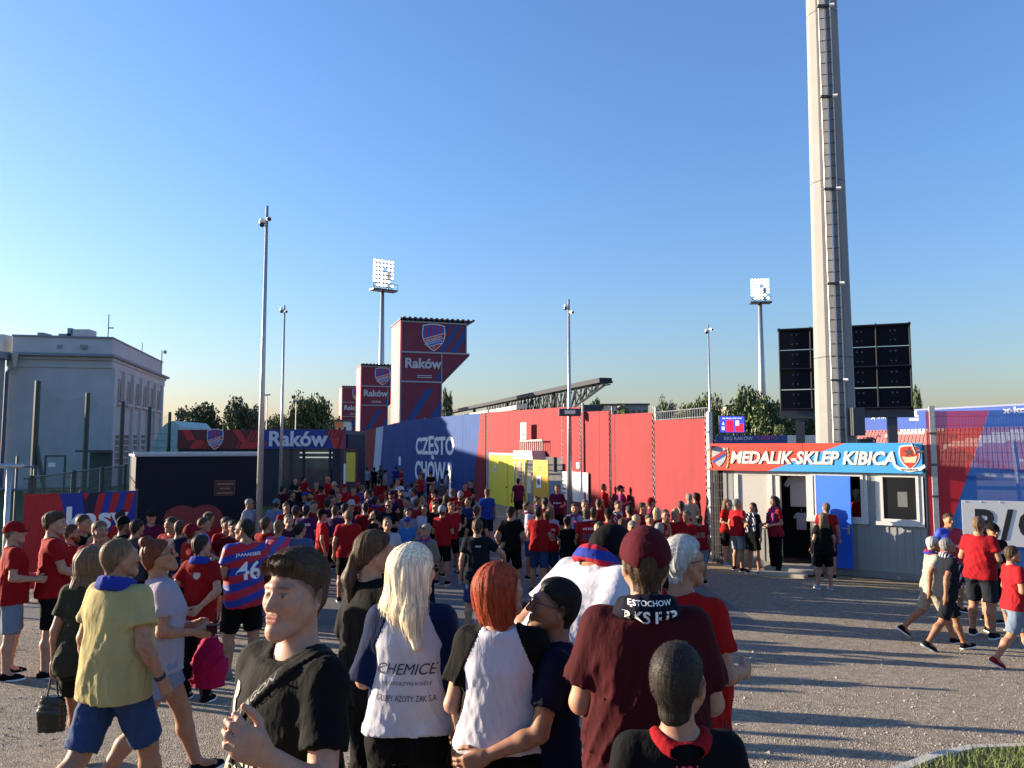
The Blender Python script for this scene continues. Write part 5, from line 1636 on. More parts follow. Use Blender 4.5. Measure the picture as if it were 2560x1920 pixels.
def make_joints(p):
    J = {}
    fem = p.get('fem', 0)
    lean = p.get('lean', 0.0)            # forward lean in degrees
    side = p.get('side', 0.0)
    tl, ts = math.tan(math.radians(lean)), math.tan(math.radians(side))
    def off(z):
        t = max(0.0, z - 0.95)
        return np.array([ts * t, -tl * t, -(1 - math.cos(math.radians(lean))) * t * 0.9])
    J['off'] = off
    tw = math.radians(p.get('twist', 0))
    def up(x, y, z):
        o = off(z)
        c, s_ = math.cos(tw), math.sin(tw)
        return np.array([x * c - y * s_, x * s_ + y * c, z]) + o
    J['up'] = up
    sh = .163 - .022 * fem
    legs = p.get('legs', 'stand')
    TH, SH = .44, .395
    hipz = .925
    def leg(sx, a, b, spread=3.0, turn=0.0):
        a, b, sp = math.radians(a), math.radians(b), math.radians(spread)
        hip = np.array([sx * .092, 0.0, hipz])
        d1 = np.array([sx * math.sin(sp) * math.cos(a), -math.sin(a), -math.cos(a) * math.cos(sp)])
        knee = hip + TH * d1
        a2 = a - b
        d2 = np.array([sx * math.sin(sp) * 0.5, -math.sin(a2), -math.cos(a2)]); d2 /= np.linalg.norm(d2)
        ank = knee + SH * d2
        return hip, knee, ank, a2, turn
    conf = {
        'stand': ((1, 2, 2.5), (-1, 2, 2.5)), 'wide': ((2, 3, 8), (1, 2, 7)),
        'ease': ((6, 12, 5), (-2, 1, 3)), 'close': ((1, 2, .5), (0, 2, .5)),
        'walk': ((22, 6, 2), (-18, 18, 2)), 'walk2': ((-20, 26, 2), (20, 4, 2)), 'stride': ((26, 4, 3), (-22, 34, 3)),
    }[legs]
    gl = leg(1, *conf[0]); gr = leg(-1, *conf[1])
    low = min(gl[2][2], gr[2][2])
    dz = .088 - low
    J['dz'] = dz
    sh_v = np.array([0, 0, dz])
    for n, g in (('L', gl), ('R', gr)):
        J['hip' + n], J['knee' + n], J['ank' + n] = g[0] + sh_v, g[1] + sh_v, g[2] + sh_v
        J['ft' + n] = g[3]
    J['sh_w'] = sh
    for n, sx in (('L', 1), ('R', -1)):
        e, w = p.get('arm' + n, ARMS[p.get('a' + n, p.get('arms', 'down'))])
        e = np.array(e, float); w = np.array(w, float)
        k = (sh - .172) * 1.25
        S0 = np.array([.172, .0, 1.43])
        ue, uf = e - S0, w - e
        ue = ue / np.linalg.norm(ue) * .285; uf = uf / np.linalg.norm(uf) * .250
        e = S0 + ue; w = e + uf
        J['sh' + n] = up(sx * sh, 0.005, 1.425) + sh_v
        J['el' + n] = up(sx * (e[0] + k), e[1], e[2]) + sh_v
        J['wr' + n] = up(sx * (w[0] + k), w[1], w[2]) + sh_v
    J['neck'] = up(0, .025, 1.465) + sh_v
    hy, hp, hr = p.get('head', (0, 0, 0))
    J['hrot'] = rotm(hy + p.get('twist', 0), hp, hr)
    hs = J['hs'] = p.get('hs', 1.0)
    J['headbase'] = up(0, .012, 1.535) + sh_v
    J['head'] = J['headbase'] + J['hrot'] @ np.array([0, -.012, .105]) * hs + np.array([0, -.16, -.16 if lean > 20 else 0]) * math.sin(math.radians(lean))
    return J

def torso_secs(p, J):
    fem, g = p.get('fem', 0), p.get('girth', 0.0)
    b = p.get('belly', 0.0)
    S = [(.84, .0, .012, .150, .105), (.92, 0, .010, .168 + .006 * fem, .118), (1.0, 0, .004, .158 - .004 * fem, .108),
         (1.10, 0, .0, .140 - .014 * fem, .098), (1.22, 0, -.002, .150 - .012 * fem, .107), (1.33, 0, -.002, .165 - .016 * fem, .112),
         (1.40, 0, .004, .160 - .016 * fem, .095), (1.46, 0, .012, .115, .07)]
    out = []
    for z, cx, cy, rx, ry in S:
        o = J['off'](z)
        bel = math.exp(-((z - 1.08) / .14) ** 2)
        out.append((z + J['dz'] + o[2], cx + o[0], cy + o[1] - b * bel * .6, rx + g * (.6 + .4 * bel), ry + g * .8 * (.6 + .4 * bel) + b * bel * .6))
    return out

def head_prims(F, J, fine=True):
    R = J['hrot']; c = J['head']; hs = J.get('hs', 1.0)
    T = lambda x, y, z: c + R @ (np.array([x, y, z]) * hs)
    class G:
        ell = staticmethod(lambda c_, r_, **k_: F0.ell(c_, tuple(q * hs for q in r_), **k_))
        cone = staticmethod(lambda a_, b_, r1, r2, **k_: F0.cone(a_, b_, r1 * hs, r2 * hs, **k_))
    F0, F = F, G
    F.ell(T(0, .014, .036), (.0745, .0955, .084), k=.02, rot=R)
    F.cone(T(0, -.030, -.012), T(0, -.052, -.076), .062, .034, k=.035)
    for s_ in (1, -1):
        F.cone(T(s_ * .050, .005, -.040), T(s_ * .014, -.066, -.098), .026, .019, k=.03)
        F.ell(T(s_ * .037, -.058, -.020), (.027, .024, .024), k=.03)
    F.cone(T(0, -.074, -.094), T(0, -.074, -.097), .020, .019, k=.02)
    F.cone(T(0, -.086, .020), T(0, -.110, -.026), .0085, .0125, k=.014, m=.03)
    if fine:
        for s_ in (1, -1):
            F.cone(T(s_ * .010, -.094, -.031), T(s_ * .013, -.091, -.030), .0085, .008, k=.007, m=.02)
            F.cone(T(s_ * .008, -.090, .031), T(s_ * .046, -.074, .028), .0095, .009, k=.014, m=.02)
            F.ell(T(s_ * .031, -.101, .008), (.017, .016, .012), k=.012, sub=True, m=.02)
            F.ell(T(s_ * .031, -.0775, .007), (.0135, .0135, .0125), k=.004, m=.02)
            F.cone(T(s_ * .019, -.0885, .0150), T(s_ * .043, -.082, .0140), .0040, .0038, k=.004, m=.02)
            F.cone(T(s_ * .021, -.0875, .0005), T(s_ * .041, -.082, .001), .0035, .0035, k=.004, m=.02)
        F.cone(T(-.019, -.089, -.0535), T(.019, -.089, -.0535), .0065, .0065, k=.008, m=.02)
        F.cone(T(-.015, -.088, -.0655), T(.015, -.088, -.0655), .0080, .0080, k=.009, m=.02)
        F.cone(T(-.022, -.0985, -.0590), T(.022, -.0985, -.0590), .0025, .0025, k=.005, sub=True, m=.02)
    for s_ in (1, -1):
        rr = R @ rotm(s_ * 22, 0, s_ * 6)
        F.ell(T(s_ * .0775, .020, -.002), (.0085, .021, .032), k=.008, rot=rr, m=.03)
        if fine:
            F.ell(T(s_ * .0860, .014, .002), (.008, .012, .020), k=.006, rot=rr, sub=True, m=.02)
            F.ell(T(s_ * .0765, .012, -.028), (.007, .009, .010), k=.006, m=.02)
    nb = J['neck']
    F0.cone(nb + np.array([0, .012, -.03]), T(0, .030, -.045), .059, .053, k=.03)

def hand_prims(F, J, n, p, coarse=False):
    w = J['wr' + n]; e = J['el' + n]
    sx = 1 if n == 'L' else -1
    d = (w - e); d /= np.linalg.norm(d)
    pal = np.array(p.get('palm' + n, (-sx, 0.15, 0)), float)     # where the palm faces
    pal -= d * (pal @ d); pal /= np.linalg.norm(pal)
    hb = p.get('wristbend' + n, 0.0)
    if hb:
        a = math.radians(hb); d, pal = d * math.cos(a) + pal * math.sin(a), pal * math.cos(a) - d * math.sin(a)
    th = np.cross(pal, d) * (1 if n == 'L' else -1)               # towards the thumb
    th = np.cross(d, pal) * (-sx) if False else th
    if coarse:
        F.ell(w + d * .055, (.040, .040, .055), k=.03, rot=np.stack([th, pal * .6, d], 1) / np.array([1, .6, 1]))
        F.cone(w + d * .08, w + d * .145 + pal * .03, .028, .018, k=.02, fy=1)
        F.cone(w + d * .03 + th * .03, w + d * .085 + th * .05 + pal * .02, .015, .012, k=.02)
        return
    curl = p.get('curl' + n, p.get('curl', 28.0))
    for i, (t, L, r, bl) in enumerate(((.031, .070, .0092, .088), (.0105, .078, .0096, .092), (-.0105, .072, .0092, .089), (-.030, .056, .0080, .082))):
        base = w + d * .012 + th * t * .55
        kn = w + d * bl + th * t
        F.cone(base, kn, .015, .0125, k=.022)
        cc = curl * (1 + .12 * i)
        a = math.radians(cc * .7); q = kn
        for seg, Ls in enumerate((.46, .31, .23)):
            dd = d * math.cos(a) + pal * math.sin(a) + th * t * .9 * (1 if seg == 0 else 0)
            dd /= np.linalg.norm(dd)
            q2 = q + dd * L * Ls * 1.12
            F.cone(q, q2, r * (1 - .06 * seg), r * (.94 - .08 * seg), k=.005, m=.02)
            q = q2; a += math.radians(cc)
    tb = w + d * .028 + th * .024 + pal * .008
    t1 = tb + (d * .60 + th * .62 + pal * .30) * .048
    t2 = t1 + (d * .85 + th * .18 + pal * .40) * .034
    t3 = t2 + (d * .88 - th * .05 + pal * .45) * .026
    F.cone(w + d * .014 + th * .012, tb, .018, .017, k=.015, m=.02)
    F.cone(tb, t1, .0165, .012, k=.010, m=.02); F.cone(t1, t2, .0115, .0105, k=.005, m=.02); F.cone(t2, t3, .0105, .0085, k=.004, m=.02)
    F.ell(w + d * .05, (.034, .014, .042), k=.02, rot=np.stack([th, pal, d], 1))

def grid_for(p, J, res, pad=.10, zlo=None, zhi=None, fine=None):
    pts = np.array([J[k + n] for k in ('sh', 'el', 'wr', 'hip', 'knee', 'ank') for n in 'LR'] + [J['head'], J['neck']])
    lo, hi = pts.min(0) - pad, pts.max(0) + pad
    for n in 'LR':
        w, e = J['wr' + n], J['el' + n]
        d = (w - e) / np.linalg.norm(w - e)
        q = w + d * .18
        lo = np.minimum(lo, q - .05); hi = np.maximum(hi, q + .05)
    ext = .20 + p.get('girth', 0) + p.get('belly', 0)
    lo[0] = min(lo[0], -ext); hi[0] = max(hi[0], ext); lo[1] = min(lo[1], -ext); hi[1] = max(hi[1], ext)
    hi[2] = J['head'][2] + .15; lo[2] = 0.0
    if zlo is not None: lo[2] = zlo
    if zhi is not None: hi[2] = zhi
    fx, fy, fz = [], [], []
    for c, r, rs in (fine or []):
        fx.append((c[0] - r, c[0] + r, rs)); fy.append((c[1] - r, c[1] + r, rs)); fz.append((c[2] - r, c[2] + r, rs))
    return Field(axis(lo[0], hi[0], res, fx), axis(lo[1], hi[1], res, fy), axis(lo[2], hi[2], res, fz))

def body_mesh(p, J, res, head_res=None, hand_res=None):
    fine = []
    if head_res: fine.append((J['head'], .125, head_res))
    if hand_res:
        for n in p.get('showhands', 'LR'):
            w, e = J['wr' + n], J['el' + n]
            fine.append((w + (w - e) / np.linalg.norm(w - e) * .09, .105, hand_res))
    zlo = p.get('zlo')
    F = grid_for(p, J, res, fine=fine, zlo=zlo)
    fem, g = p.get('fem', 0), p.get('girth', 0.0)
    F.loft(torso_secs(p, J), k=.03)
    for n in 'LR':
        sx = 1 if n == 'L' else -1
        F.cone(J['neck'] + np.array([0, .01, -.005]), J['sh' + n] + np.array([0, .005, .005]), .052, .050, k=.05)
        am = .85 if fem else 1.0
        am *= p.get('arm_r', 1.0)
        F.cone(J['sh' + n], J['el' + n], .052 * am + g * .25, .041 * am + g * .12, k=.035)
        mid = J['el' + n] + (J['wr' + n] - J['el' + n]) * .28
        F.cone(J['el' + n], mid, .039 * am + g * .1, .041 * am + g * .1, k=.02)
        F.cone(mid, J['wr' + n], .041 * am + g * .1, .026 * am, k=.02)
        hand_prims(F, J, n, p, coarse=(hand_res is None and res > .011))
        h, kn, an = J['hip' + n], J['knee' + n], J['ank' + n]
        F.cone(h + np.array([0, 0, -.02]), kn, .088 + g * .5 + .004 * fem, .057 + g * .15, k=.04)
        kd = (an - kn)
        back = np.array([0, 1.0, 0]); back -= kd * (back @ kd) / (kd @ kd); back /= np.linalg.norm(back)
        cm = kn + kd * .30 + back * .014
        F.cone(kn, cm, .053 + g * .1, .057 + g * .12, k=.03); F.cone(cm, an, .057 + g * .12, .036, k=.03)
        F.ell(h + np.array([0, .055, -.02]), (.085 + g * .4, .075, .10), k=.05)
        a = J['ft' + n]
        fd = np.array([0, -math.cos(a * .8), math.sin(a * .8) * .9])
        F.cone(an, an + fd * .12 + np.array([0, 0, -.045]), .034, .026, k=.03)
    head_prims(F, J, fine=(head_res or res) < .0105)
    v, f = F.surface()
    R = J['hrot']; q = (v - J['head']) @ R / J['hs']                       # head-local
    col = np.ones((len(v), 3))
    def blend(mask, c):
        col[:] = col * (1 - mask[:, None]) + np.array(c) * mask[:, None]
    fr = q[:, 1] < -.05
    blend(fr * np.exp(-((np.abs(q[:, 0]) - .034) / .024) ** 2 - ((q[:, 2] + .028) / .024) ** 2) * .35, (1.02, .78, .74))      # cheeks
    blend(fr * np.exp(-(q[:, 0] / .012) ** 2 - ((q[:, 2] + .026) / .014) ** 2) * .35, (1.02, .76, .70))                       # nose tip
    blend((q[:, 1] < -.07) * np.exp(-(q[:, 0] / .021) ** 4 - ((q[:, 2] + .0598) / .0115) ** 4), (.92, .50, .48))             # lips
    blend((q[:, 1] < -.05) * np.exp(-((np.abs(q[:, 0]) - .031) / .0185) ** 4 - ((q[:, 2] - .029) / .0055) ** 2) * .8, p.get('brow', (.30, .22, .17)))
    ey = (q[:, 1] < -.06) * np.exp(-((np.abs(q[:, 0]) - .031) / .0125) ** 4 - ((q[:, 2] - .007) / .0055) ** 4)
    blend(ey, (.95, 1.15, 1.35))
    blend((q[:, 1] < -.06) * np.exp(-((np.abs(q[:, 0]) - .031) / .0150) ** 4 - ((q[:, 2] - .0135) / .0030) ** 2) * .75, (.25, .18, .15))
    blend((q[:, 1] < -.06) * np.exp(-((np.abs(q[:, 0]) - .031) / .0058) ** 4 - ((q[:, 2] - .007) / .0058) ** 4), (.13, .12, .13))
    if p.get('stubble'):
        bm = smooth01((-.018 - q[:, 2]) / .02) * smooth01((-q[:, 1] + .03) / .03) * (q[:, 2] > -.13) * (np.linalg.norm(q, axis=1) < .16)
        blend(bm * p['stubble'], (.40, .33, .29))
    sc = p.get('scalp')
    if sc:
        blend(hair_mask(q) * sc[0] * (np.linalg.norm(q, axis=1) < .17), sc[1])
    return np_mesh('body', v, f, col)
def hair_line(y):
    return np.interp(y, (-.12, -.085, -.055, -.02, .015, .05, .10), (.072, .068, .040, .012, -.012, -.052, -.070))
def hair_mask(q):
    return smooth01((q[:, 2] - hair_line(q[:, 1]) + .004) / .022)

# ------------------------------------------------------------------ clothes
def neck_ring(nk, a, r=.078):
    c_ = math.cos(a)
    return np.array([nk[0] + r * math.sin(a), nk[1] - r * .98 * c_ + .004, nk[2] - .008 - (.050 if c_ > 0 else .026) * c_ * c_])
def shirt_field(p, J, res, loose=.020, hem=.86, sleeve=.62, seed=1, collar=.072, fine=None, zlo=None):
    F = grid_for(p, J, res, fine=fine, zlo=(max(0, hem + J['dz'] - .12) if zlo is None else zlo), zhi=J['neck'][2] + .10)
    S = torso_secs(p, J)
    fem = p.get('fem', 0)
    out = []
    hz = hem + J['dz']
    for z, cx, cy, rx, ry in S:
        out.append((z, cx, cy, rx + loose * (.8 if z > 1.38 + J['dz'] else 1.0), ry + loose * (.9 if z > 1.38 + J['dz'] else 1.0)))
    base = [s_ for s_ in out if s_[0] > hz]
    hip = out[1]
    w0 = [s_ for s_ in out if abs(s_[0] - J['dz'] - 1.22) < .06][0]
    flare = p.get('flare', .012)
    rx = max(hip[3] + .004, w0[3] + flare); ry = max(hip[4] + .004, w0[4] + flare)
    # the cloth hangs straight from the chest to the hem
    base = [(z, cx, cy, max(a, rx * (1 - .35 * fem) + a * .35 * fem) if z < 1.2 + J['dz'] else a, max(b, ry * (1 - .3 * fem) + b * .3 * fem) if z < 1.2 + J['dz'] else b) for z, cx, cy, a, b in base]
    base = [(hz, 0 + base[0][1] * 0, hip[2], rx, ry)] + base
    F.loft(base, k=.02)
    g = p.get('girth', 0.0)
    for n in 'LR':
        F.cone(J['neck'] + np.array([0, .008, -.012]), J['sh' + n] + np.array([0, .003, -.002]), .063, .059, k=.050)
        am = (.9 if fem else 1.0)
        if sleeve > 0:
            L = J['el' + n] - J['sh' + n]
            F.cone(J['sh' + n], J['el' + n], 0.057 * am + g * .25 + loose * .25, .055 * am + g * .2 + loose * .65, k=.030, cut=min(sleeve, .999))
            if res < .016 and 0 < sleeve < 1:
                F.cone(J['sh' + n] + L * (sleeve - .085), J['sh' + n] + L * sleeve, .0575 * am + g * .22 + loose * (.25 + .4 * sleeve), .0575 * am + g * .22 + loose * (.25 + .4 * sleeve), k=.004, cut=.999, m=.02)
            if sleeve > 1:
                F.cone(J['el' + n], J['wr' + n], .056, .040, k=.03, cut=sleeve - 1)
    if fem:
        o = J['off'](1.27)
        for s_ in (1, -1):
            q = J['up'](s_ * .072, -.085, 1.275) + np.array([0, 0, J['dz']])
            F.ell(q, (.062, .055, .062), k=.05)
    for n in 'LR':
        F.ell(J['hip' + n] + np.array([0, .055, -.015]), (.106 + g * .4, .098, .118), k=.04)
    fo = folds(seed, p.get('fold', .0090) * (1 if res < .02 else .8), f=30, up=.30)
    dz = J['dz']
    F.warp_near(lambda X, Y, Z: fo(X, Y, Z) * (0.12 + 0.88 * smooth01((1.40 + dz - Z) / .16)))
    nk = J['neck'] + np.array([0, .0, .035])
    def cut(X, Y, Z):
        # round neck opening, lower in front
        zz = Z - nk[2] - .25 * (Y - nk[1])
        r = np.sqrt((X - nk[0]) ** 2 + ((Y - nk[1])) ** 2)
        return np.maximum(-(zz + .045), 0) * 0 + np.minimum(collar - r, zz + .055) * 1.0
    F.clip(lambda X, Y, Z: np.minimum(cut(X, Y, Z), 1))
    F.clip(lambda X, Y, Z: hz - .006 * np.sin(9 * X + seed) - .05 * (Y > 9) - Z + 0 * Y)
    if res < .016:                                               # turned hem
        F.V -= (.0022 * (F.zs < hz + .024))[None, None, :].astype(np.float32)
    if collar < .1 and not p.get('noring'):                                              # ribbed neckband
        ring = []
        for i in range(15):
            a = 2 * math.pi * i / 14
            ring.append(neck_ring(nk, a))
        for a, b in zip(ring[:-1], ring[1:]):
            F.cone(a, b, .0130, .0130, k=.016, m=.02)
    return F
def shirt_mesh(p, J, res, **kw):
    v, f = shirt_field(p, J, res, **kw).surface()
    return np_mesh('shirt', v, f)
def field_mesh(F, name):
    v, f = F.surface()
    return np_mesh(name, v, f)
def pants_mesh(p, J, res, length='shorts', loose=.022, seed=3, top=1.0, name='shorts'):
    F = grid_for(p, J, res, zlo=0.0 if length != 'shorts' else max(0.0, min(J['kneeL'][2], J['kneeR'][2]) - .12), zhi=top + J['dz'] + .06)
    S = torso_secs(p, J)
    Z = J['dz']
    sec = [(z, cx, cy, rx + .008, ry + .008) for z, cx, cy, rx, ry in S if z < top + Z + .02]
    F.loft(sec, k=.03, z1=top + Z)
    g, fem = p.get('girth', 0), p.get('fem', 0)
    for n in 'LR':
        h, kn, an = J['hip' + n], J['knee' + n], J['ank' + n]
        F.ell(h + np.array([0, .055, -.015]), (.092 + g * .4, .082, .105), k=.05)
        if length == 'shorts':
            fr = p.get('short_len', .90)
            F.cone(h + np.array([0, 0, -.02]), kn, .090 + g * .5 + loose * .5, .066 + g * .2 + loose, k=.035, cut=fr)
        elif length == 'skirt':
            F.cone(h + np.array([0, 0, -.02]), kn, .100 + g * .5, .10, k=.12, cut=.75)
        else:
            tight = p.get('tight', 0)
            F.cone(h + np.array([0, 0, -.02]), kn, .092 + g * .5 + loose * .3, .066 + g * .2 + loose * (.5 - .4 * tight), k=.035)
            kd = an - kn
            back = np.array([0, 1.0, 0]); back -= kd * (back @ kd) / (kd @ kd); back /= np.linalg.norm(back)
            cm = kn + kd * .30 + back * .012
            ex = .010 + loose * (.5 - .45 * tight)
            F.cone(kn, cm, .056 + g * .1 + ex, .060 + g * .12 + ex, k=.03)
            F.cone(cm, an, .060 + g * .12 + ex, .042 + ex * .8, k=.03, cut=.97)
    fo = folds(seed, .0075, f=28, up=.6)
    F.warp_near(fo)
    v, f = F.surface()
    return np_mesh(name, v, f)

# ------------------------------------------------------------------ head wear and hair in the head's own frame (origin at mid head, facing -Y)
_shared = {}
def head_grid(res=.005, lo=(-.13, -.16, -.14), hi=(.13, .15, .17)):
    return Field(*[axis(a, b, res) for a, b in zip(lo, hi)])
HJ = {'hrot': np.eye(3), 'head': np.zeros(3), 'neck': np.array([0, .04, -.17])}
def skull(F, grow=0.0):
    F.ell((0, .014, .036), (.0745 + grow, .0955 + grow, .084 + grow), k=.02)
    F.cone((0, -.030, -.012), (0, -.052, -.076), .062 + grow * .6, .034, k=.035)
    F.cone((0, .035, -.01), (0, .042, -.075), .064 + grow * .5, .057 + grow * .3, k=.03)
def strand_noise(seed, amp, f=150.0):
    r = np.random.RandomState(seed)
    ph = r.uniform(0, 6.28, 6)
    def fn(X, Y, Z):
        th = np.arctan2(X, Y + .001 + 0 * Z)
        w = .35 * np.sin(28 * Z + ph[0]) + .25 * np.sin(47 * Y + ph[1])
        a = np.sin(9 * th * 1.6 + w * 3 + ph[2]) * .5 + np.sin(23 * th + 30 * Z + w * 4 + ph[3]) * .4 + np.sin(41 * th - 22 * Z + 5 * w + ph[4]) * .3
        b = np.sin(f * .45 * X + 20 * Z + ph[5]) * .3
        return amp * (a + b)
    return fn
def hair_mesh(style):
    if style in _shared: return _shared[style]
    res = .0055
    if style in ('long', 'longpony', 'bob', 'ponyhigh'):
        F = head_grid(res, (-.15, -.13, -.42 if style != 'bob' else -.26), (.15, .20, .17))
    else:
        F = head_grid(res)
    skull(F)
    T = {'short': (.015, .006), 'buzz': (.0045, .0035), 'crop': (.010, .005), 'quiff': (.024, .005), 'mop': (.026, .014), 'long': (.013, .012),
         'longpony': (.012, .011), 'bob': (.014, .012), 'bun': (.013, .012), 'thin': (.006, .006), 'ponyhigh': (.012, .011), 'grey': (.015, .006)}[style]
    fq = 1.0 if style in ('quiff', 'mop') else 0.0
    def warp(X, Y, Z):
        line = hair_line(Y)
        top = smooth01((Z - .02) / .08)
        t = T[1] + (T[0] - T[1]) * top
        if fq:
            t = t + .011 * smooth01((-Y - .02) / .06) * top
        if style == 'thin':
            t = t * (1 - smooth01((Z - .085) / .02)) - .006 * smooth01((Z - .085) / .02)
        edge = .018 if style in ('long', 'bob', 'longpony', 'bun', 'ponyhigh') else .050
        if style in ('quiff', 'mop'): line = line - .022 * np.exp(-(X / .06) ** 2) * smooth01((-Y - .03) / .05)
        m = smooth01((Z - line) / edge)
        return -(t * m - .008 * (1 - m))
    F.warp(warp)
    if style == 'long':
        for s_ in (-1, 0, 1):
            F.cone((s_ * .036, .048, .03), (s_ * .070, .074, -.17), .048, .036, k=.06)
            F.cone((s_ * .070, .074, -.17), (s_ * .120, .092, -.32 - .02 * s_), .036, .022, k=.07)
        for s_ in (-1, 1):
            F.cone((s_ * .060, .005, .03), (s_ * .076, .035, -.18), .026, .026, k=.04)
    if style == 'bob':
        for s_ in (-1, 0, 1):
            F.cone((s_ * .034, .045, .02), (s_ * .048, .056, -.13), .046, .030, k=.05)
        for s_ in (-1, 1):
            F.cone((s_ * .062, .008, .02), (s_ * .072, .020, -.10), .022, .018, k=.04)
    if style in ('longpony', 'ponyhigh'):
        z0 = -.01 if style == 'longpony' else .06
        F.ell((0, .112, z0), (.026, .022, .026), k=.02)
        F.cone((0, .118, z0 - .01), (0, .150, z0 - .12), .026, .036, k=.02)
        F.cone((0, .150, z0 - .12), (.0, .140, z0 - .29), .036, .016, k=.03)
    if style == 'bun':
        F.ell((0, .055, .135), (.046, .046, .040), k=.015)
    F.warp(strand_noise(hash(style) % 1000 if False else len(style) * 7, .0030 if style not in ('buzz',) else .0008))
    v, f = F.surface()
    m = np_mesh('hair', v, f)
    _shared[style] = m
    return m
def cap_meshes():
    if 'cap' in _shared: return _shared['cap'], _shared['visor']
    F = head_grid(.0050, (-.13, -.15, -.03), (.13, .16, .17))
    F.ell((0, .012, .035), (.091, .112, .106), k=.01)
    F.clip(lambda X, Y, Z: .036 - .30 * np.clip(Y, 0, 1) - Z + 0 * X)
    F.ell((0, .125, .012), (.034, .05, .034), k=.006, sub=True)
    F.ell((0, .012, .139), (.008, .008, .006), k=.004)
    F.warp(lambda X, Y, Z: -.0012 * np.abs(np.sin(3 * np.arctan2(X, Y - .012))) ** .3 + 0 * Z)
    v, f = F.surface()
    _shared['cap'] = np_mesh('cap', v, f)
    mb = MB(); n = 15; vs = []
    for j in range(6):
        t = j / 5
        for i in range(n):
            a = math.radians(-68 + 136 * i / (n - 1))
            bow = math.cos(a) ** .55
            r0x, r0y = .089 * math.sin(a), -.098 * math.cos(a)
            x = r0x * (1 - .06 * t); y = .012 + r0y - .075 * t * bow
            z = .040 - .012 * t - .022 * (x / .09) ** 2 * (.3 + .7 * t)
            vs.append((x, y, z))
    m_ = len(vs)
    vs += [(x, y, z - .005) for x, y, z in vs]
    fs = []
    for j in range(5):
        for i in range(n - 1):
            q = (j * n + i, j * n + i + 1, (j + 1) * n + i + 1, (j + 1) * n + i)
            fs.append(q[::-1]); fs.append(tuple(a + m_ for a in q))
    for i in range(n - 1):
        fs.append((5 * n + i, 5 * n + i + 1, 5 * n + i + 1 + m_, 5 * n + i + m_))
    mb.add(vs, fs)
    _shared['visor'] = mb.mesh('visor', True)
    return _shared['cap'], _shared['visor']
def beard_mesh():
    if 'beard' in _shared: return _shared['beard']
    F = head_grid(.0055, (-.10, -.14, -.15), (.10, .06, .03))
    F.cone((0, -.030, -.012), (0, -.052, -.076), .060, .036, k=.035)
    for s_ in (1, -1):
        F.cone((s_ * .050, .005, -.040), (s_ * .014, -.066, -.098), .032, .026, k=.03)
    F.cone((0, -.074, -.094), (0, -.074, -.105), .026, .024, k=.02)
    F.cone((-.022, -.088, -.044), (.022, -.088, -.044), .009, .009, k=.01)
    F.clip(lambda X, Y, Z: Z + .030 + .35 * (Y + .03) * (Y > -.03) + 0 * X)
    F.ell((0, -.106, -.060), (.021, .02, .008), k=.005, sub=True)
    F.warp(lambda X, Y, Z: .0012 * np.sin(190 * X) * np.sin(170 * Z) + 0 * Y)
    v, f = F.surface()
    _shared['beard'] = np_mesh('beard', v, f)
    return _shared['beard']
def glasses_mesh(kind):
    key = 'glasses_' + kind
    if key in _shared: return _shared[key]
    mb = MB()
    for s_ in (-1, 1):
        cx = s_ * .031
        ring = []
        for k in range(14):
            a = 2 * math.pi * k / 14
            c, s2 = math.cos(a), math.sin(a)
            ring.append((cx + .025 * math.copysign(abs(c) ** .7, c), .006 + .019 * math.copysign(abs(s2) ** .7, s2)))
        y = -.108
        if kind == 'sun':
            mb.add([(x, y + abs(x) * .18, z) for x, z in ring], [tuple(range(14))])
        for k in range(14):
            (x0, z0), (x1, z1) = ring[k], ring[(k + 1) % 14]
            mb.tube((x0, y + abs(x0) * .18, z0), (x1, y + abs(x1) * .18, z1), .0018, n=5, caps=False)
        mb.tube((s_ * .056, y + .012, .014), (s_ * .083, -.055, .015), .002, n=5)
        mb.tube((s_ * .083, -.055, .015), (s_ * .087, .030, .010), .002, n=5)
    mb.tube((-.007, y, .010), (.007, y, .010), .0018, n=5)
    _shared[key] = mb.mesh('glasses')
    return _shared[key]
def shoe_meshes():
    if 'shoe' in _shared: return _shared['shoe'], _shared['sole']
    # origin at the ankle joint, toes towards -Y, ground at z = -.088
    F = Field(axis(-.075, .075, .006), axis(-.23, .10, .006), axis(-.095, .06, .006))
    F.cone((0, .035, -.045), (.004, -.10, -.060), .040, .040, k=.03)
    F.cone((.004, -.10, -.060), (.008, -.155, -.066), .042, .032, k=.03)
    F.cone((0, .010, -.03), (0, .008, .012), .046, .044, k=.03, cut=1.0)
    F.clip(lambda X, Y, Z: -.078 - Z + 0 * X)
    F.cone((0, .01, .03), (0, .01, -.02), .038, .036, k=.006, sub=True)
    F.warp(lambda X, Y, Z: -.0022 * np.exp(-((X - .002) / .020) ** 2) * np.abs(np.sin(190 * Y)) * (Y < -.03) * (Y > -.115) + 0 * Z)
    v, f = F.surface()
    _shared['shoe'] = np_mesh('shoe', v, f)
    G = Field(axis(-.075, .075, .006), axis(-.23, .10, .006), axis(-.10, -.05, .004))
    G.cone((0, .035, -.075), (.004, -.10, -.075), .044, .046, k=.03)
    G.cone((.004, -.10, -.075), (.008, -.158, -.075), .046, .037, k=.03)
    G.clip(lambda X, Y, Z: np.maximum(-.088 - Z, Z + .066) + 0 * X)
    v, f = G.surface()
    _shared['sole'] = np_mesh('sole', v, f)
    return _shared['shoe'], _shared['sole']
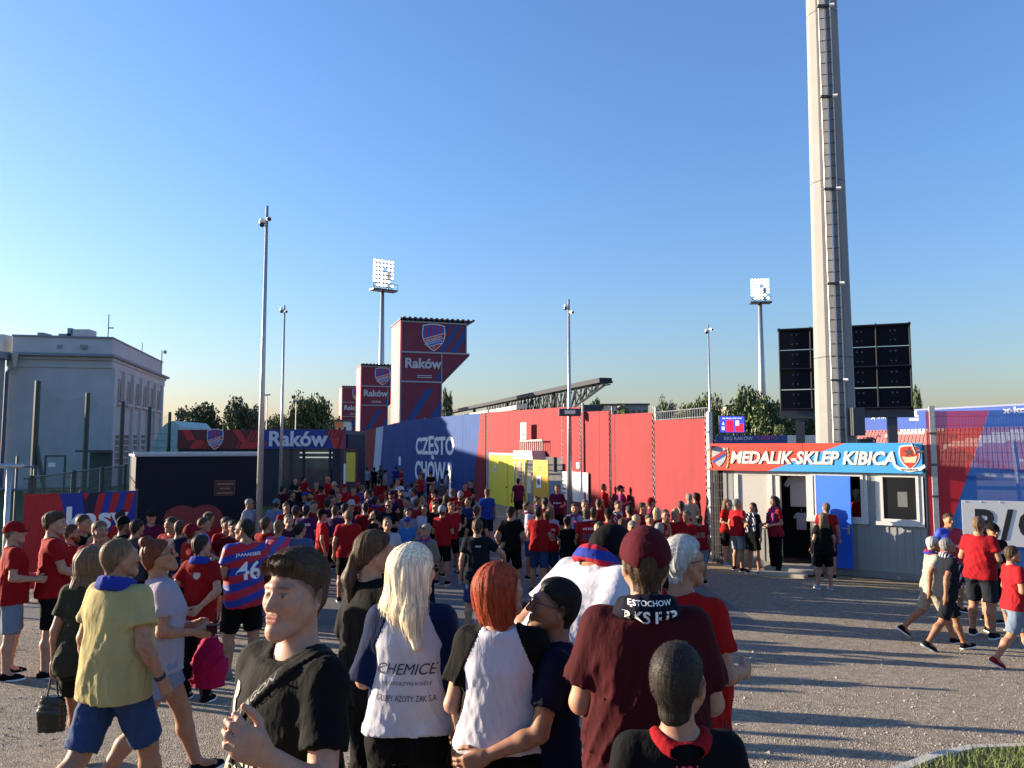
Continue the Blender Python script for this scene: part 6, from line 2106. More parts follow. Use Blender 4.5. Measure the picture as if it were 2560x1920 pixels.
def scarf_mesh(tails=True):
    key = 'scarf%d' % tails
    if key in _shared: return _shared[key]
    # origin at the neck joint
    F = Field(axis(-.20, .20, .008), axis(-.22, .16, .008), axis(-.50 if tails else -.14, .14, .008))
    N = 12
    pts = []
    for k in range(N + 1):
        a = math.radians(-58 + (360 - 64) * k / N - 0) + math.pi * 1.5 + math.radians(90 - 0) * 0
        a = math.radians(-60) + math.radians(300) * k / N + math.radians(-0)
        x, y = math.sin(a + math.pi + math.radians(-90 + 0) * 0), math.cos(a + math.pi)
        ang = math.radians(32 + 296 * k / N)               # from front-left round the back to front-right
        x, y = math.sin(ang) * .083, -math.cos(ang) * .080
        z = .030 + .045 * (1 - math.cos(ang)) / 2 - .012
        pts.append((x, y, z))
    for a, b in zip(pts[:-1], pts[1:]):
        F.cone(a, b, .024, .024, k=.012)
        F.cone((a[0] * 1.20, a[1] * 1.20, a[2] - .030), (b[0] * 1.20, b[1] * 1.20, b[2] - .030), .021, .021, k=.02)
    if tails:
        for s_, L in ((1, -.40), (-1, -.44)):
            a = pts[0] if s_ > 0 else pts[-1]
            F.cone(a, (s_ * .085, -.135, -.10), .026, .026, k=.02)
            for dx in (-.026, 0, .026):
                F.cone((s_ * .085 + dx, -.138, -.10), (s_ * .095 + dx, -.165, L), .022, .020, k=.016, cut=.98)
    F.warp_near(folds(5, .003, f=60, up=1))
    v, f = F.surface()
    _shared[key] = np_mesh('scarf', v, f)
    return _shared[key]

def skin_mat(tone=(.50, .29, .205)):
    key = 'skin_%.2f_%.2f' % (tone[0], tone[1])
    if key in _mats: return _mats[key]
    m = bpy.data.materials.new(key); m.use_nodes = True
    nt = m.node_tree; N = nt.nodes; L = nt.links
    p = N['Principled BSDF']
    p.inputs['Roughness'].default_value = .58
    p.inputs['Specular IOR Level'].default_value = .32
    nb = N.new('ShaderNodeTexNoise'); nb.inputs['Scale'].default_value = 260; nb.inputs['Detail'].default_value = 3
    bp = N.new('ShaderNodeBump'); bp.inputs['Strength'].default_value = .35; bp.inputs['Distance'].default_value = .0015
    L.new(nb.outputs[0], bp.inputs['Height']); L.new(bp.outputs[0], p.inputs['Normal'])
    p.inputs['Subsurface Weight'].default_value = .12
    p.inputs['Subsurface Radius'].default_value = (.012, .004, .002)
    p.inputs['Subsurface Scale'].default_value = 1.0
    a = N.new('ShaderNodeAttribute'); a.attribute_name = 'tint'
    tc = N.new('ShaderNodeTexCoord')
    L.new(tc.outputs['Object'], nb.inputs['Vector'])
    no = N.new('ShaderNodeTexNoise'); no.inputs['Scale'].default_value = 30; no.inputs['Detail'].default_value = 5; no.inputs['Roughness'].default_value = .65
    L.new(tc.outputs['Object'], no.inputs['Vector'])
    mr = N.new('ShaderNodeMapRange'); mr.inputs[1].default_value = .3; mr.inputs[2].default_value = .7; mr.inputs[3].default_value = .80; mr.inputs[4].default_value = 1.12
    L.new(no.outputs[0], mr.inputs[0])
    v1 = N.new('ShaderNodeVectorMath'); v1.operation = 'MULTIPLY'; v1.inputs[1].default_value = tone
    L.new(a.outputs['Color'], v1.inputs[0])
    v2 = N.new('ShaderNodeVectorMath'); v2.operation = 'SCALE'
    L.new(v1.outputs[0], v2.inputs[0]); L.new(mr.outputs[0], v2.inputs['Scale'])
    L.new(v2.outputs[0], p.inputs['Base Color'])
    _mats[key] = m
    return m
def hair_mat(col):
    key = 'hair_%.3f_%.3f_%.3f' % tuple(col)
    if key in _mats: return _mats[key]
    m = bpy.data.materials.new(key); m.use_nodes = True
    nt = m.node_tree; N = nt.nodes; L = nt.links
    p = N['Principled BSDF']; p.inputs['Roughness'].default_value = .62; p.inputs['Specular IOR Level'].default_value = .22
    tc = N.new('ShaderNodeTexCoord')
    mp = N.new('ShaderNodeMapping'); mp.inputs['Scale'].default_value = (120, 120, 9)
    L.new(tc.outputs['Object'], mp.inputs[0])
    no = N.new('ShaderNodeTexNoise'); no.inputs['Scale'].default_value = 1.0; no.inputs['Detail'].default_value = 3
    L.new(mp.outputs[0], no.inputs['Vector'])
    mr = N.new('ShaderNodeMapRange'); mr.inputs[1].default_value = .3; mr.inputs[2].default_value = .7; mr.inputs[3].default_value = .55; mr.inputs[4].default_value = 1.35
    L.new(no.outputs[0], mr.inputs[0])
    v2 = N.new('ShaderNodeVectorMath'); v2.operation = 'SCALE'; v2.inputs[0].default_value = col
    L.new(mr.outputs[0], v2.inputs['Scale']); L.new(v2.outputs[0], p.inputs['Base Color'])
    bp = N.new('ShaderNodeBump'); bp.inputs['Strength'].default_value = .5; bp.inputs['Distance'].default_value = .004
    L.new(no.outputs[0], bp.inputs['Height']); L.new(bp.outputs[0], p.inputs['Normal'])
    _mats[key] = m
    return m
def locks_mesh(style, n=None, seed=1):
    """separate thin strands lying over the hair with a few flyaways, for heads seen close up"""
    key = 'locks_' + style
    if key in _shared: return _shared[key]
    base = hair_mesh(style)
    bvh = BVHTree.FromPolygons([v.co for v in base.vertices], [tuple(p.vertices) for p in base.polygons])
    r = random.Random(seed)
    vs, fs = [], []
    if style in ('buzz', 'crop', 'thin'):                  # bristles standing on the scalp
        L = .006 if style == 'buzz' else .011
        polys = base.polygons
        for i in range(6000):
            p = polys[r.randrange(len(polys))]
            q = Vector(p.center) + Vector((r.gauss(0, .002), r.gauss(0, .002), r.gauss(0, .002)))
            near, nn, _, _ = bvh.find_nearest(q)
            if near is None or near.z < hair_line(near.y) + .006: continue
            dd = (nn + Vector((r.gauss(0, .35), r.gauss(-.25, .35), r.gauss(-.1, .3)))).normalized()
            sd = dd.cross(Vector((r.gauss(0, 1), r.gauss(0, 1), r.gauss(0, 1)))).normalized() * .0006
            b = len(vs); t = near + dd * L * r.uniform(.6, 1.2)
            vs += [tuple(near - sd - nn * .001), tuple(near + sd - nn * .001), tuple(t)]
            fs.append((b, b + 1, b + 2))
        mb = MB(); mb.v = vs; mb.f = fs
        _shared[key] = mb.mesh('locks', True)
        return _shared[key]
    longs = style in ('long', 'bob', 'longpony')
    n = n or (2600 if longs else 3000)
    for i in range(n):
        a = r.uniform(0, 2 * math.pi)
        if style == 'long': a = r.gauss(math.pi / 2, 1.2)
        s0 = r.random() ** .7
        x, y = math.cos(a), math.sin(a)
        nseg = 10 if longs else 4
        L = {'long': .50, 'bob': .29, 'longpony': .17}.get(style, r.uniform(.03, .065))
        if longs: p = Vector((x * (.006 + .085 * s0), .03 + y * (.006 + .1 * s0), .15 - .05 * s0))
        else: p = Vector((x * .1 * s0, .01 + y * .12 * s0, .15 - .10 * s0 * r.random()))
        q = bvh.find_nearest(p)[0]
        if q is None: continue
        if not longs and q.z < hair_line(q.y) + .022: continue
        d = Vector((x * .55, y * .55, -.35)) if longs else Vector((r.gauss(-.35, .18), -.9 + r.gauss(0, .15), r.gauss(0, .1)))
        p = q.copy(); step = L / nseg * (1 - .30 * s0 if longs else 1)
        wob = r.gauss(0, .22); fly = r.random() < .05
        pts = []
        for k in range(nseg + 1):
            near, nrm, _, _ = bvh.find_nearest(p)
            if near is None: break
            f = k / nseg
            lift = (.0012 + .004 * r.random() * f + (.016 * f * f if fly else 0)) if longs else (.0008 + (.005 if not fly else .013) * f * r.random())
            pts.append((near + nrm * lift, nrm))
            if longs: d = Vector((d.x * .74 + wob * .06, d.y * .74, d.z - .28))
            dd = d - nrm * d.dot(nrm)
            if dd.length < 1e-4: break
            p = near + dd.normalized() * step
        if len(pts) < 3: continue
        w = r.uniform(.0005, .0013)
        b = len(vs)
        for k, (q, nn) in enumerate(pts):
            tdir = (pts[min(k + 1, len(pts) - 1)][0] - pts[max(k - 1, 0)][0])
            sd = tdir.cross(nn)
            if sd.length < 1e-7: sd = Vector((1, 0, 0))
            sd.normalize()
            ww = w * (1 - .8 * (k / (len(pts) - 1)) ** 2)
            vs += [tuple(q - sd * ww), tuple(q + sd * ww)]
        for k in range(len(pts) - 1):
            o = b + 2 * k
            fs.append((o, o + 1, o + 3, o + 2))
    if style == 'quiff':                                   # fringe swept across the forehead
        for i in range(460):
            x = r.uniform(-.066, .060)
            p = Vector((x, -.075 - r.uniform(0, .012), .100 + r.uniform(-.012, .022)))
            near, nn, _, _ = bvh.find_nearest(p)
            p = near + nn * .002
            d = Vector((-.20 + r.gauss(0, .12), -.20, -.30)); L = r.uniform(.030, .058) / 6
            w = r.uniform(.0008, .0019); b = len(vs)
            for k in range(7):
                ww = w * (1 - .75 * (k / 6) ** 2)
                vs += [(p.x - ww * .3, p.y, p.z - ww), (p.x + ww * .3, p.y - ww * .4, p.z + ww)]
                d = d + Vector((-.05, .04, -.14)); p = p + d.normalized() * L
                p.y = min(p.y, -.096 + abs(p.x) * .25)
            for k in range(6):
                o = b + 2 * k; fs.append((o, o + 1, o + 3, o + 2))
    mb = MB(); mb.v = vs; mb.f = fs
    _shared[key] = mb.mesh('locks', True)
    return _shared[key]

# ------------------------------------------------------------------ one person
_cache = {}
def _key(p, names):
    return tuple((k, str(p.get(k))) for k in names)
POSEK = ('fem', 'lean', 'side', 'twist', 'legs', 'arms', 'aL', 'aR', 'armL', 'armR', 'head', 'girth', 'belly', 'curl', 'curlL', 'curlR', 'palmL', 'palmR', 'arm_r', 'flare', 'fold', 'stubble', 'scalp', 'short_len', 'tight', 'brow', 'zlo', 'showhands', 'hs', 'noring')
SKIN = {'f': (.385, .20, .125), 'm': (.35, .172, .10), 't': (.275, .13, .072), 'p': (.42, .222, .145)}
HAIRC = {'dk': (.018, .013, .010), 'br': (.055, .032, .018), 'lb': (.13, .082, .045), 'bl': (.42, .31, .17), 'pl': (.62, .52, .36), 'gr': (.19, .185, .18), 'wh': (.38, .37, .345), 'rd': (.22, .035, .012), 'au': (.12, .035, .014), 'bk': (.008, .007, .007)}
def solve_depth(u, v, h, d=None):
    if d is not None:
        rx, rz = ray(u, v)
        z = CAM_H + rz * d
        return rx * d, d, z - ground_z(rx * d, d)
    lo, hi = 1.0, 140.0
    rx, rz = ray(u, v)
    for _ in range(50):
        m = (lo + hi) / 2
        f = CAM_H + rz * m - (ground_z(rx * m, m) + h)
        if f > 0: lo = m
        else: hi = m
    Y = (lo + hi) / 2
    return rx * Y, Y, h
def person(label, u, v, h=1.76, face=0, d=None, group=None, **p):
    """u, v: where the top of the head stands in the photograph; face: 0 towards the camera, 90 to the right, 180 away"""
    cap = p.get('cap'); hs = p.get('hair', 'short')
    topk = {'quiff': 1.775 + .03, 'mop': 1.80, 'bun': 1.82, 'buzz': 1.762, None: 1.757}.get(hs, 1.772)
    if cap: topk = 1.782
    X, Y, H = solve_depth(u, v, h, d)
    J = make_joints(p)
    top_local = (J['head'] + J['hrot'] @ np.array([0, 0, (topk - 1.64) * J['hs']]))
    a = math.radians(face)
    sc = H / (top_local[2])
    ox = (math.cos(a) * top_local[0] - math.sin(a) * top_local[1]) * sc
    oy = (math.sin(a) * top_local[0] + math.cos(a) * top_local[1]) * sc
    near = Y < 5.0
    mid = Y < 14.5
    res = .0095 if near else (.0145 if mid else .020)
    if p.get('res'): res = p['res']
    x, y = X - ox, Y - oy
    root = thing('person', label, 'person', (x, y, ground_z(x, y)), a, group)
    root.scale = (sc * p.get('wide', 1.0), sc * p.get('wide', 1.0), sc)
    if mid and hs in ('short', 'crop', 'buzz', 'quiff', 'mop', 'grey'):
        tone = SKIN[p.get('skin', 'm')]; hcol = HAIRC[p.get('hc', 'br')]
        p['scalp'] = (.85, tuple(min(1.2, .15 + .85 * a_ / b_) for a_, b_ in zip(hcol, tone)))
    kb = ('body', res) + _key(p, POSEK)
    if kb not in _cache:
        _cache[kb] = body_mesh(p, J, res, head_res=p.get('head_res', .0036) if near else (.0075 if mid else .010), hand_res=.0055 if near else (.0075 if (mid and Y < 11) else None))
    mesh_obj('body', _cache[kb], skin_mat(SKIN[p.get('skin', 'm')]), root)
    seed = p.get('seed', int(u * 7 + v) % 5 if not near else int(u))
    shirt = p.get('shirt', '#b3121c')
    shirt_o = None
    if shirt:
        kw = dict(loose=p.get('loose', .017), hem=p.get('hem', .86), sleeve=p.get('sleeve', .62), collar=p.get('collar', .074))
        ks = ('shirt', res, seed if mid else 0) + _key(p, POSEK) + tuple(kw.values())
        if ks not in _cache:
            _cache[ks] = shirt_mesh(p, J, res, seed=seed if mid else 0, **kw)
        shirt_o = mesh_obj(p.get('shirt_name', 't_shirt'), _cache[ks], cloth(shirt) if isinstance(shirt, str) else shirt, root)
    pk = p.get('pants', 'shorts'); pc = p.get('pcol', '#15161a')
    kp = ('pants', pk, res) + _key(p, POSEK)
    if kp not in _cache:
        _cache[kp] = pants_mesh(p, J, res, pk)
    mesh_obj({'shorts': 'shorts', 'long': 'trousers', 'skirt': 'skirt'}[pk], _cache[kp], cloth(pc) if isinstance(pc, str) else pc, root)
    # shoes
    if p.get('shoes', '#111114') and not p.get('zlo'):
        sh, so = shoe_meshes()
        for n in 'LR':
            kd = J['ft' + n]
            an = J['ank' + n]
            lift = an[2] - .088
            rx_ = -max(-.9, min(.5, kd * .8)) if lift > .02 else 0.0
            if lift <= .02 and kd > .12: rx_ = -.16
            o = mesh_obj('shoe', sh, cloth(p.get('shoes', '#111114')), root, tuple(an), (rx_, 0, math.radians(7 if n == 'L' else -7)))
            mesh_obj('sole', so, M_PRINTW if p.get('sole', 1) else M_BLACK, o)
    hm = Matrix.Translation(Vector(J['head'])) @ Matrix(J['hrot'].tolist()).to_4x4() @ Matrix.Scale(J['hs'], 4)
    def on_head(name, me, m_, parent=root, extra=None):
        o = mesh_obj(name, me, m_, parent)
        o.matrix_local = hm if extra is None else hm @ extra
        return o
    hc = HAIRC[p.get('hc', 'br')]
    if hs:
        if cap and hs in ('short', 'quiff', 'mop', 'grey'): hs = 'crop'
        ho = on_head('hair', hair_mesh(hs), hair_mat(hc))
        if near:
            lk = mesh_obj('locks', locks_mesh(hs), hair_mat(tuple(min(1, c * 1.5) for c in hc)), ho)  # paler strands: the lit highlights of the hair put into their colour
            lk['kind'] = 'stuff'
    if cap:
        cm, vm = cap_meshes()
        ex = Matrix.Rotation(math.radians(180), 4, 'Z') if p.get('cap_back') else Matrix.Identity(4)
        ex = Matrix.Rotation(math.radians(4), 4, 'X') @ ex
        co = on_head('cap', cm, cloth(cap) if isinstance(cap, str) else cap, extra=ex)
        mesh_obj('visor', vm, cloth(p.get('visor', cap)) if isinstance(p.get('visor', cap), str) else p.get('visor', cap), co)
    if p.get('beard'):
        on_head('beard', beard_mesh(), hair_mat(HAIRC[p['beard']]))
    g = p.get('glasses')
    if g:
        ex = Matrix.Translation((0, .045, .075)) @ Matrix.Rotation(math.radians(-25), 4, 'X') if g == 'up' else None
        on_head('sunglasses' if g != 'clear' else 'glasses', glasses_mesh('clear' if g == 'clear' else 'sun'), M_GLASS, extra=ex)
    sf = p.get('scarf')
    if sf:
        o = mesh_obj('scarf', scarf_mesh(p.get('tails', True)), sf, root)
        o.matrix_local = Matrix.Translation(Vector(J['neck'])) @ Matrix.Rotation(math.radians(p.get('lean', 0) * .8), 4, 'X') @ Matrix.Rotation(math.radians(p.get('twist', 0)), 4, 'Z')
    return root, J, shirt_o, sc
def band(name, p, J, m_, root, n, p0, half=.02, grow=.007, res=.009, zlo=None, **kw):
    """a strap or belt lying on the shirt where a plane crosses it"""
    F = shirt_field(p, J, res, **kw)
    n = np.array(n, float); n /= np.linalg.norm(n); p0 = np.array(p0, float)
    F.V -= grow
    F.clip(lambda X, Y, Z: np.abs((X - p0[0]) * n[0] + (Y - p0[1]) * n[1] + (Z - p0[2]) * n[2]) - half)
    return mesh_obj(name, field_mesh(F, name), m_, root)
def print_on(shirt_o, s, m_, x, z, h=None, w=None, back=True, name='print', offset=.004, arc=0.0, tilt=0.0, yaw=0.0, **kw):
    """flat lettering laid on the front or back of a shirt"""
    me0 = shirt_o.data
    bvh = BVHTree.FromPolygons([v.co for v in me0.vertices], [tuple(q.vertices) for q in me0.polygons])
    if isinstance(s, MB):
        tm = None; co = np.array([(a, c, 0) for a, b, c in s.v], float); faces = s.f
    else:
        tm = text_mesh(s, 1.0, extrude=0.0, **kw)
        co = np.zeros(len(tm.vertices) * 3); tm.vertices.foreach_get('co', co); co = co.reshape(-1, 3)
        faces = [tuple(q.vertices) for q in tm.polygons]
    ex = co.max(0) - co.min(0); md = (co.max(0) + co.min(0)) / 2
    sx = w / ex[0] if w else h / ex[1]
    sy = h / ex[1] if h else sx
    sg = -1 if back else 1
    out = []
    ca, sa = math.cos(math.radians(yaw)), math.sin(math.radians(yaw))
    for q in co:
        lx = (q[0] - md[0]) * sx; lz = (q[1] - md[1]) * sy
        lz += -arc * (lx / (w or ex[0] * sx)) ** 2 + math.tan(math.radians(tilt)) * lx
        px = x + sg * lx; pz = z + lz
        o = Vector((px * ca, px * sa, pz)) + Vector((-sa, ca, 0)) * (1.0 if back else -1.0)
        dr = Vector((-sa, ca, 0)) * (-1 if back else 1)
        loc, nrm, _, _ = bvh.ray_cast(o, dr)
        if loc is None: loc = o + dr * .88
        out.append(loc - dr * offset)
    mb = MB(); mb.v = [tuple(q) for q in out]; mb.f = faces
    o = mb.build(name, m_, shirt_o)
    return o
# ================================================================== the crowd
SC_RB = stripes('scarf_red_blue', '#a0142a', '#1d2f86', (0, .3, 1), .085, .5, rough=.9)
SC_BW = stripes('scarf_navy_white', '#11142e', '#b9b9bc', (1, .8, .25), .045, .55, warp=.5, rough=.9)
SC_MW = stripes('scarf_maroon_white', '#6a1230', '#c8c4c8', (.1, 0, 1), .10, .6, rough=.9)
SC_B = stripes('scarf_blue', '#1c2f86', '#24409c', (0, 0, 1), .2, .5, rough=.9)
JER = stripes('jersey_red_blue', '#a8142a', '#22318a', (.30, 0, 1), .155, .5, warp=.35, rough=.6, bump=.4)
JER_P = stripes('jersey_pink_blue', '#b8355a', '#4257a8', (.9, 0, .45), .24, .55, warp=.6, rough=.6, bump=.4)
JER_M = cloth('#6e1a3e'); JER_V = cloth('#4c2460')
PATW = stripes('shirt_white_pattern', '#c9c9d2', '#5a6478', (1, .6, .8), .09, .78, warp=2.5, rough=.85, bump=.4)
R1, R2, R3 = '#b0141d', '#c01a20', '#a01420'
BK, NV, WH = '#0e0e11', '#141a30', '#c9c8cc'
DEN, DENL = '#34507c', '#8497ac'
GC = 'supporters gathered before the entrance'
FA = dict(legs='stand', arms='down'); FB = dict(legs='ease', aL='cross', aR='crossl'); FC = dict(legs='ease', arms='phone', head=(0, 22, 0))
FD = dict(legs='wide', arms='hip'); FE = dict(legs='walk', aL='swingb', aR='swingf'); FF = dict(legs='ease', aL='bent', aR='down', head=(25, 4, 0))
FG = dict(fem=1, legs='close', arms='bent'); FH = dict(fem=1, legs='ease', aL='down', aR='phone', head=(-20, 10, 0))
FI = dict(legs='stand', arms='loose', girth=.022, belly=.045); FJ = dict(legs='wide', arms='pocket', head=(-15, 0, 0))
FK = dict(legs='ease', aL='pocket', aR='down', head=(15, 0, 0)); FL = dict(legs='ease', aL='down', aR='bent', head=(-25, 5, 0))
FM = dict(legs='wide', arms='behind', head=(10, 3, 0)); FN = dict(legs='ease', aL='fwd', aR='pocket', side=3, head=(-12, 8, 4))
def P(label, u, v, h, face, pose=None, **kw):
    if pose is FA: pose = (FA, FK, FL, FM, FN)[int(u * 3 + v) % 5]
    q = dict(pose or FA); q.update(kw)
    q.setdefault('wide', .93 + .13 * ((int(u * 13 + v * 7) % 10) / 9.0))
    return person('person ' + label, u, v, h, face, group=GC, **q)

# ---- along the blue wall, farthest
P('in white shirt with white cap, back turned, by the yellow poster', 887, 1163, 1.76, 185, FA, shirt=WH, cap='#b8b8b8', pants='long', pcol=BK)
P('in maroon top beside the yellow poster, turned right', 872, 1164, 1.76, 80, FF, shirt='#5a1628', pants='long', hc='dk')
P('in plain white shirt and black trousers, back turned, tallest by the poster', 899, 1160, 1.80, 180, FA, shirt=WH, pants='long', pcol=BK, hc='dk')
P('in white shirt with dark hair, just left of the dark-clad pair', 917, 1168, 1.72, 190, FI, shirt=WH, pants='long', pcol=BK, hc='dk')
P('in all black by the far end of the blue wall', 936, 1168, 1.74, 170, FA, shirt=BK, pants='long', hc='dk')
P('in grey-brown top against the far blue wall', 952, 1163, 1.76, 120, FJ, shirt='#3a3a3c', pants='long', hc='lb')
P('in dark grey jacket highest against the dark part of the blue wall', 969, 1154, 1.84, -60, FA, shirt='#23272c', pants='long', hc='dk')
P('in pale pink shirt and dark cap, turned right before the blue wall', 963, 1175, 1.70, 90, FF, shirt='#b6a9bd', cap='#2a1620', pcol=BK)
P('in blue polo with dark cap near the blue wall', 990, 1166, 1.78, 200, FI, shirt='#2a3f8c', cap='#151a34', pcol=NV)
P('in dull red shirt right of the blue polo', 1003, 1171, 1.76, -70, FF, shirt=R3, pcol=BK, hc='br')
P('in black shirt left of the red hooded top by the blue wall', 1042, 1161, 1.80, 100, FC, shirt=BK, pants='long', hc='dk')
P('in dark jacket half hidden behind the red hooded top', 1053, 1172, 1.74, 60, FA, shirt='#1b1d26', pants='long', hc='dk')
P('in bright red hooded top with raised hands, before the wall lettering', 1053, 1184, 1.74, -50, dict(legs='ease', aL='phone', aR='chin', head=(-20, 5, 0)), shirt='#b8231f', sleeve=1.9, hc='br', pcol=NV)
P('in black print shirt and black cap facing front below the wall lettering', 1077, 1178, 1.78, -10, FB, shirt='#121310', cap=BK, pants='long')
P('in maroon top with dark hair below the letter W of the wall', 1092, 1162, 1.82, 100, FF, shirt='#4c1620', pants='long', hc='dk')
P('in long white shirt with dark long hair by the blue wall', 1118, 1175, 1.66, 95, FG, shirt='#c7c4cc', hem=.70, pants='long', hair='long', hc='bk')
P('in black clothes standing right of the white-shirted one at the wall', 1134, 1168, 1.74, -80, FA, shirt=BK, pants='long', hc='bk', skin='t')
P('steward in black uniform at the yellow gate', 1228, 1168, 1.86, 15, FA, shirt=BK, pants='long', hc='dk', cap=None)
P('in maroon number 7 shirt and black shorts facing the turnstile', 1296, 1195, 1.78, 170, FE, shirt=JER_M, pcol=BK, hc='dk')
SEVEN = bpy.context.scene.objects
# ---- shaded crowd before the pavilion
P('with dark beard in black top near the pavilion door', 739, 1195, 1.74, 20, FC, shirt='#17151a', pants='long', hc='dk', skin='f')
P('in red shirt under the hanging garments of the pavilion', 759, 1190, 1.76, 160, FA, shirt=R3, hc='bk')
P('in dark shirt turned right beside the container corner', 728, 1226, 1.76, 90, FF, shirt='#191418', hc='br', skin='m')
P('in dark clothes in front of the red garments, back turned', 743, 1210, 1.74, 165, FA, shirt='#141216', hc='bk')
P('with bright blue cap and maroon shirt by the container', 761, 1230, 1.76, 30, FC, shirt='#3a1220', cap='#2f48b4')
P('with dark beard in white and red shirt, turned left', 777, 1229, 1.78, -40, FF, shirt='#a9b0c8', hc='bk', beard='bk', pcol=NV)
P('in red shirt holding both hands to the face', 791, 1203, 1.74, 30, dict(legs='ease', arms='chin', head=(0, 8, 0)), shirt=R1, hc='br')
P('bald in red shirt turned right before the pavilion pier', 820, 1191, 1.80, 75, FI, shirt=R1, hair=None)
P('with fair hair low behind the bald one at the pavilion pier', 836, 1204, 1.72, 150, FA, shirt='#321420', hc='bl')
P('in dark top turned left right of the fair-haired one', 844, 1213, 1.74, -60, FF, shirt='#20161e', hc='dk')
P('in dark violet shirt looking down at a phone', 848, 1230, 1.76, 5, FC, shirt='#2c1c36', hc='dk')
P('with red cap and red shirt, arm out, by the pier', 862, 1209, 1.74, -30, dict(legs='ease', arms='out'), shirt=R2, cap=R1)
q1 = P('with red cap and white print on red shirt facing front', 887, 1181, 1.74, 0, FB, shirt='#b8241e', cap='#b01818', pcol=NV)
P('in deep red shirt and black shorts, back turned, tall', 948, 1196, 1.80, 180, FA, shirt='#9c141c', hc='dk', pcol=BK)
P('with dark hair in violet and red shirt turned left', 920, 1225, 1.78, -70, FI, shirt='#43204a', hc='dk')
P('with white cap and dark sunglasses in black top', 879, 1248, 1.76, 25, FB, shirt='#1a1a1f', cap='#b9bdc6', glasses='sun')
P('with dark hair and violet shirt with pale yoke, back turned', 819, 1246, 1.74, 175, FA, shirt='#2e1c40', hc='dk')
P('with dark hair turned right beside the pale-yoked shirt', 830, 1238, 1.72, 60, FF, shirt='#3a1a28', hc='br')
P('with light blue cap and light blue shirt beside the pole', 692, 1246, 1.74, 185, FI, shirt='#7f93bd', cap='#6f8a9c', pcol=NV)
P('with fair brown hair looking down right of the light blue cap', 722, 1286, 1.76, 20, FC, shirt='#4a1f38', hc='lb')
pio = P('in dark violet name shirt, back turned, amid the shaded crowd', 766, 1262, 1.78, 180, FA, shirt=JER_V, hc='bk')
P('with black backward cap and bright red shirt turned right', 805, 1271, 1.76, 110, FF, shirt=R2, cap='#101012')
P('in violet shirt with dark hair, left of the white cap', 862, 1258, 1.76, 165, FA, shirt='#3c2350', hc='bk')
P('in dark red shirt with back turned, behind the shaved bright red one', 914, 1256, 1.76, 185, FI, shirt='#8c141c', hc='dk')
P('with shaved head and sunglasses in black shirt facing front', 972, 1251, 1.76, 0, FB, shirt='#101012', hair='buzz', hc='lb', glasses='sun')
P('in black with black hair turned left, right of the red back', 943, 1275, 1.74, -90, FC, shirt='#151318', hc='bk', beard='bk')
P('with dark cap and beard in violet shirt turned left', 979, 1226, 1.76, -30, FF, shirt='#3a2048', cap='#12182c', beard='dk')
P('in white patterned shirt with crossbody strap facing front', 995, 1197, 1.80, 5, FA, shirt=PATW, hc='lb', pcol='#3a3f4a')
P('in white shirt with short dark hair, left of the orange-red shirt', 1031, 1204, 1.76, 130, FF, shirt='#c4c6d2', hc='dk')
P('in white shirt and sunglasses turned left, dark hair', 1034, 1221, 1.76, -85, FJ, shirt='#c3c6d6', hc='dk', glasses='sun')
P('with tan headband hair turned left behind the black cap', 1081, 1210, 1.74, -75, FA, shirt=R3, hc='lb')
P('with black cap and orange-red shirt turned left', 1087, 1223, 1.78, -100, FI, shirt='#c02a1e', cap='#141416', pcol=BK)
P('in red shirt with white trim and light brown hair', 1132, 1221, 1.76, 150, FF, shirt=R1, hc='lb', pcol=DEN)
P('with white cap, sunglasses and dark beard in red shirt', 1151, 1227, 1.78, 0, FB, shirt=R1, cap='#b4aca0', glasses='sun', beard='dk')
P('in black sleeveless top and sunglasses, arms folded', 1149, 1259, 1.60, 0, dict(fem=1, legs='ease', aL='cross', aR='crossl'), shirt=BK, sleeve=0, hair='longpony', hc='br', glasses='sun', pcol='#b0b0b4')
P('with long brown hair beside the orange-red shirt', 1116, 1236, 1.66, 170, FG, shirt='#3a2a30', hair='long', hc='br')
P('peering from behind the white cap, face only', 1172, 1243, 1.70, -20, FA, shirt='#2a3a6a', hc='br')
P('with glasses and dark top behind the white polo', 1060, 1238, 1.72, -30, FC, shirt='#24222a', hc='br', glasses='clear')
P('with dark hair in black behind the long-haired one', 1017, 1242, 1.74, -45, FA, shirt='#131216', hc='bk')
P('with long dark hair and grey top facing front', 1021, 1268, 1.66, 20, FG, shirt='#8c8ea6', hair='long', hc='dk')
P('in white polo with tied hair and clear glasses facing front', 1061, 1261, 1.68, 5, dict(fem=1, legs='ease', aL='down', aR='bent', head=(0, 3, 0)), shirt='#c6c8d8', hair='crop', hc='dk', glasses='clear', pants='long', pcol=BK)
P('small with blue cap and light blue shirt', 1018, 1291, 1.50, 10, FA, shirt='#3d7fc4', cap='#2a4aa8', pcol=NV)
P('in white shirt with sunglasses pushed up, facing front', 968, 1294, 1.78, 15, FC, shirt='#c2c4d0', hair='buzz', hc='lb', glasses='up')
P('grey-haired with red and blue scarf over beige jacket, looking down', 1068, 1310, 1.68, -15, dict(legs='ease', arms='bent', head=(-10, 24, 0)), shirt='#8a8478', sleeve=1.9, hair='grey', hc='gr', scarf=SC_RB, glasses='clear', pants='long', pcol=NV, girth=.015)
P('shaved, in bright red shirt and black shorts, back turned', 871, 1275, 1.78, 185, dict(legs='ease', aL='down', aR='bent', head=(20, 0, 0)), shirt=R2, hair='buzz', hc='lb', pcol=BK, girth=.01)
P('in royal blue shirt walking away on the open asphalt', 1218, 1221, 1.78, 178, FE, shirt='#2c50a8', hc='lb', pcol=NV)
P('in black with dark hair left of the blue shirt', 1192, 1264, 1.72, 175, FA, shirt='#121216', hc='br', pcol=BK)
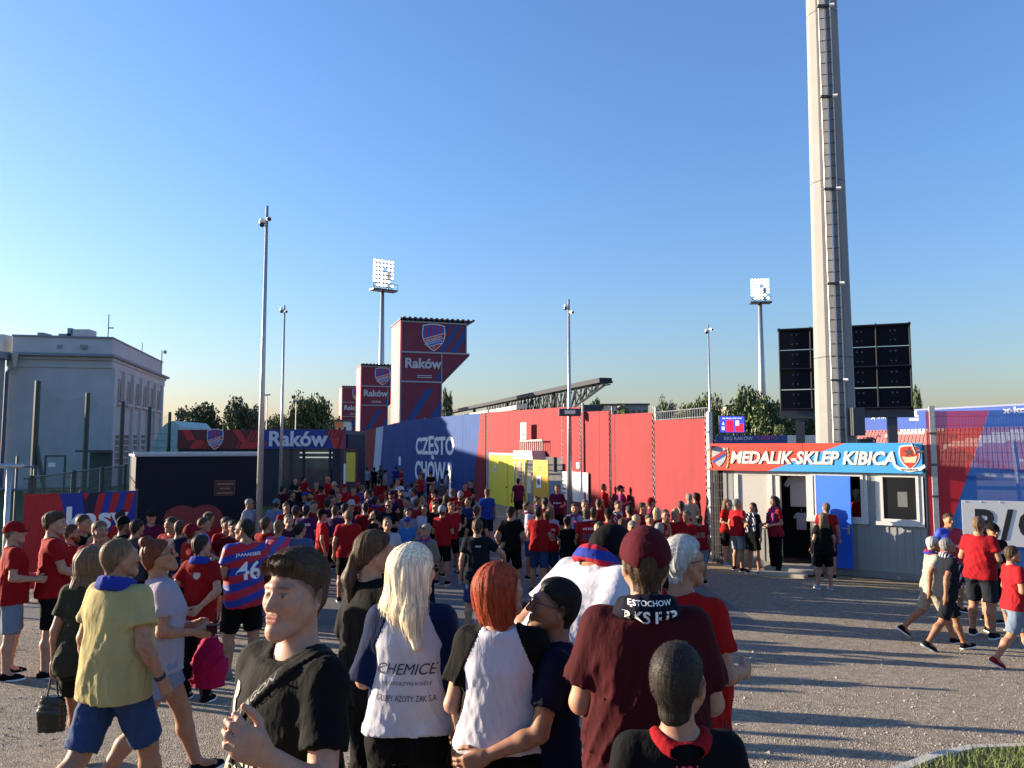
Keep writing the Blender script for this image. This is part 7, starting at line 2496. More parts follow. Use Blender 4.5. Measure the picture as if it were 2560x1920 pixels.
g27 = P('in navy shirt and denim shorts walking away in mid yard', 1194, 1296, 1.86, 178, dict(legs='ease', aL='down', armR=((.40, .0, 1.24), (.44, -.18, 1.06)), girth=.012, hem=.80), d=12.6, shirt='#171b28', hair='crop', hc='br', pcol=DEN, skin='f')
P('with black and grey cap and black polo, back turned, mid yard', 1277, 1265, 1.80, 180, FJ, shirt='#0c0c0e', cap='#2a2e34', pcol=BK, girth=.015)
# ---- group before the turnstile and red wall
P('in white shirt with maroon scarf looking down, turned right', 1316, 1254, 1.76, 80, FC, shirt='#c0bcc6', hc='br', scarf=SC_MW, pcol=DEN)
P('with dark tied hair and scarf turned right by the turnstile', 1343, 1238, 1.70, 75, FH, shirt='#5a1830', hair='bun', hc='dk', scarf=SC_RB)
xk = P('in maroon sponsor shirt facing front by the number 45 panel', 1393, 1212, 1.82, -5, dict(legs='ease', arms='bent', girth=.02, belly=.03), shirt=JER_M, hair='crop', hc='lb', pcol=BK)
P('in plain red shirt with back turned, left of the printed red shirt', 1345, 1267, 1.78, 165, FC, shirt='#b21a1c', hc='dk', pcol=DEN)
h4 = P('small in red shirt with dark back print and denim shorts', 1367, 1278, 1.66, 180, FA, shirt=R1, hc='br', pcol=DEN)
P('in white printed shirt with fair hair behind the red back print', 1376, 1268, 1.70, 160, FG, shirt='#b9bcd0', hair='bob', hc='lb')
P('with black curly hair in black clothes', 1419, 1288, 1.60, 160, FG, shirt=BK, hair='mop', hc='bk')
P('in dark grey shirt facing front right of the lamp post', 1462, 1248, 1.78, 5, FI, shirt='#2a2427', hair='crop', hc='lb')
h8 = P('in red shirt with large back print and scarf', 1466, 1271, 1.76, 180, FA, shirt=R2, hc='br', scarf=SC_MW, tails=False)
P('bald in black shirt with white stripe, turned away', 1484, 1268, 1.76, 160, FI, shirt='#101013', hair='buzz', hc='br')
P('with olive cap and fair hair in red top turned right', 1501, 1303, 1.66, 75, FG, shirt='#a83048', cap='#4a4a40', hair='bob', hc='bl')
P('in red polo turned right against the red wall', 1509, 1209, 1.78, 80, FF, shirt=R2, hair='crop', hc='br', pcol='#9a9a9c')
P('laughing with brown hair against the red wall', 1527, 1213, 1.70, 10, FG, shirt='#8a2030', hair='bob', hc='br')
P('with black cap and pink-violet shirt against the red wall', 1548, 1213, 1.78, 75, FC, shirt='#9a3a7c', cap=BK)
P('in red vest with white sleeves against the red wall', 1560, 1201, 1.84, -60, FA, shirt='#b2202a', hair='crop', hc='br')
P('with blue and white scarf and red shirt facing front', 1545, 1251, 1.80, 0, FF, shirt=R1, hair='crop', hc='br', scarf=SC_BW)
P('with thin fair hair behind the olive cap', 1590, 1284, 1.72, 170, FA, shirt=R3, hair='thin', hc='bl')
P('with red cap turned right near the wall shadow', 1627, 1243, 1.76, 80, FF, shirt='#8a1c48', cap=R1)
h18 = P('in red name shirt and denim shorts, back turned, before the big cap', 1555, 1295, 1.74, 178, FA, shirt='#b8141e', hair='crop', hc='br', pcol=DEN)
P('with sunglasses and grey hair facing front behind the maroon cap', 1581, 1301, 1.74, 10, FB, shirt=R2, hair='crop', hc='gr', glasses='sun')
P('with grey cap and red shirt with long scarf, turned right', 1672, 1218, 1.80, 70, FA, shirt='#8c1626', cap='#4c4a3c', scarf=SC_MW)
P('grey-haired in cream shirt, back turned, at the end of the red wall', 1722, 1233, 1.78, 185, FI, shirt='#b8b2a8', hair='crop', hc='gr', pants='long')
P('in maroon shirt with dark hair beside the cream shirt', 1739, 1231, 1.78, 150, FF, shirt='#5c1a3c', hc='dk')
P('with sunglasses in red crest shirt facing front', 1664, 1273, 1.78, 10, FB, shirt=R1, hair='buzz', hc='br', glasses='sun', beard='br')
P('bald in red shirt with arms folded, turned left', 1688, 1270, 1.80, -30, FB, shirt='#b4161c', hair=None, girth=.02)
i6 = P('small in red shirt with black back print near the wire panel', 1748, 1286, 1.52, 170, FA, shirt='#a8181c', hair='crop', hc='br', pcol=DENL)
# ---- in front of the fan shop
P('with long fair hair, red shirt and black shorts by the wire panel', 1818, 1246, 1.70, 30, FG, shirt='#c21c20', hair='long', hc='lb', pcol=BK, skin='f', shoes='#9a9a9a')
P('grey-haired in red polo and white shorts in front of the shutter', 1842, 1246, 1.76, 120, FA, shirt='#c01c26', hair='crop', hc='gr', pcol='#a9adb4', skin='m')
P('with dark ponytail, black dress and white-lettered scarf by the shop', 1883, 1256, 1.66, -40, FH, d=19.0, shirt='#16151f', hair='ponyhigh', hc='dk', scarf=SC_BW, pants='skirt', pcol=BK)
P('with sunglasses, red shirt and black trousers holding a scarf beside the shop door', 1935, 1240, 1.80, -70, FG, d=18.9, shirt='#a82434', hair='long', hc='dk', glasses='up', pants='long', pcol=BK, scarf=SC_RB)
P('in red number shirt and black shorts by the open blue door', 2065, 1256, 1.74, 155, FF, shirt='#b81c22', hair='crop', hc='lb', pcol=BK)
P('with long hair in black shirt and black shorts before the shop door', 2056, 1281, 1.62, 180, dict(fem=1, legs='ease', arms='loose', girth=.03, belly=.02), shirt='#0f1010', hair='long', hc='lb', pcol='#0d0d0f', skin='f', shoes='#b8b8bc', hem=.80)
P('in red shirt inside the shop behind the window', 2141, 1221, 1.76, 100, FA, d=18.75, shirt='#c01820', hair='crop', hc='bl')
# ---- right-hand group
j1 = P('in red and blue sponsor shirt facing front by the mesh fence', 2371, 1282, 1.80, 5, dict(legs='ease', aL='pocket', aR='pocket', girth=.02, belly=.02), shirt=stripes('jersey_sash', '#b01a30', '#2a3fa8', (1, 0, -.75), .9, .72, rough=.6, bump=.4), hair='crop', hc='br', pcol='#1b2436')
P('in red shirt with white shoulder marks and grey shorts turned away right', 2446, 1290, 1.80, 130, dict(legs='ease', arms='bent', girth=.02), shirt='#b8202a', hair='crop', hc='lb', pcol='#272c36', d=12.6)
P('with dark cap between the red back and the black printed shirt', 2454, 1312, 1.66, 100, FC, shirt='#2a2a2e', cap='#3a3030')
j4 = P('with black cap and black shirt with white lettering facing front', 2481, 1306, 1.82, 5, dict(legs='wide', arms='bent', girth=.02), shirt='#0e0f12', cap='#141213', pcol='#2b2a28', d=13.0)
P('in plain red shirt and pale denim shorts walking right at the edge', 2531, 1363, 1.72, 85, dict(legs='walk', arms='bent', girth=.02, belly=.03), shirt='#b8242c', hair='crop', hc='br', pcol=DENL, shoes='#a01820', d=10.6)
P('white-haired in cream shirt walking right behind the navy polo', 2333, 1341, 1.70, 82, dict(legs='walk2', aL='swingf', aR='swingb', lean=4), shirt='#c2bba8', hair='grey', hc='wh', pcol='#b5ab98', skin='t', scarf=SC_RB, d=12.3)
P('grey-haired in navy polo and shorts with lettered scarf walking right', 2363, 1345, 1.72, 85, dict(legs='walk', aL='swingf', aR='swingb', lean=5, head=(0, 14, 0)), shirt='#1c2430', hair='grey', hc='gr', pcol='#20252c', skin='t', scarf=SC_BW, d=11.7)
# ---- left-hand group
k1 = P('with red cap, red shirt and pale denim shorts at the left edge', 36, 1301, 1.70, 125, dict(legs='ease', arms='bent', head=(-15, 5, 0)), d=8.7, shirt='#b0161c', cap='#a8161c', pcol='#8b9cae', skin='p', hc='lb', loose=.03)
k2 = P('tall dark-haired in loose red shirt and black shorts, turned right', 139, 1273, 1.85, 120, dict(legs='ease', aL='down', aR='fwd', head=(-20, 2, 0)), d=9.0, shirt='#b5181e', hair='mop', hc='br', pcol='#16161a', skin='p', loose=.032)
P('with glasses and beard in red shirt behind the tall dark-haired one', 179, 1309, 1.74, 110, dict(legs='stand', arms='phone', head=(0, 5, 0), girth=.02), d=10.0, shirt='#ab161c', hair='crop', hc='br', glasses='clear', beard='au')
P('short-haired in black printed shirt with hand at chin by the kasy banner', 211, 1286, 1.78, 75, dict(legs='stand', aL='cross', aR='chin', head=(10, 0, 0)), shirt='#0f0f11', hair='buzz', hc='br', pcol=BK)
P('in red polo with sunglasses pushed up, face hidden by the black cap', 303, 1277, 1.80, 150, FA, shirt='#b01c24', hair='buzz', hc='dk', glasses='up')
P('with black cap and black shirt, back turned, before the kasy banner', 309, 1289, 1.78, 150, dict(legs='stand', arms='phone', head=(-10, 4, 0)), shirt='#101013', cap='#15151a', cap_back=False, pcol=BK)
k7 = P('with black cap and maroon jersey, hands on hips, by the container', 378, 1274, 1.82, 20, dict(legs='wide', arms='hip', head=(30, 6, 0)), shirt=JER_M, cap='#16171a', pcol=NV)
P('brown-haired in dark red shirt, back turned, behind the pink jersey', 523, 1277, 1.82, 165, dict(legs='stand', arms='bent', girth=.025), shirt='#ab1c1e', hair='thin', hc='br', pcol=NV)
P('in pink and blue jersey with sunglasses pushed up, turned right', 511, 1293, 1.78, 110, dict(legs='stand', arms='fwd', head=(-10, 0, 0)), shirt=JER_P, hair='buzz', hc='br', glasses='up', pcol=BK)
l3 = P('in red shirt and black trousers with hands clasped behind the back', 503, 1336, 1.76, 172, dict(legs='ease', arms='behind', head=(-25, 4, 0), curl=45, palmL=(0, 1, .2), palmR=(0, 1, .2)), d=8.3, shirt='#a8151b', hair='short', hc='dk', pants='long', pcol='#0c0c0e', skin='f', hem=.80, scarf=SC_B, tails=False)
l4 = P('with sunglasses and striped red-blue name jersey turned left', 612, 1296, 1.80, -140, dict(legs='ease', aL='bent', aR='bent', head=(38, 0, 0), girth=.02), d=9.6, shirt=JER, hair='buzz', hc='dk', glasses='sun', pcol='#0b0b0d', hem=.80, shoes='#8f8a80')
P('in white shirt with dark strap and sunglasses beside the tall pole', 625, 1246, 1.78, 75, dict(legs='stand', arms='down', head=(10, 0, 0)), shirt='#b4b6c6', hair='buzz', hc='gr', glasses='sun', pcol=NV)
P('with light brown hair and jersey collar, back turned, left of the dark hair', 697, 1300, 1.76, 175, dict(legs='stand', arms='phone', head=(0, 4, 0)), shirt=JER_P, hair='short', hc='lb', pcol=NV)
P('with dark hair and pale blue collar, back turned, right of light brown hair', 750, 1304, 1.74, 165, dict(legs='stand', arms='phone', head=(-10, 6, 0)), shirt='#5a6a94', hair='short', hc='bk', pcol=NV)
P('small with dark hair and red shirt half behind the blonde', 992, 1362, 1.56, 60, FC, shirt='#8c1420', hc='dk')

# ---- more of the crowd, filling the press
FILL = [
 ('in maroon top by the container corner, dark hair', 707, 1214, 1.74, 150, FA, dict(shirt='#4a1622', hc='dk')),
 ('in red shirt just right of the tall pole, face to the camera', 716, 1256, 1.74, 15, FF, dict(shirt='#9c1820', hc='br')),
 ('with grey cap in black top in front of the blue cap', 738, 1264, 1.76, 170, FC, dict(shirt='#18181c', cap='#3c4048')),
 ('in wine-red shirt between white-red shirt and name shirt', 787, 1252, 1.74, 30, FB, dict(shirt='#7c1626', hc='br', pcol=NV)),
 ('in red shirt and black cap left of the bald one', 803, 1214, 1.76, 160, FF, dict(shirt=R1, cap=BK)),
 ('in violet shirt low before the red cap, shaved head', 838, 1264, 1.74, 165, FA, dict(shirt='#452454', hair='buzz', hc='br')),
 ('in red shirt with arms folded below the white-print shirt', 884, 1216, 1.76, 10, FB, dict(shirt=R2, hc='br')),
 ('in blue shirt with fair hair below the white shirts', 905, 1212, 1.70, 175, FA, dict(shirt='#34508c', hc='lb')),
 ('in red shirt with scarf right of the violet-red shirt', 938, 1240, 1.76, 165, FA, dict(shirt=R1, hc='dk', scarf=SC_RB, tails=False)),
 ('with red cap behind the shaved sunglasses wearer', 955, 1236, 1.76, 150, FF, dict(shirt='#5c1a2c', cap='#a01820')),
 ('in red shirt left of the patterned white shirt', 982, 1206, 1.76, 170, FA, dict(shirt='#b01a1e', hc='dk')),
 ('in dark red jersey below the patterned white shirt', 1003, 1224, 1.74, 20, FF, dict(shirt='#7a1630', hc='dk', beard='dk')),
 ('in white shirt with blue scarf right of the patterned shirt', 1015, 1208, 1.74, 175, FA, dict(shirt='#b4b6c4', hc='br', scarf=SC_B, tails=False)),
 ('in red shirt with brown hair behind the white polo', 1043, 1246, 1.74, 160, FA, dict(shirt='#b41c1e', hc='br')),
 ('in black shirt right of the white polo, dark hair', 1089, 1252, 1.76, 30, FB, dict(shirt='#131316', hc='dk')),
 ('in red polo with white cap right of the white polo', 1104, 1263, 1.74, 165, FC, dict(shirt='#b21820', cap='#b0b2b6')),
 ('in red shirt below the black clothes at the wall', 1128, 1254, 1.72, 20, FF, dict(shirt=R2, hc='lb')),
 ('in grey shirt beneath the wall lettering, back turned', 1104, 1196, 1.74, 180, FA, dict(shirt='#5a5c66', hc='dk', pants='long')),
 ('in red shirt near the slanting colour edge of the wall', 1163, 1206, 1.76, 20, FB, dict(shirt='#a81a1e', hc='br')),
 ('in dark shirt beside the red one at the colour edge', 1177, 1200, 1.78, -60, FF, dict(shirt='#1c1c22', hc='dk', pants='long')),
 ('in red shirt and black shorts left of the sponsor shirt', 1362, 1243, 1.74, 165, FF, dict(shirt='#b81c20', hc='dk', pcol=BK)),
 ('in white shirt with red scarf right of the lamp post', 1437, 1258, 1.74, -30, FF, dict(shirt='#b6b4bc', hc='br', scarf=SC_RB)),
 ('in red shirt with shaved head behind the black stripe shirt', 1497, 1246, 1.76, 170, FI, dict(shirt='#b0181e', hair='buzz', hc='br')),
 ('in bright red shirt with black cap before the scarf wearer', 1521, 1270, 1.76, 165, FA, dict(shirt='#c21c20', cap='#141416')),
 ('in maroon jersey right of the blue and white scarf', 1573, 1262, 1.76, 175, FA, dict(shirt='#6a1830', hc='dk', pcol=BK)),
 ('in red shirt with one arm raised', 1624, 1284, 1.74, 20, dict(legs='ease', aL='raise', aR='down'), dict(shirt='#b81a20', hc='br')),
 ('grey-haired low behind the maroon cap, red shirt', 1648, 1306, 1.70, 170, FA, dict(shirt='#a8181e', hair='crop', hc='gr')),
 ('in red jersey with dark hair left of the red cap', 1606, 1256, 1.74, 30, FF, dict(shirt='#a41a28', hc='dk')),
 ('in crimson shirt in front of the end of the wall', 1702, 1252, 1.76, 160, FA, dict(shirt='#b21c28', hc='br')),
 ('in red shirt and blue shorts right of the folded arms', 1716, 1276, 1.72, -40, FB, dict(shirt='#b4181c', hc='lb', pcol=DEN)),
 ('with fair hair in red shirt beside the red cap', 1642, 1268, 1.68, 165, FG, dict(shirt='#b01c24', hair='bob', hc='bl')),
 ('in red shirt between the black cap and the container heart', 428, 1292, 1.78, -20, FB, dict(shirt='#a81820', hc='br')),
 ('in dark blue shirt with short hair before the container', 452, 1300, 1.76, 160, FA, dict(shirt='#1c2648', hair='buzz', hc='br')),
 ('in red shirt and red cap right of the dark blue shirt', 474, 1308, 1.74, 150, FC, dict(shirt='#a21a20', cap='#8c1820')),
 ('in red jersey behind the striped name jersey', 566, 1292, 1.78, 20, FF, dict(shirt='#a41a2a', hc='br')),
 ('in dark red shirt with glasses left of the striped jersey', 584, 1300, 1.74, 40, FB, dict(shirt='#6c1420', hc='dk', glasses='clear')),
 ('in red shirt between the striped jersey and the fair brown hair', 664, 1292, 1.78, 165, FA, dict(shirt='#b01c22', hc='br')),
 ('in red polo half hidden by the bearded red shirt', 250, 1302, 1.76, 30, FF, dict(shirt='#a0181e', hc='lb')),
 ('in grey shirt behind the black cap by the banner', 344, 1298, 1.74, 160, FA, dict(shirt='#4a4c54', hc='dk')),
]
for lb, u_, v_, h_, f_, ps_, kw_ in FILL:
    P(lb, u_, v_, h_, f_, ps_, **kw_)

# ---- foreground
def world_pt(res, q):
    root, J, so, sc_ = res
    a = root.rotation_euler.z
    x, y, z = float(q[0]) * root.scale[0], float(q[1]) * root.scale[1], float(q[2]) * root.scale[2]
    return Vector((root.location.x + math.cos(a) * x - math.sin(a) * y, root.location.y + math.sin(a) * x + math.cos(a) * y, root.location.z + z))
def raglan(res, q, col, hem, sleeve, loose, seed, name='sleeve', resn=.0065, inner=.155):
    root, J, so, sc_ = res
    for n in 'LR':
        F = shirt_field(q, J, resn, loose=loose, hem=hem, sleeve=sleeve, seed=seed)
        F.V -= .0022
        sx = 1 if n == 'L' else -1
        nk = J['neck']; sh = J['sh' + n]
        ax = sh + np.array([sx * .012, 0, -.105])
        d1 = ax - (nk + np.array([sx * .075, 0, .03]))
        nr = np.array([-d1[2] * sx, 0, d1[0] * sx])
        nr = nr / np.linalg.norm(nr)
        if nr[0] * sx < 0: nr = -nr
        low = np.array([sx, 0, 0.10]); low /= np.linalg.norm(low)
        el = J['el' + n]; ba = el - sh; L2 = float(ba @ ba)
        def region(X, Y, Z):
            top = np.maximum(-((X - ax[0]) * nr[0] + (Z - ax[2]) * nr[2]), ax[2] - Z) + 0 * Y
            t = np.clip(((X - sh[0]) * ba[0] + (Y - sh[1]) * ba[1] + (Z - sh[2]) * ba[2]) / L2, 0, 1)
            D = np.sqrt((X - sh[0] - t * ba[0]) ** 2 + (Y - sh[1] - t * ba[1]) ** 2 + (Z - sh[2] - t * ba[2]) ** 2)
            return np.minimum(top, np.maximum(D - .086, Z - ax[2] - .004))
        F.clip(region)
        mesh_obj(name, field_mesh(F, name), cloth(col), root)

q = dict(legs='walk2', aL='down', aR='loose', head=(-22, 6, 0), girth=.018, curl=22)
k9 = person('person in yellow shirt and denim shorts with blue scarf walking away', 297, 1345, 1.72, 158, d=4.7, group=GC, shirt='#d2c284', hair='buzz', hc='lb', scarf=SC_B, tails=False, pcol='#3a5380', skin='m', loose=.034, hem=.83, shoes='#101014', **q)
for n in 'LR':
    w_, e_ = k9[1]['wr' + n], k9[1]['el' + n]
    dd = (w_ - e_) / np.linalg.norm(w_ - e_)
    MB().tube(tuple(w_ - dd * .03), tuple(w_ - dd * .008), .034, .033, 12).build('wrist_band', M_BLACK, k9[0], True)
k8 = person('person with long brown hair in olive shirt walking beside the yellow shirt', 226, 1364, 1.64, 190, d=5.7, group=GC, fem=1, legs='stride', aL='down', aR='swingf', lean=3, head=(-12, 8, 0), hair='long', hc='lb', shirt='#3c3f30', pcol='#1c1d1c', short_len=.55, skin='m', shoes='#c0bcc4')
k10 = person('person with auburn bun and sunglasses in white shirt with pink bag', 380, 1330, 1.74, 118, d=5.5, group=GC, fem=1, legs='walk', aL='bent', aR='bent', head=(-10, 18, 0), hair='bun', hc='au', glasses='sun', shirt='#c2b8c8', pcol='#9aa6c8', short_len=.5, skin='m', shoes='#111113', girth=.012)
band('strap', k10[0] and dict(fem=1, legs='walk', aL='bent', aR='bent', head=(-10, 18, 0), girth=.012), k10[1], M_BLACK, k10[0], (1, .1, -.18), (.085, 0, 1.35), half=.016, grow=.006, res=.012)

q = dict(legs='ease', armL=((.275, -.09, 1.15), (.265, -.29, 1.31)), aR='loose', head=(10, 7, 0), twist=0, head_res=.0025, curlL=52, palmL=(-1, .1, .3), wristbendL=-10, brow=(.22, .16, .12))
m1 = person('person young in black graphic shirt with crossbody strap closest to the camera, looking left', 752, 1352, 1.68, -36, d=2.2, group=GC, shirt='#131211', hair='quiff', hc='br', pcol='#17181c', skin='p', loose=.022, wide=.94, seed=4, hem=.80, **q)
qs = dict(q)
band('strap', qs, m1[1], mat('strap_black', (.006, .006, .006), .8, spec=.15), m1[0], (-.70, .0, .70), (.0, 0, 1.385), half=.019, grow=.007, res=.008, loose=.022, hem=.80, seed=4)
M_GREYP = mat('print_grey', (.30, .28, .24), .8, .1); M_CREAMP = mat('print_cream', (.55, .49, .38), .8, .08)
print_on(m1[2], 'OCTAGON', M_GREYP, -.02, 1.368, w=.15, h=.022, back=False, offset=.014, tilt=45, bold=.01)
print_on(m1[2], 'Rdim', M_CREAMP, -.03, 1.235, w=.24, h=.085, back=False, tilt=-14, bold=.02, shear=.1)
print_on(m1[2], 'not hood', M_CREAMP, -.05, 1.165, w=.18, back=False, tilt=-16, bold=.015)
print_on(m1[2], 'R', M_CREAMP, -.115, 1.36, h=.075, back=False, bold=.02)
m2 = person('person with long brown ponytail in black hooded jacket, turned right', 938, 1322, 1.74, 135, d=4.4, group=GC, legs='ease', arms='bent', head=(-25, 2, 0), hair='longpony', hc='br', shirt='#0f0f10', sleeve=1.95, pants='long', pcol='#101012', skin='f', loose=.035, stubble=.2, girth=.015)
q = dict(fem=1, legs='ease', arms='bent', head=(-38, 0, 0), girth=.004, fold=.008)
m3 = person('person with long platinum hair in white printed shirt with navy sleeves', 1036, 1355, 1.66, 178, d=3.45, group=GC, shirt='#e8e6ee', hair='long', hc='pl', pants='long', pcol='#0b0b0d', tight=1, skin='p', glasses='sun', hem=.955, sleeve=.98, loose=.024, **q)
raglan(m3, dict(q, tight=1), '#13264f', .955, .98, .024, int(1036))
M_NAVYP = mat('print_navy', (.02, .025, .05), .8, .1)
print_on(m3[2], 'CHEMICE', M_NAVYP, 0, 1.235, w=.27, h=.048, back=True, shear=.35)
print_on(m3[2], 'KĘDZIERZYN-KOŹLE', M_NAVYP, 0, 1.175, w=.22, h=.022, back=True)
print_on(m3[2], 'GRUPY AZOTY ZAK S.A.', M_NAVYP, 0, 1.112, w=.27, h=.025, back=True)
q = dict(fem=1, legs='ease', aL='bent', aR='bent', head=(-42, 10, 0), fold=.008)
m4 = person('person with red bobbed hair in white shirt with black raglan sleeves', 1240, 1402, 1.60, 172, d=3.12, group=GC, shirt='#eae6f0', hair='bob', hc='rd', pants='long', pcol='#0b0b0c', tight=1, skin='p', hem=1.0, sleeve=.62, loose=.026, seed=6, **q)
raglan(m4, dict(q, tight=1), '#100f0f', 1.0, .62, .026, 6)
b_ = m4[1]['hipR']
MB().box(-.125, .148, .905, -.065, .152, .920).build('pocket_label', M_PRINTW, m4[0])
m5 = person('person dark-haired with glasses in navy shirt, looking down to the left', 1401, 1446, 1.53, -82, d=3.2, hs=1.05, group=GC, legs='stand', arms='fwd', head=(0, 14, 0), hair='short', hc='bk', glasses='clear', shirt='#0d1130', skin='t', pcol='#121216', seed=3)
m6 = person('person with black cap bending forward in a white shirt, turned right', 1512, 1332, 1.55, 128, d=4.0, group=GC, legs='ease', arms='bent', lean=37, head=(-15, 24, 0), girth=.035, belly=.03, cap='#121113', hair='crop', hc='br', shirt='#eceaf0', scarf=SC_RB, pcol='#4a4038', skin='m', seed=2)
q = dict(legs='stand', arms='phone', head=(0, 4, 0), girth=.020, fold=.0095)
m7 = person('person with maroon cap and maroon shirt with black and white scarf, back turned', 1612, 1312, 1.75, 178, d=2.78, group=GC, shirt='#4e1018', cap='#5c1322', hair='crop', hc='br', scarf=cloth('#14152a'), tails=False, pants='long', pcol='#111113', skin='f', loose=.034, hem=.82, sleeve=.74, seed=8, **q)
m7s = [o for o in m7[0].children if o.name.startswith('scarf')][0]
print_on(m7s, 'ĘSTOCHOW', M_PRINTW, 0, .062, w=.150, h=.024, back=True, bold=.02, offset=.003)
print_on(m7s, 'RKS IUP', M_PRINTW, 0, .018, w=.190, h=.040, back=True, bold=.035, offset=.003)
MB().box(-.10, .076, 1.418, .10, .098, 1.432).build('shirt_collar', cloth('#8c1420'), m7[0])
m8 = person('person white-haired with glasses in bright red shirt, turned right', 1706, 1338, 1.71, 128, d=3.75, group=GC, legs='ease', arms='bent', head=(-12, 4, 0), girth=.025, belly=.03, hair='grey', hc='wh', glasses='clear', shirt='#c01416', skin='m', pcol='#2a2c30', seed=3)
q = dict(legs='stand', arms='down', head=(-32, 4, 0), noring=1, hs=1.14)
m9 = person('person smallest with cropped hair in black shirt with red collar, nearest right', 1692, 1603, 1.40, 182, d=2.18, group=GC, shirt='#0a0b10', hair='buzz', hc='dk', skin='m', pcol='#111113', seed=5, **q)
print_on(m9[2], '1921', mat('print_red', (.42, .03, .05), .8), 0, 1.40, w=.075, back=True, bold=.02)
nk = m9[1]['neck'] + np.array([0, 0, .035])
rb = MB(); ring = []
for i in range(25):
    a = 2 * math.pi * i / 24
    ring.append(tuple(neck_ring(nk, a, .082)))
F_ = Field(axis(-.11, .11, .006), axis(-.11, .12, .006), axis(nk[2] - .10, nk[2] + .03, .006))
for a, b in zip(ring[:-1], ring[1:]):
    F_.cone(a, b, .0185, .0185, k=.01, m=.02)
    F_.cone((a[0] * 1.07, a[1] * 1.07, a[2] - .014), (b[0] * 1.07, b[1] * 1.07, b[2] - .010), .019, .019, k=.01, m=.02)
F_.ell((0, nk[1] + .084, nk[2] - .034), (.055, .022, .022), k=.015)
mesh_obj('collar', field_mesh(F_, 'collar'), cloth('#b01420'), m9[0])
m11 = person('person small with black cap between the red-haired one and the glasses', 1308, 1505, 1.34, 170, d=4.3, group=GC, legs='stand', arms='down', cap='#0e0e10', hair='crop', hc='dk', shirt='#141418', pcol=BK)

# ---- lettering on the crowd's shirts
print_on(l4[2], 'JAAAAKEEEE', M_PRINTW, 0, 1.37, w=.27, h=.045, back=True, bold=.02)
print_on(l4[2], '46', M_PRINTW, 0, 1.20, h=.20, back=True, bold=.02)
print_on(pio[2], 'PIOTREK', M_PRINTW, 0, 1.36, w=.27, h=.05, back=True, bold=.02)
print_on(h4[2], 'W RAKOWIE', M_PRINTW, 0, 1.36, w=.26, h=.05, back=True, arc=.03, bold=.02)
print_on(h4[2], 'RKS', M_GREYP, 0, 1.20, w=.24, h=.16, back=True, bold=.03)
print_on(h8[2], 'WE ROCK', M_PRINTW, 0, 1.36, w=.28, h=.05, back=True, arc=.03, bold=.02)
print_on(h8[2], 'RKS', mat('print_dark', (.05, .06, .10), .8), 0, 1.20, w=.26, h=.16, back=True, bold=.03)
print_on(h18[2], 'USTRON', M_PRINTW, 0, 1.38, w=.26, h=.05, back=True, bold=.02)
print_on(h18[2], '1', M_PRINTW, 0, 1.22, h=.2, back=True, bold=.02)
print_on(i6[2], 'RKS 1921', M_GREYP, 0, 1.25, w=.24, h=.14, back=True, bold=.02)
print_on(xk[2], 'x-kom', M_PRINTW, 0, 1.22, w=.25, h=.06, back=False, bold=.02)
print_on(j1[2], 'x-kom', M_PRINTW, 0, 1.20, w=.25, h=.06, back=False, bold=.02)
print_on(j1[2], '', M_PRINTW, 0, 1.3, w=.1) if False else None
print_on(j4[2], 'identity', M_PRINTW, 0, 1.30, w=.28, h=.09, back=False, bold=.02)
print_on(q1[2], 'RAKÓW', M_PRINTW, 0, 1.30, w=.24, h=.06, back=False, bold=.02)
print_on(k7[2], 'x-kom', M_PRINTW, 0, 1.20, w=.24, h=.06, back=False, bold=.02)
print_on(g27[2], '1947', M_PRINTW, -.02, 1.36, w=.085, h=.028, back=True, bold=.02)
SHM = MB().add([(x_, 0, z_) for x_, z_ in SHIELD], [tuple(range(len(SHIELD)))])
print_on(l3[2], SHM, mat('print_pale', (.45, .36, .36), .8), -.02, 1.34, w=.085, h=.075, back=True)

# ---- things held
def held(name, label, cat, loc):
    return thing(name, label, cat, tuple(loc))
def tip(res, n, f=.10):
    J = res[1]; w_, e_ = J['wr' + n], J['el' + n]
    return world_pt(res, w_ + (w_ - e_) / np.linalg.norm(w_ - e_) * f)
c = tip(k8, 'L', .09)
b = held('handbag', 'shiny black bag hanging beside the olive shirt', 'bag', (c.x, c.y, c.z - .40))
F_ = Field(axis(-.13, .13, .01), axis(-.08, .08, .01), axis(-.02, .28, .01))
F_.loft([(0, 0, 0, .09, .045), (.12, 0, 0, .10, .055), (.24, 0, 0, .075, .03)], k=.02); F_.warp(folds(9, .006, f=40, up=1))
mesh_obj('body', field_mesh(F_, 'body'), mat('black_vinyl', (.008, .008, .009), .25, .1, bump=.3, bscale=25), b)
for s_ in (-.04, .04): MB().tube((s_, 0, .23), (s_ * .3, 0, .41), .007, n=6).build('strap', M_BLACK, b)
c = tip(k10, 'L', .08)
b = held('tote_bag', 'bright pink cloth bag beside the white shirt with bun', 'bag', (c.x + .05, c.y, c.z - .42))
F_ = Field(axis(-.16, .16, .012), axis(-.09, .09, .012), axis(-.02, .36, .012))
F_.loft([(0, 0, 0, .11, .05), (.15, 0, 0, .12, .06), (.33, 0, 0, .05, .025)], k=.02); F_.warp(folds(4, .012, f=30, up=.6))
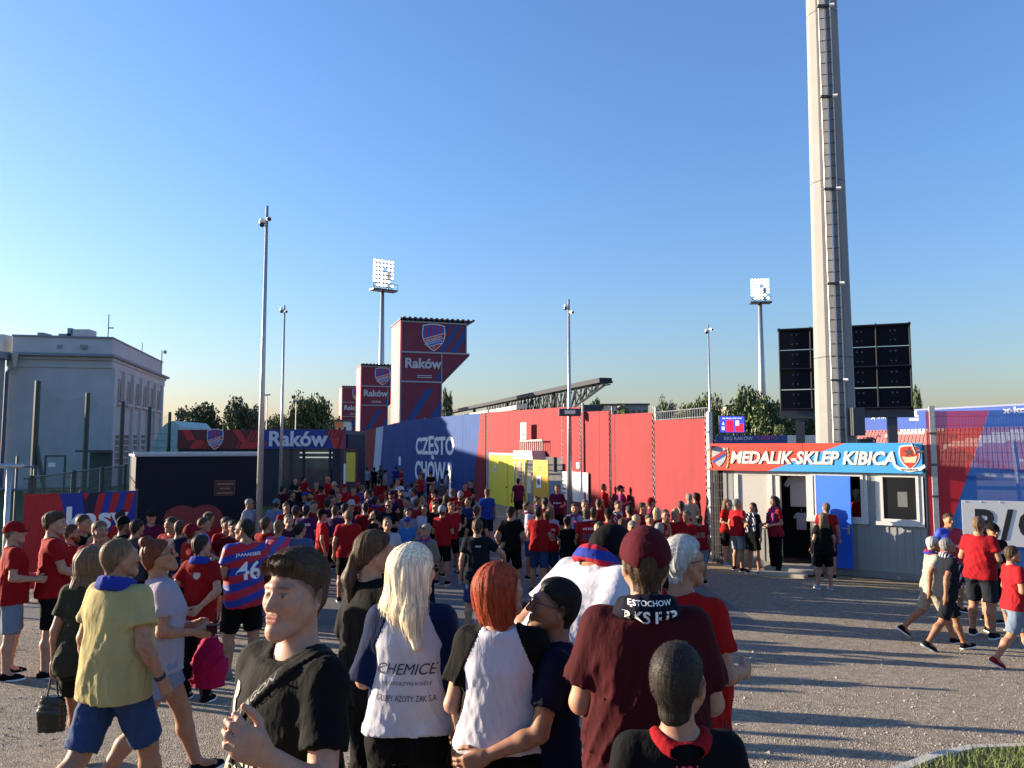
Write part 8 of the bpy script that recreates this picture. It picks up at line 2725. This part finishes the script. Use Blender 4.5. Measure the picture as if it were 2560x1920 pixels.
mesh_obj('body', field_mesh(F_, 'body'), cloth('#c41858'), b)
MB().tube((0, 0, .32), (0, 0, .43), .010, n=6).build('strap', cloth('#c41858'), b)
c = tip(k10, 'R', .11)
ph = held('phone', 'dark phone held up between bun and red shirt', 'phone', (c.x, c.y, c.z))
ph.rotation_euler = (math.radians(55), 0, math.radians(20))
box_part('case', M_DARKSTEEL, ph, -.038, -.005, -.02, .038, .005, .13, bevel=.004); box_part('screen', M_GLASS, ph, -.034, -.0075, -.015, .034, -.0055, .125)
c = tip(g27, 'L', .09)
b = held('water_bottle', 'small pale blue bottle in hand beside the navy shirt', 'bottle', (c.x, c.y, c.z - .06))
MB().tube((0, 0, 0), (0, 0, .15), .034, n=10).tube((0, 0, .15), (0, 0, .19), .034, .014, 10).build('body', mat('bottle_blue', (.25, .45, .72), .15), b, True)
MB().tube((0, 0, .19), (0, 0, .21), .015, n=8).build('cap', M_WHITE, b)
# beige jacket carried over the arm of the red-haired person
c = world_pt(m4, m4[1]['elL'] * .4 + m4[1]['wrL'] * .6)
b = held('jacket', 'beige jacket hanging over the arm beside black trousers', 'jacket', (c.x + .02, c.y, c.z - .62))
F_ = Field(axis(-.15, .15, .012), axis(-.13, .13, .012), axis(-.04, .70, .012))
F_.loft([(0, .02, 0, .075, .06), (.25, .0, 0, .07, .055), (.5, -.02, 0, .06, .05), (.64, -.03, 0, .065, .06)], k=.02); F_.warp(folds(14, .02, f=26, up=.2))
mesh_obj('cloth', field_mesh(F_, 'cloth'), cloth('#a57f68'), b)
c = tip(m1, 'R', .06)
b = held('rolled_scarf', 'striped navy and white knitted scarf held low by the closest person', 'scarf', (c.x, c.y, c.z - .16))
F_ = Field(axis(-.10, .10, .008), axis(-.09, .09, .008), axis(-.02, .24, .008))
F_.loft([(0, 0, 0, .05, .035), (.10, 0, 0, .06, .04), (.21, 0, 0, .035, .03)], k=.02); F_.warp(folds(3, .006, f=50, up=1))
mesh_obj('knit', field_mesh(F_, 'knit'), SC_BW, b)
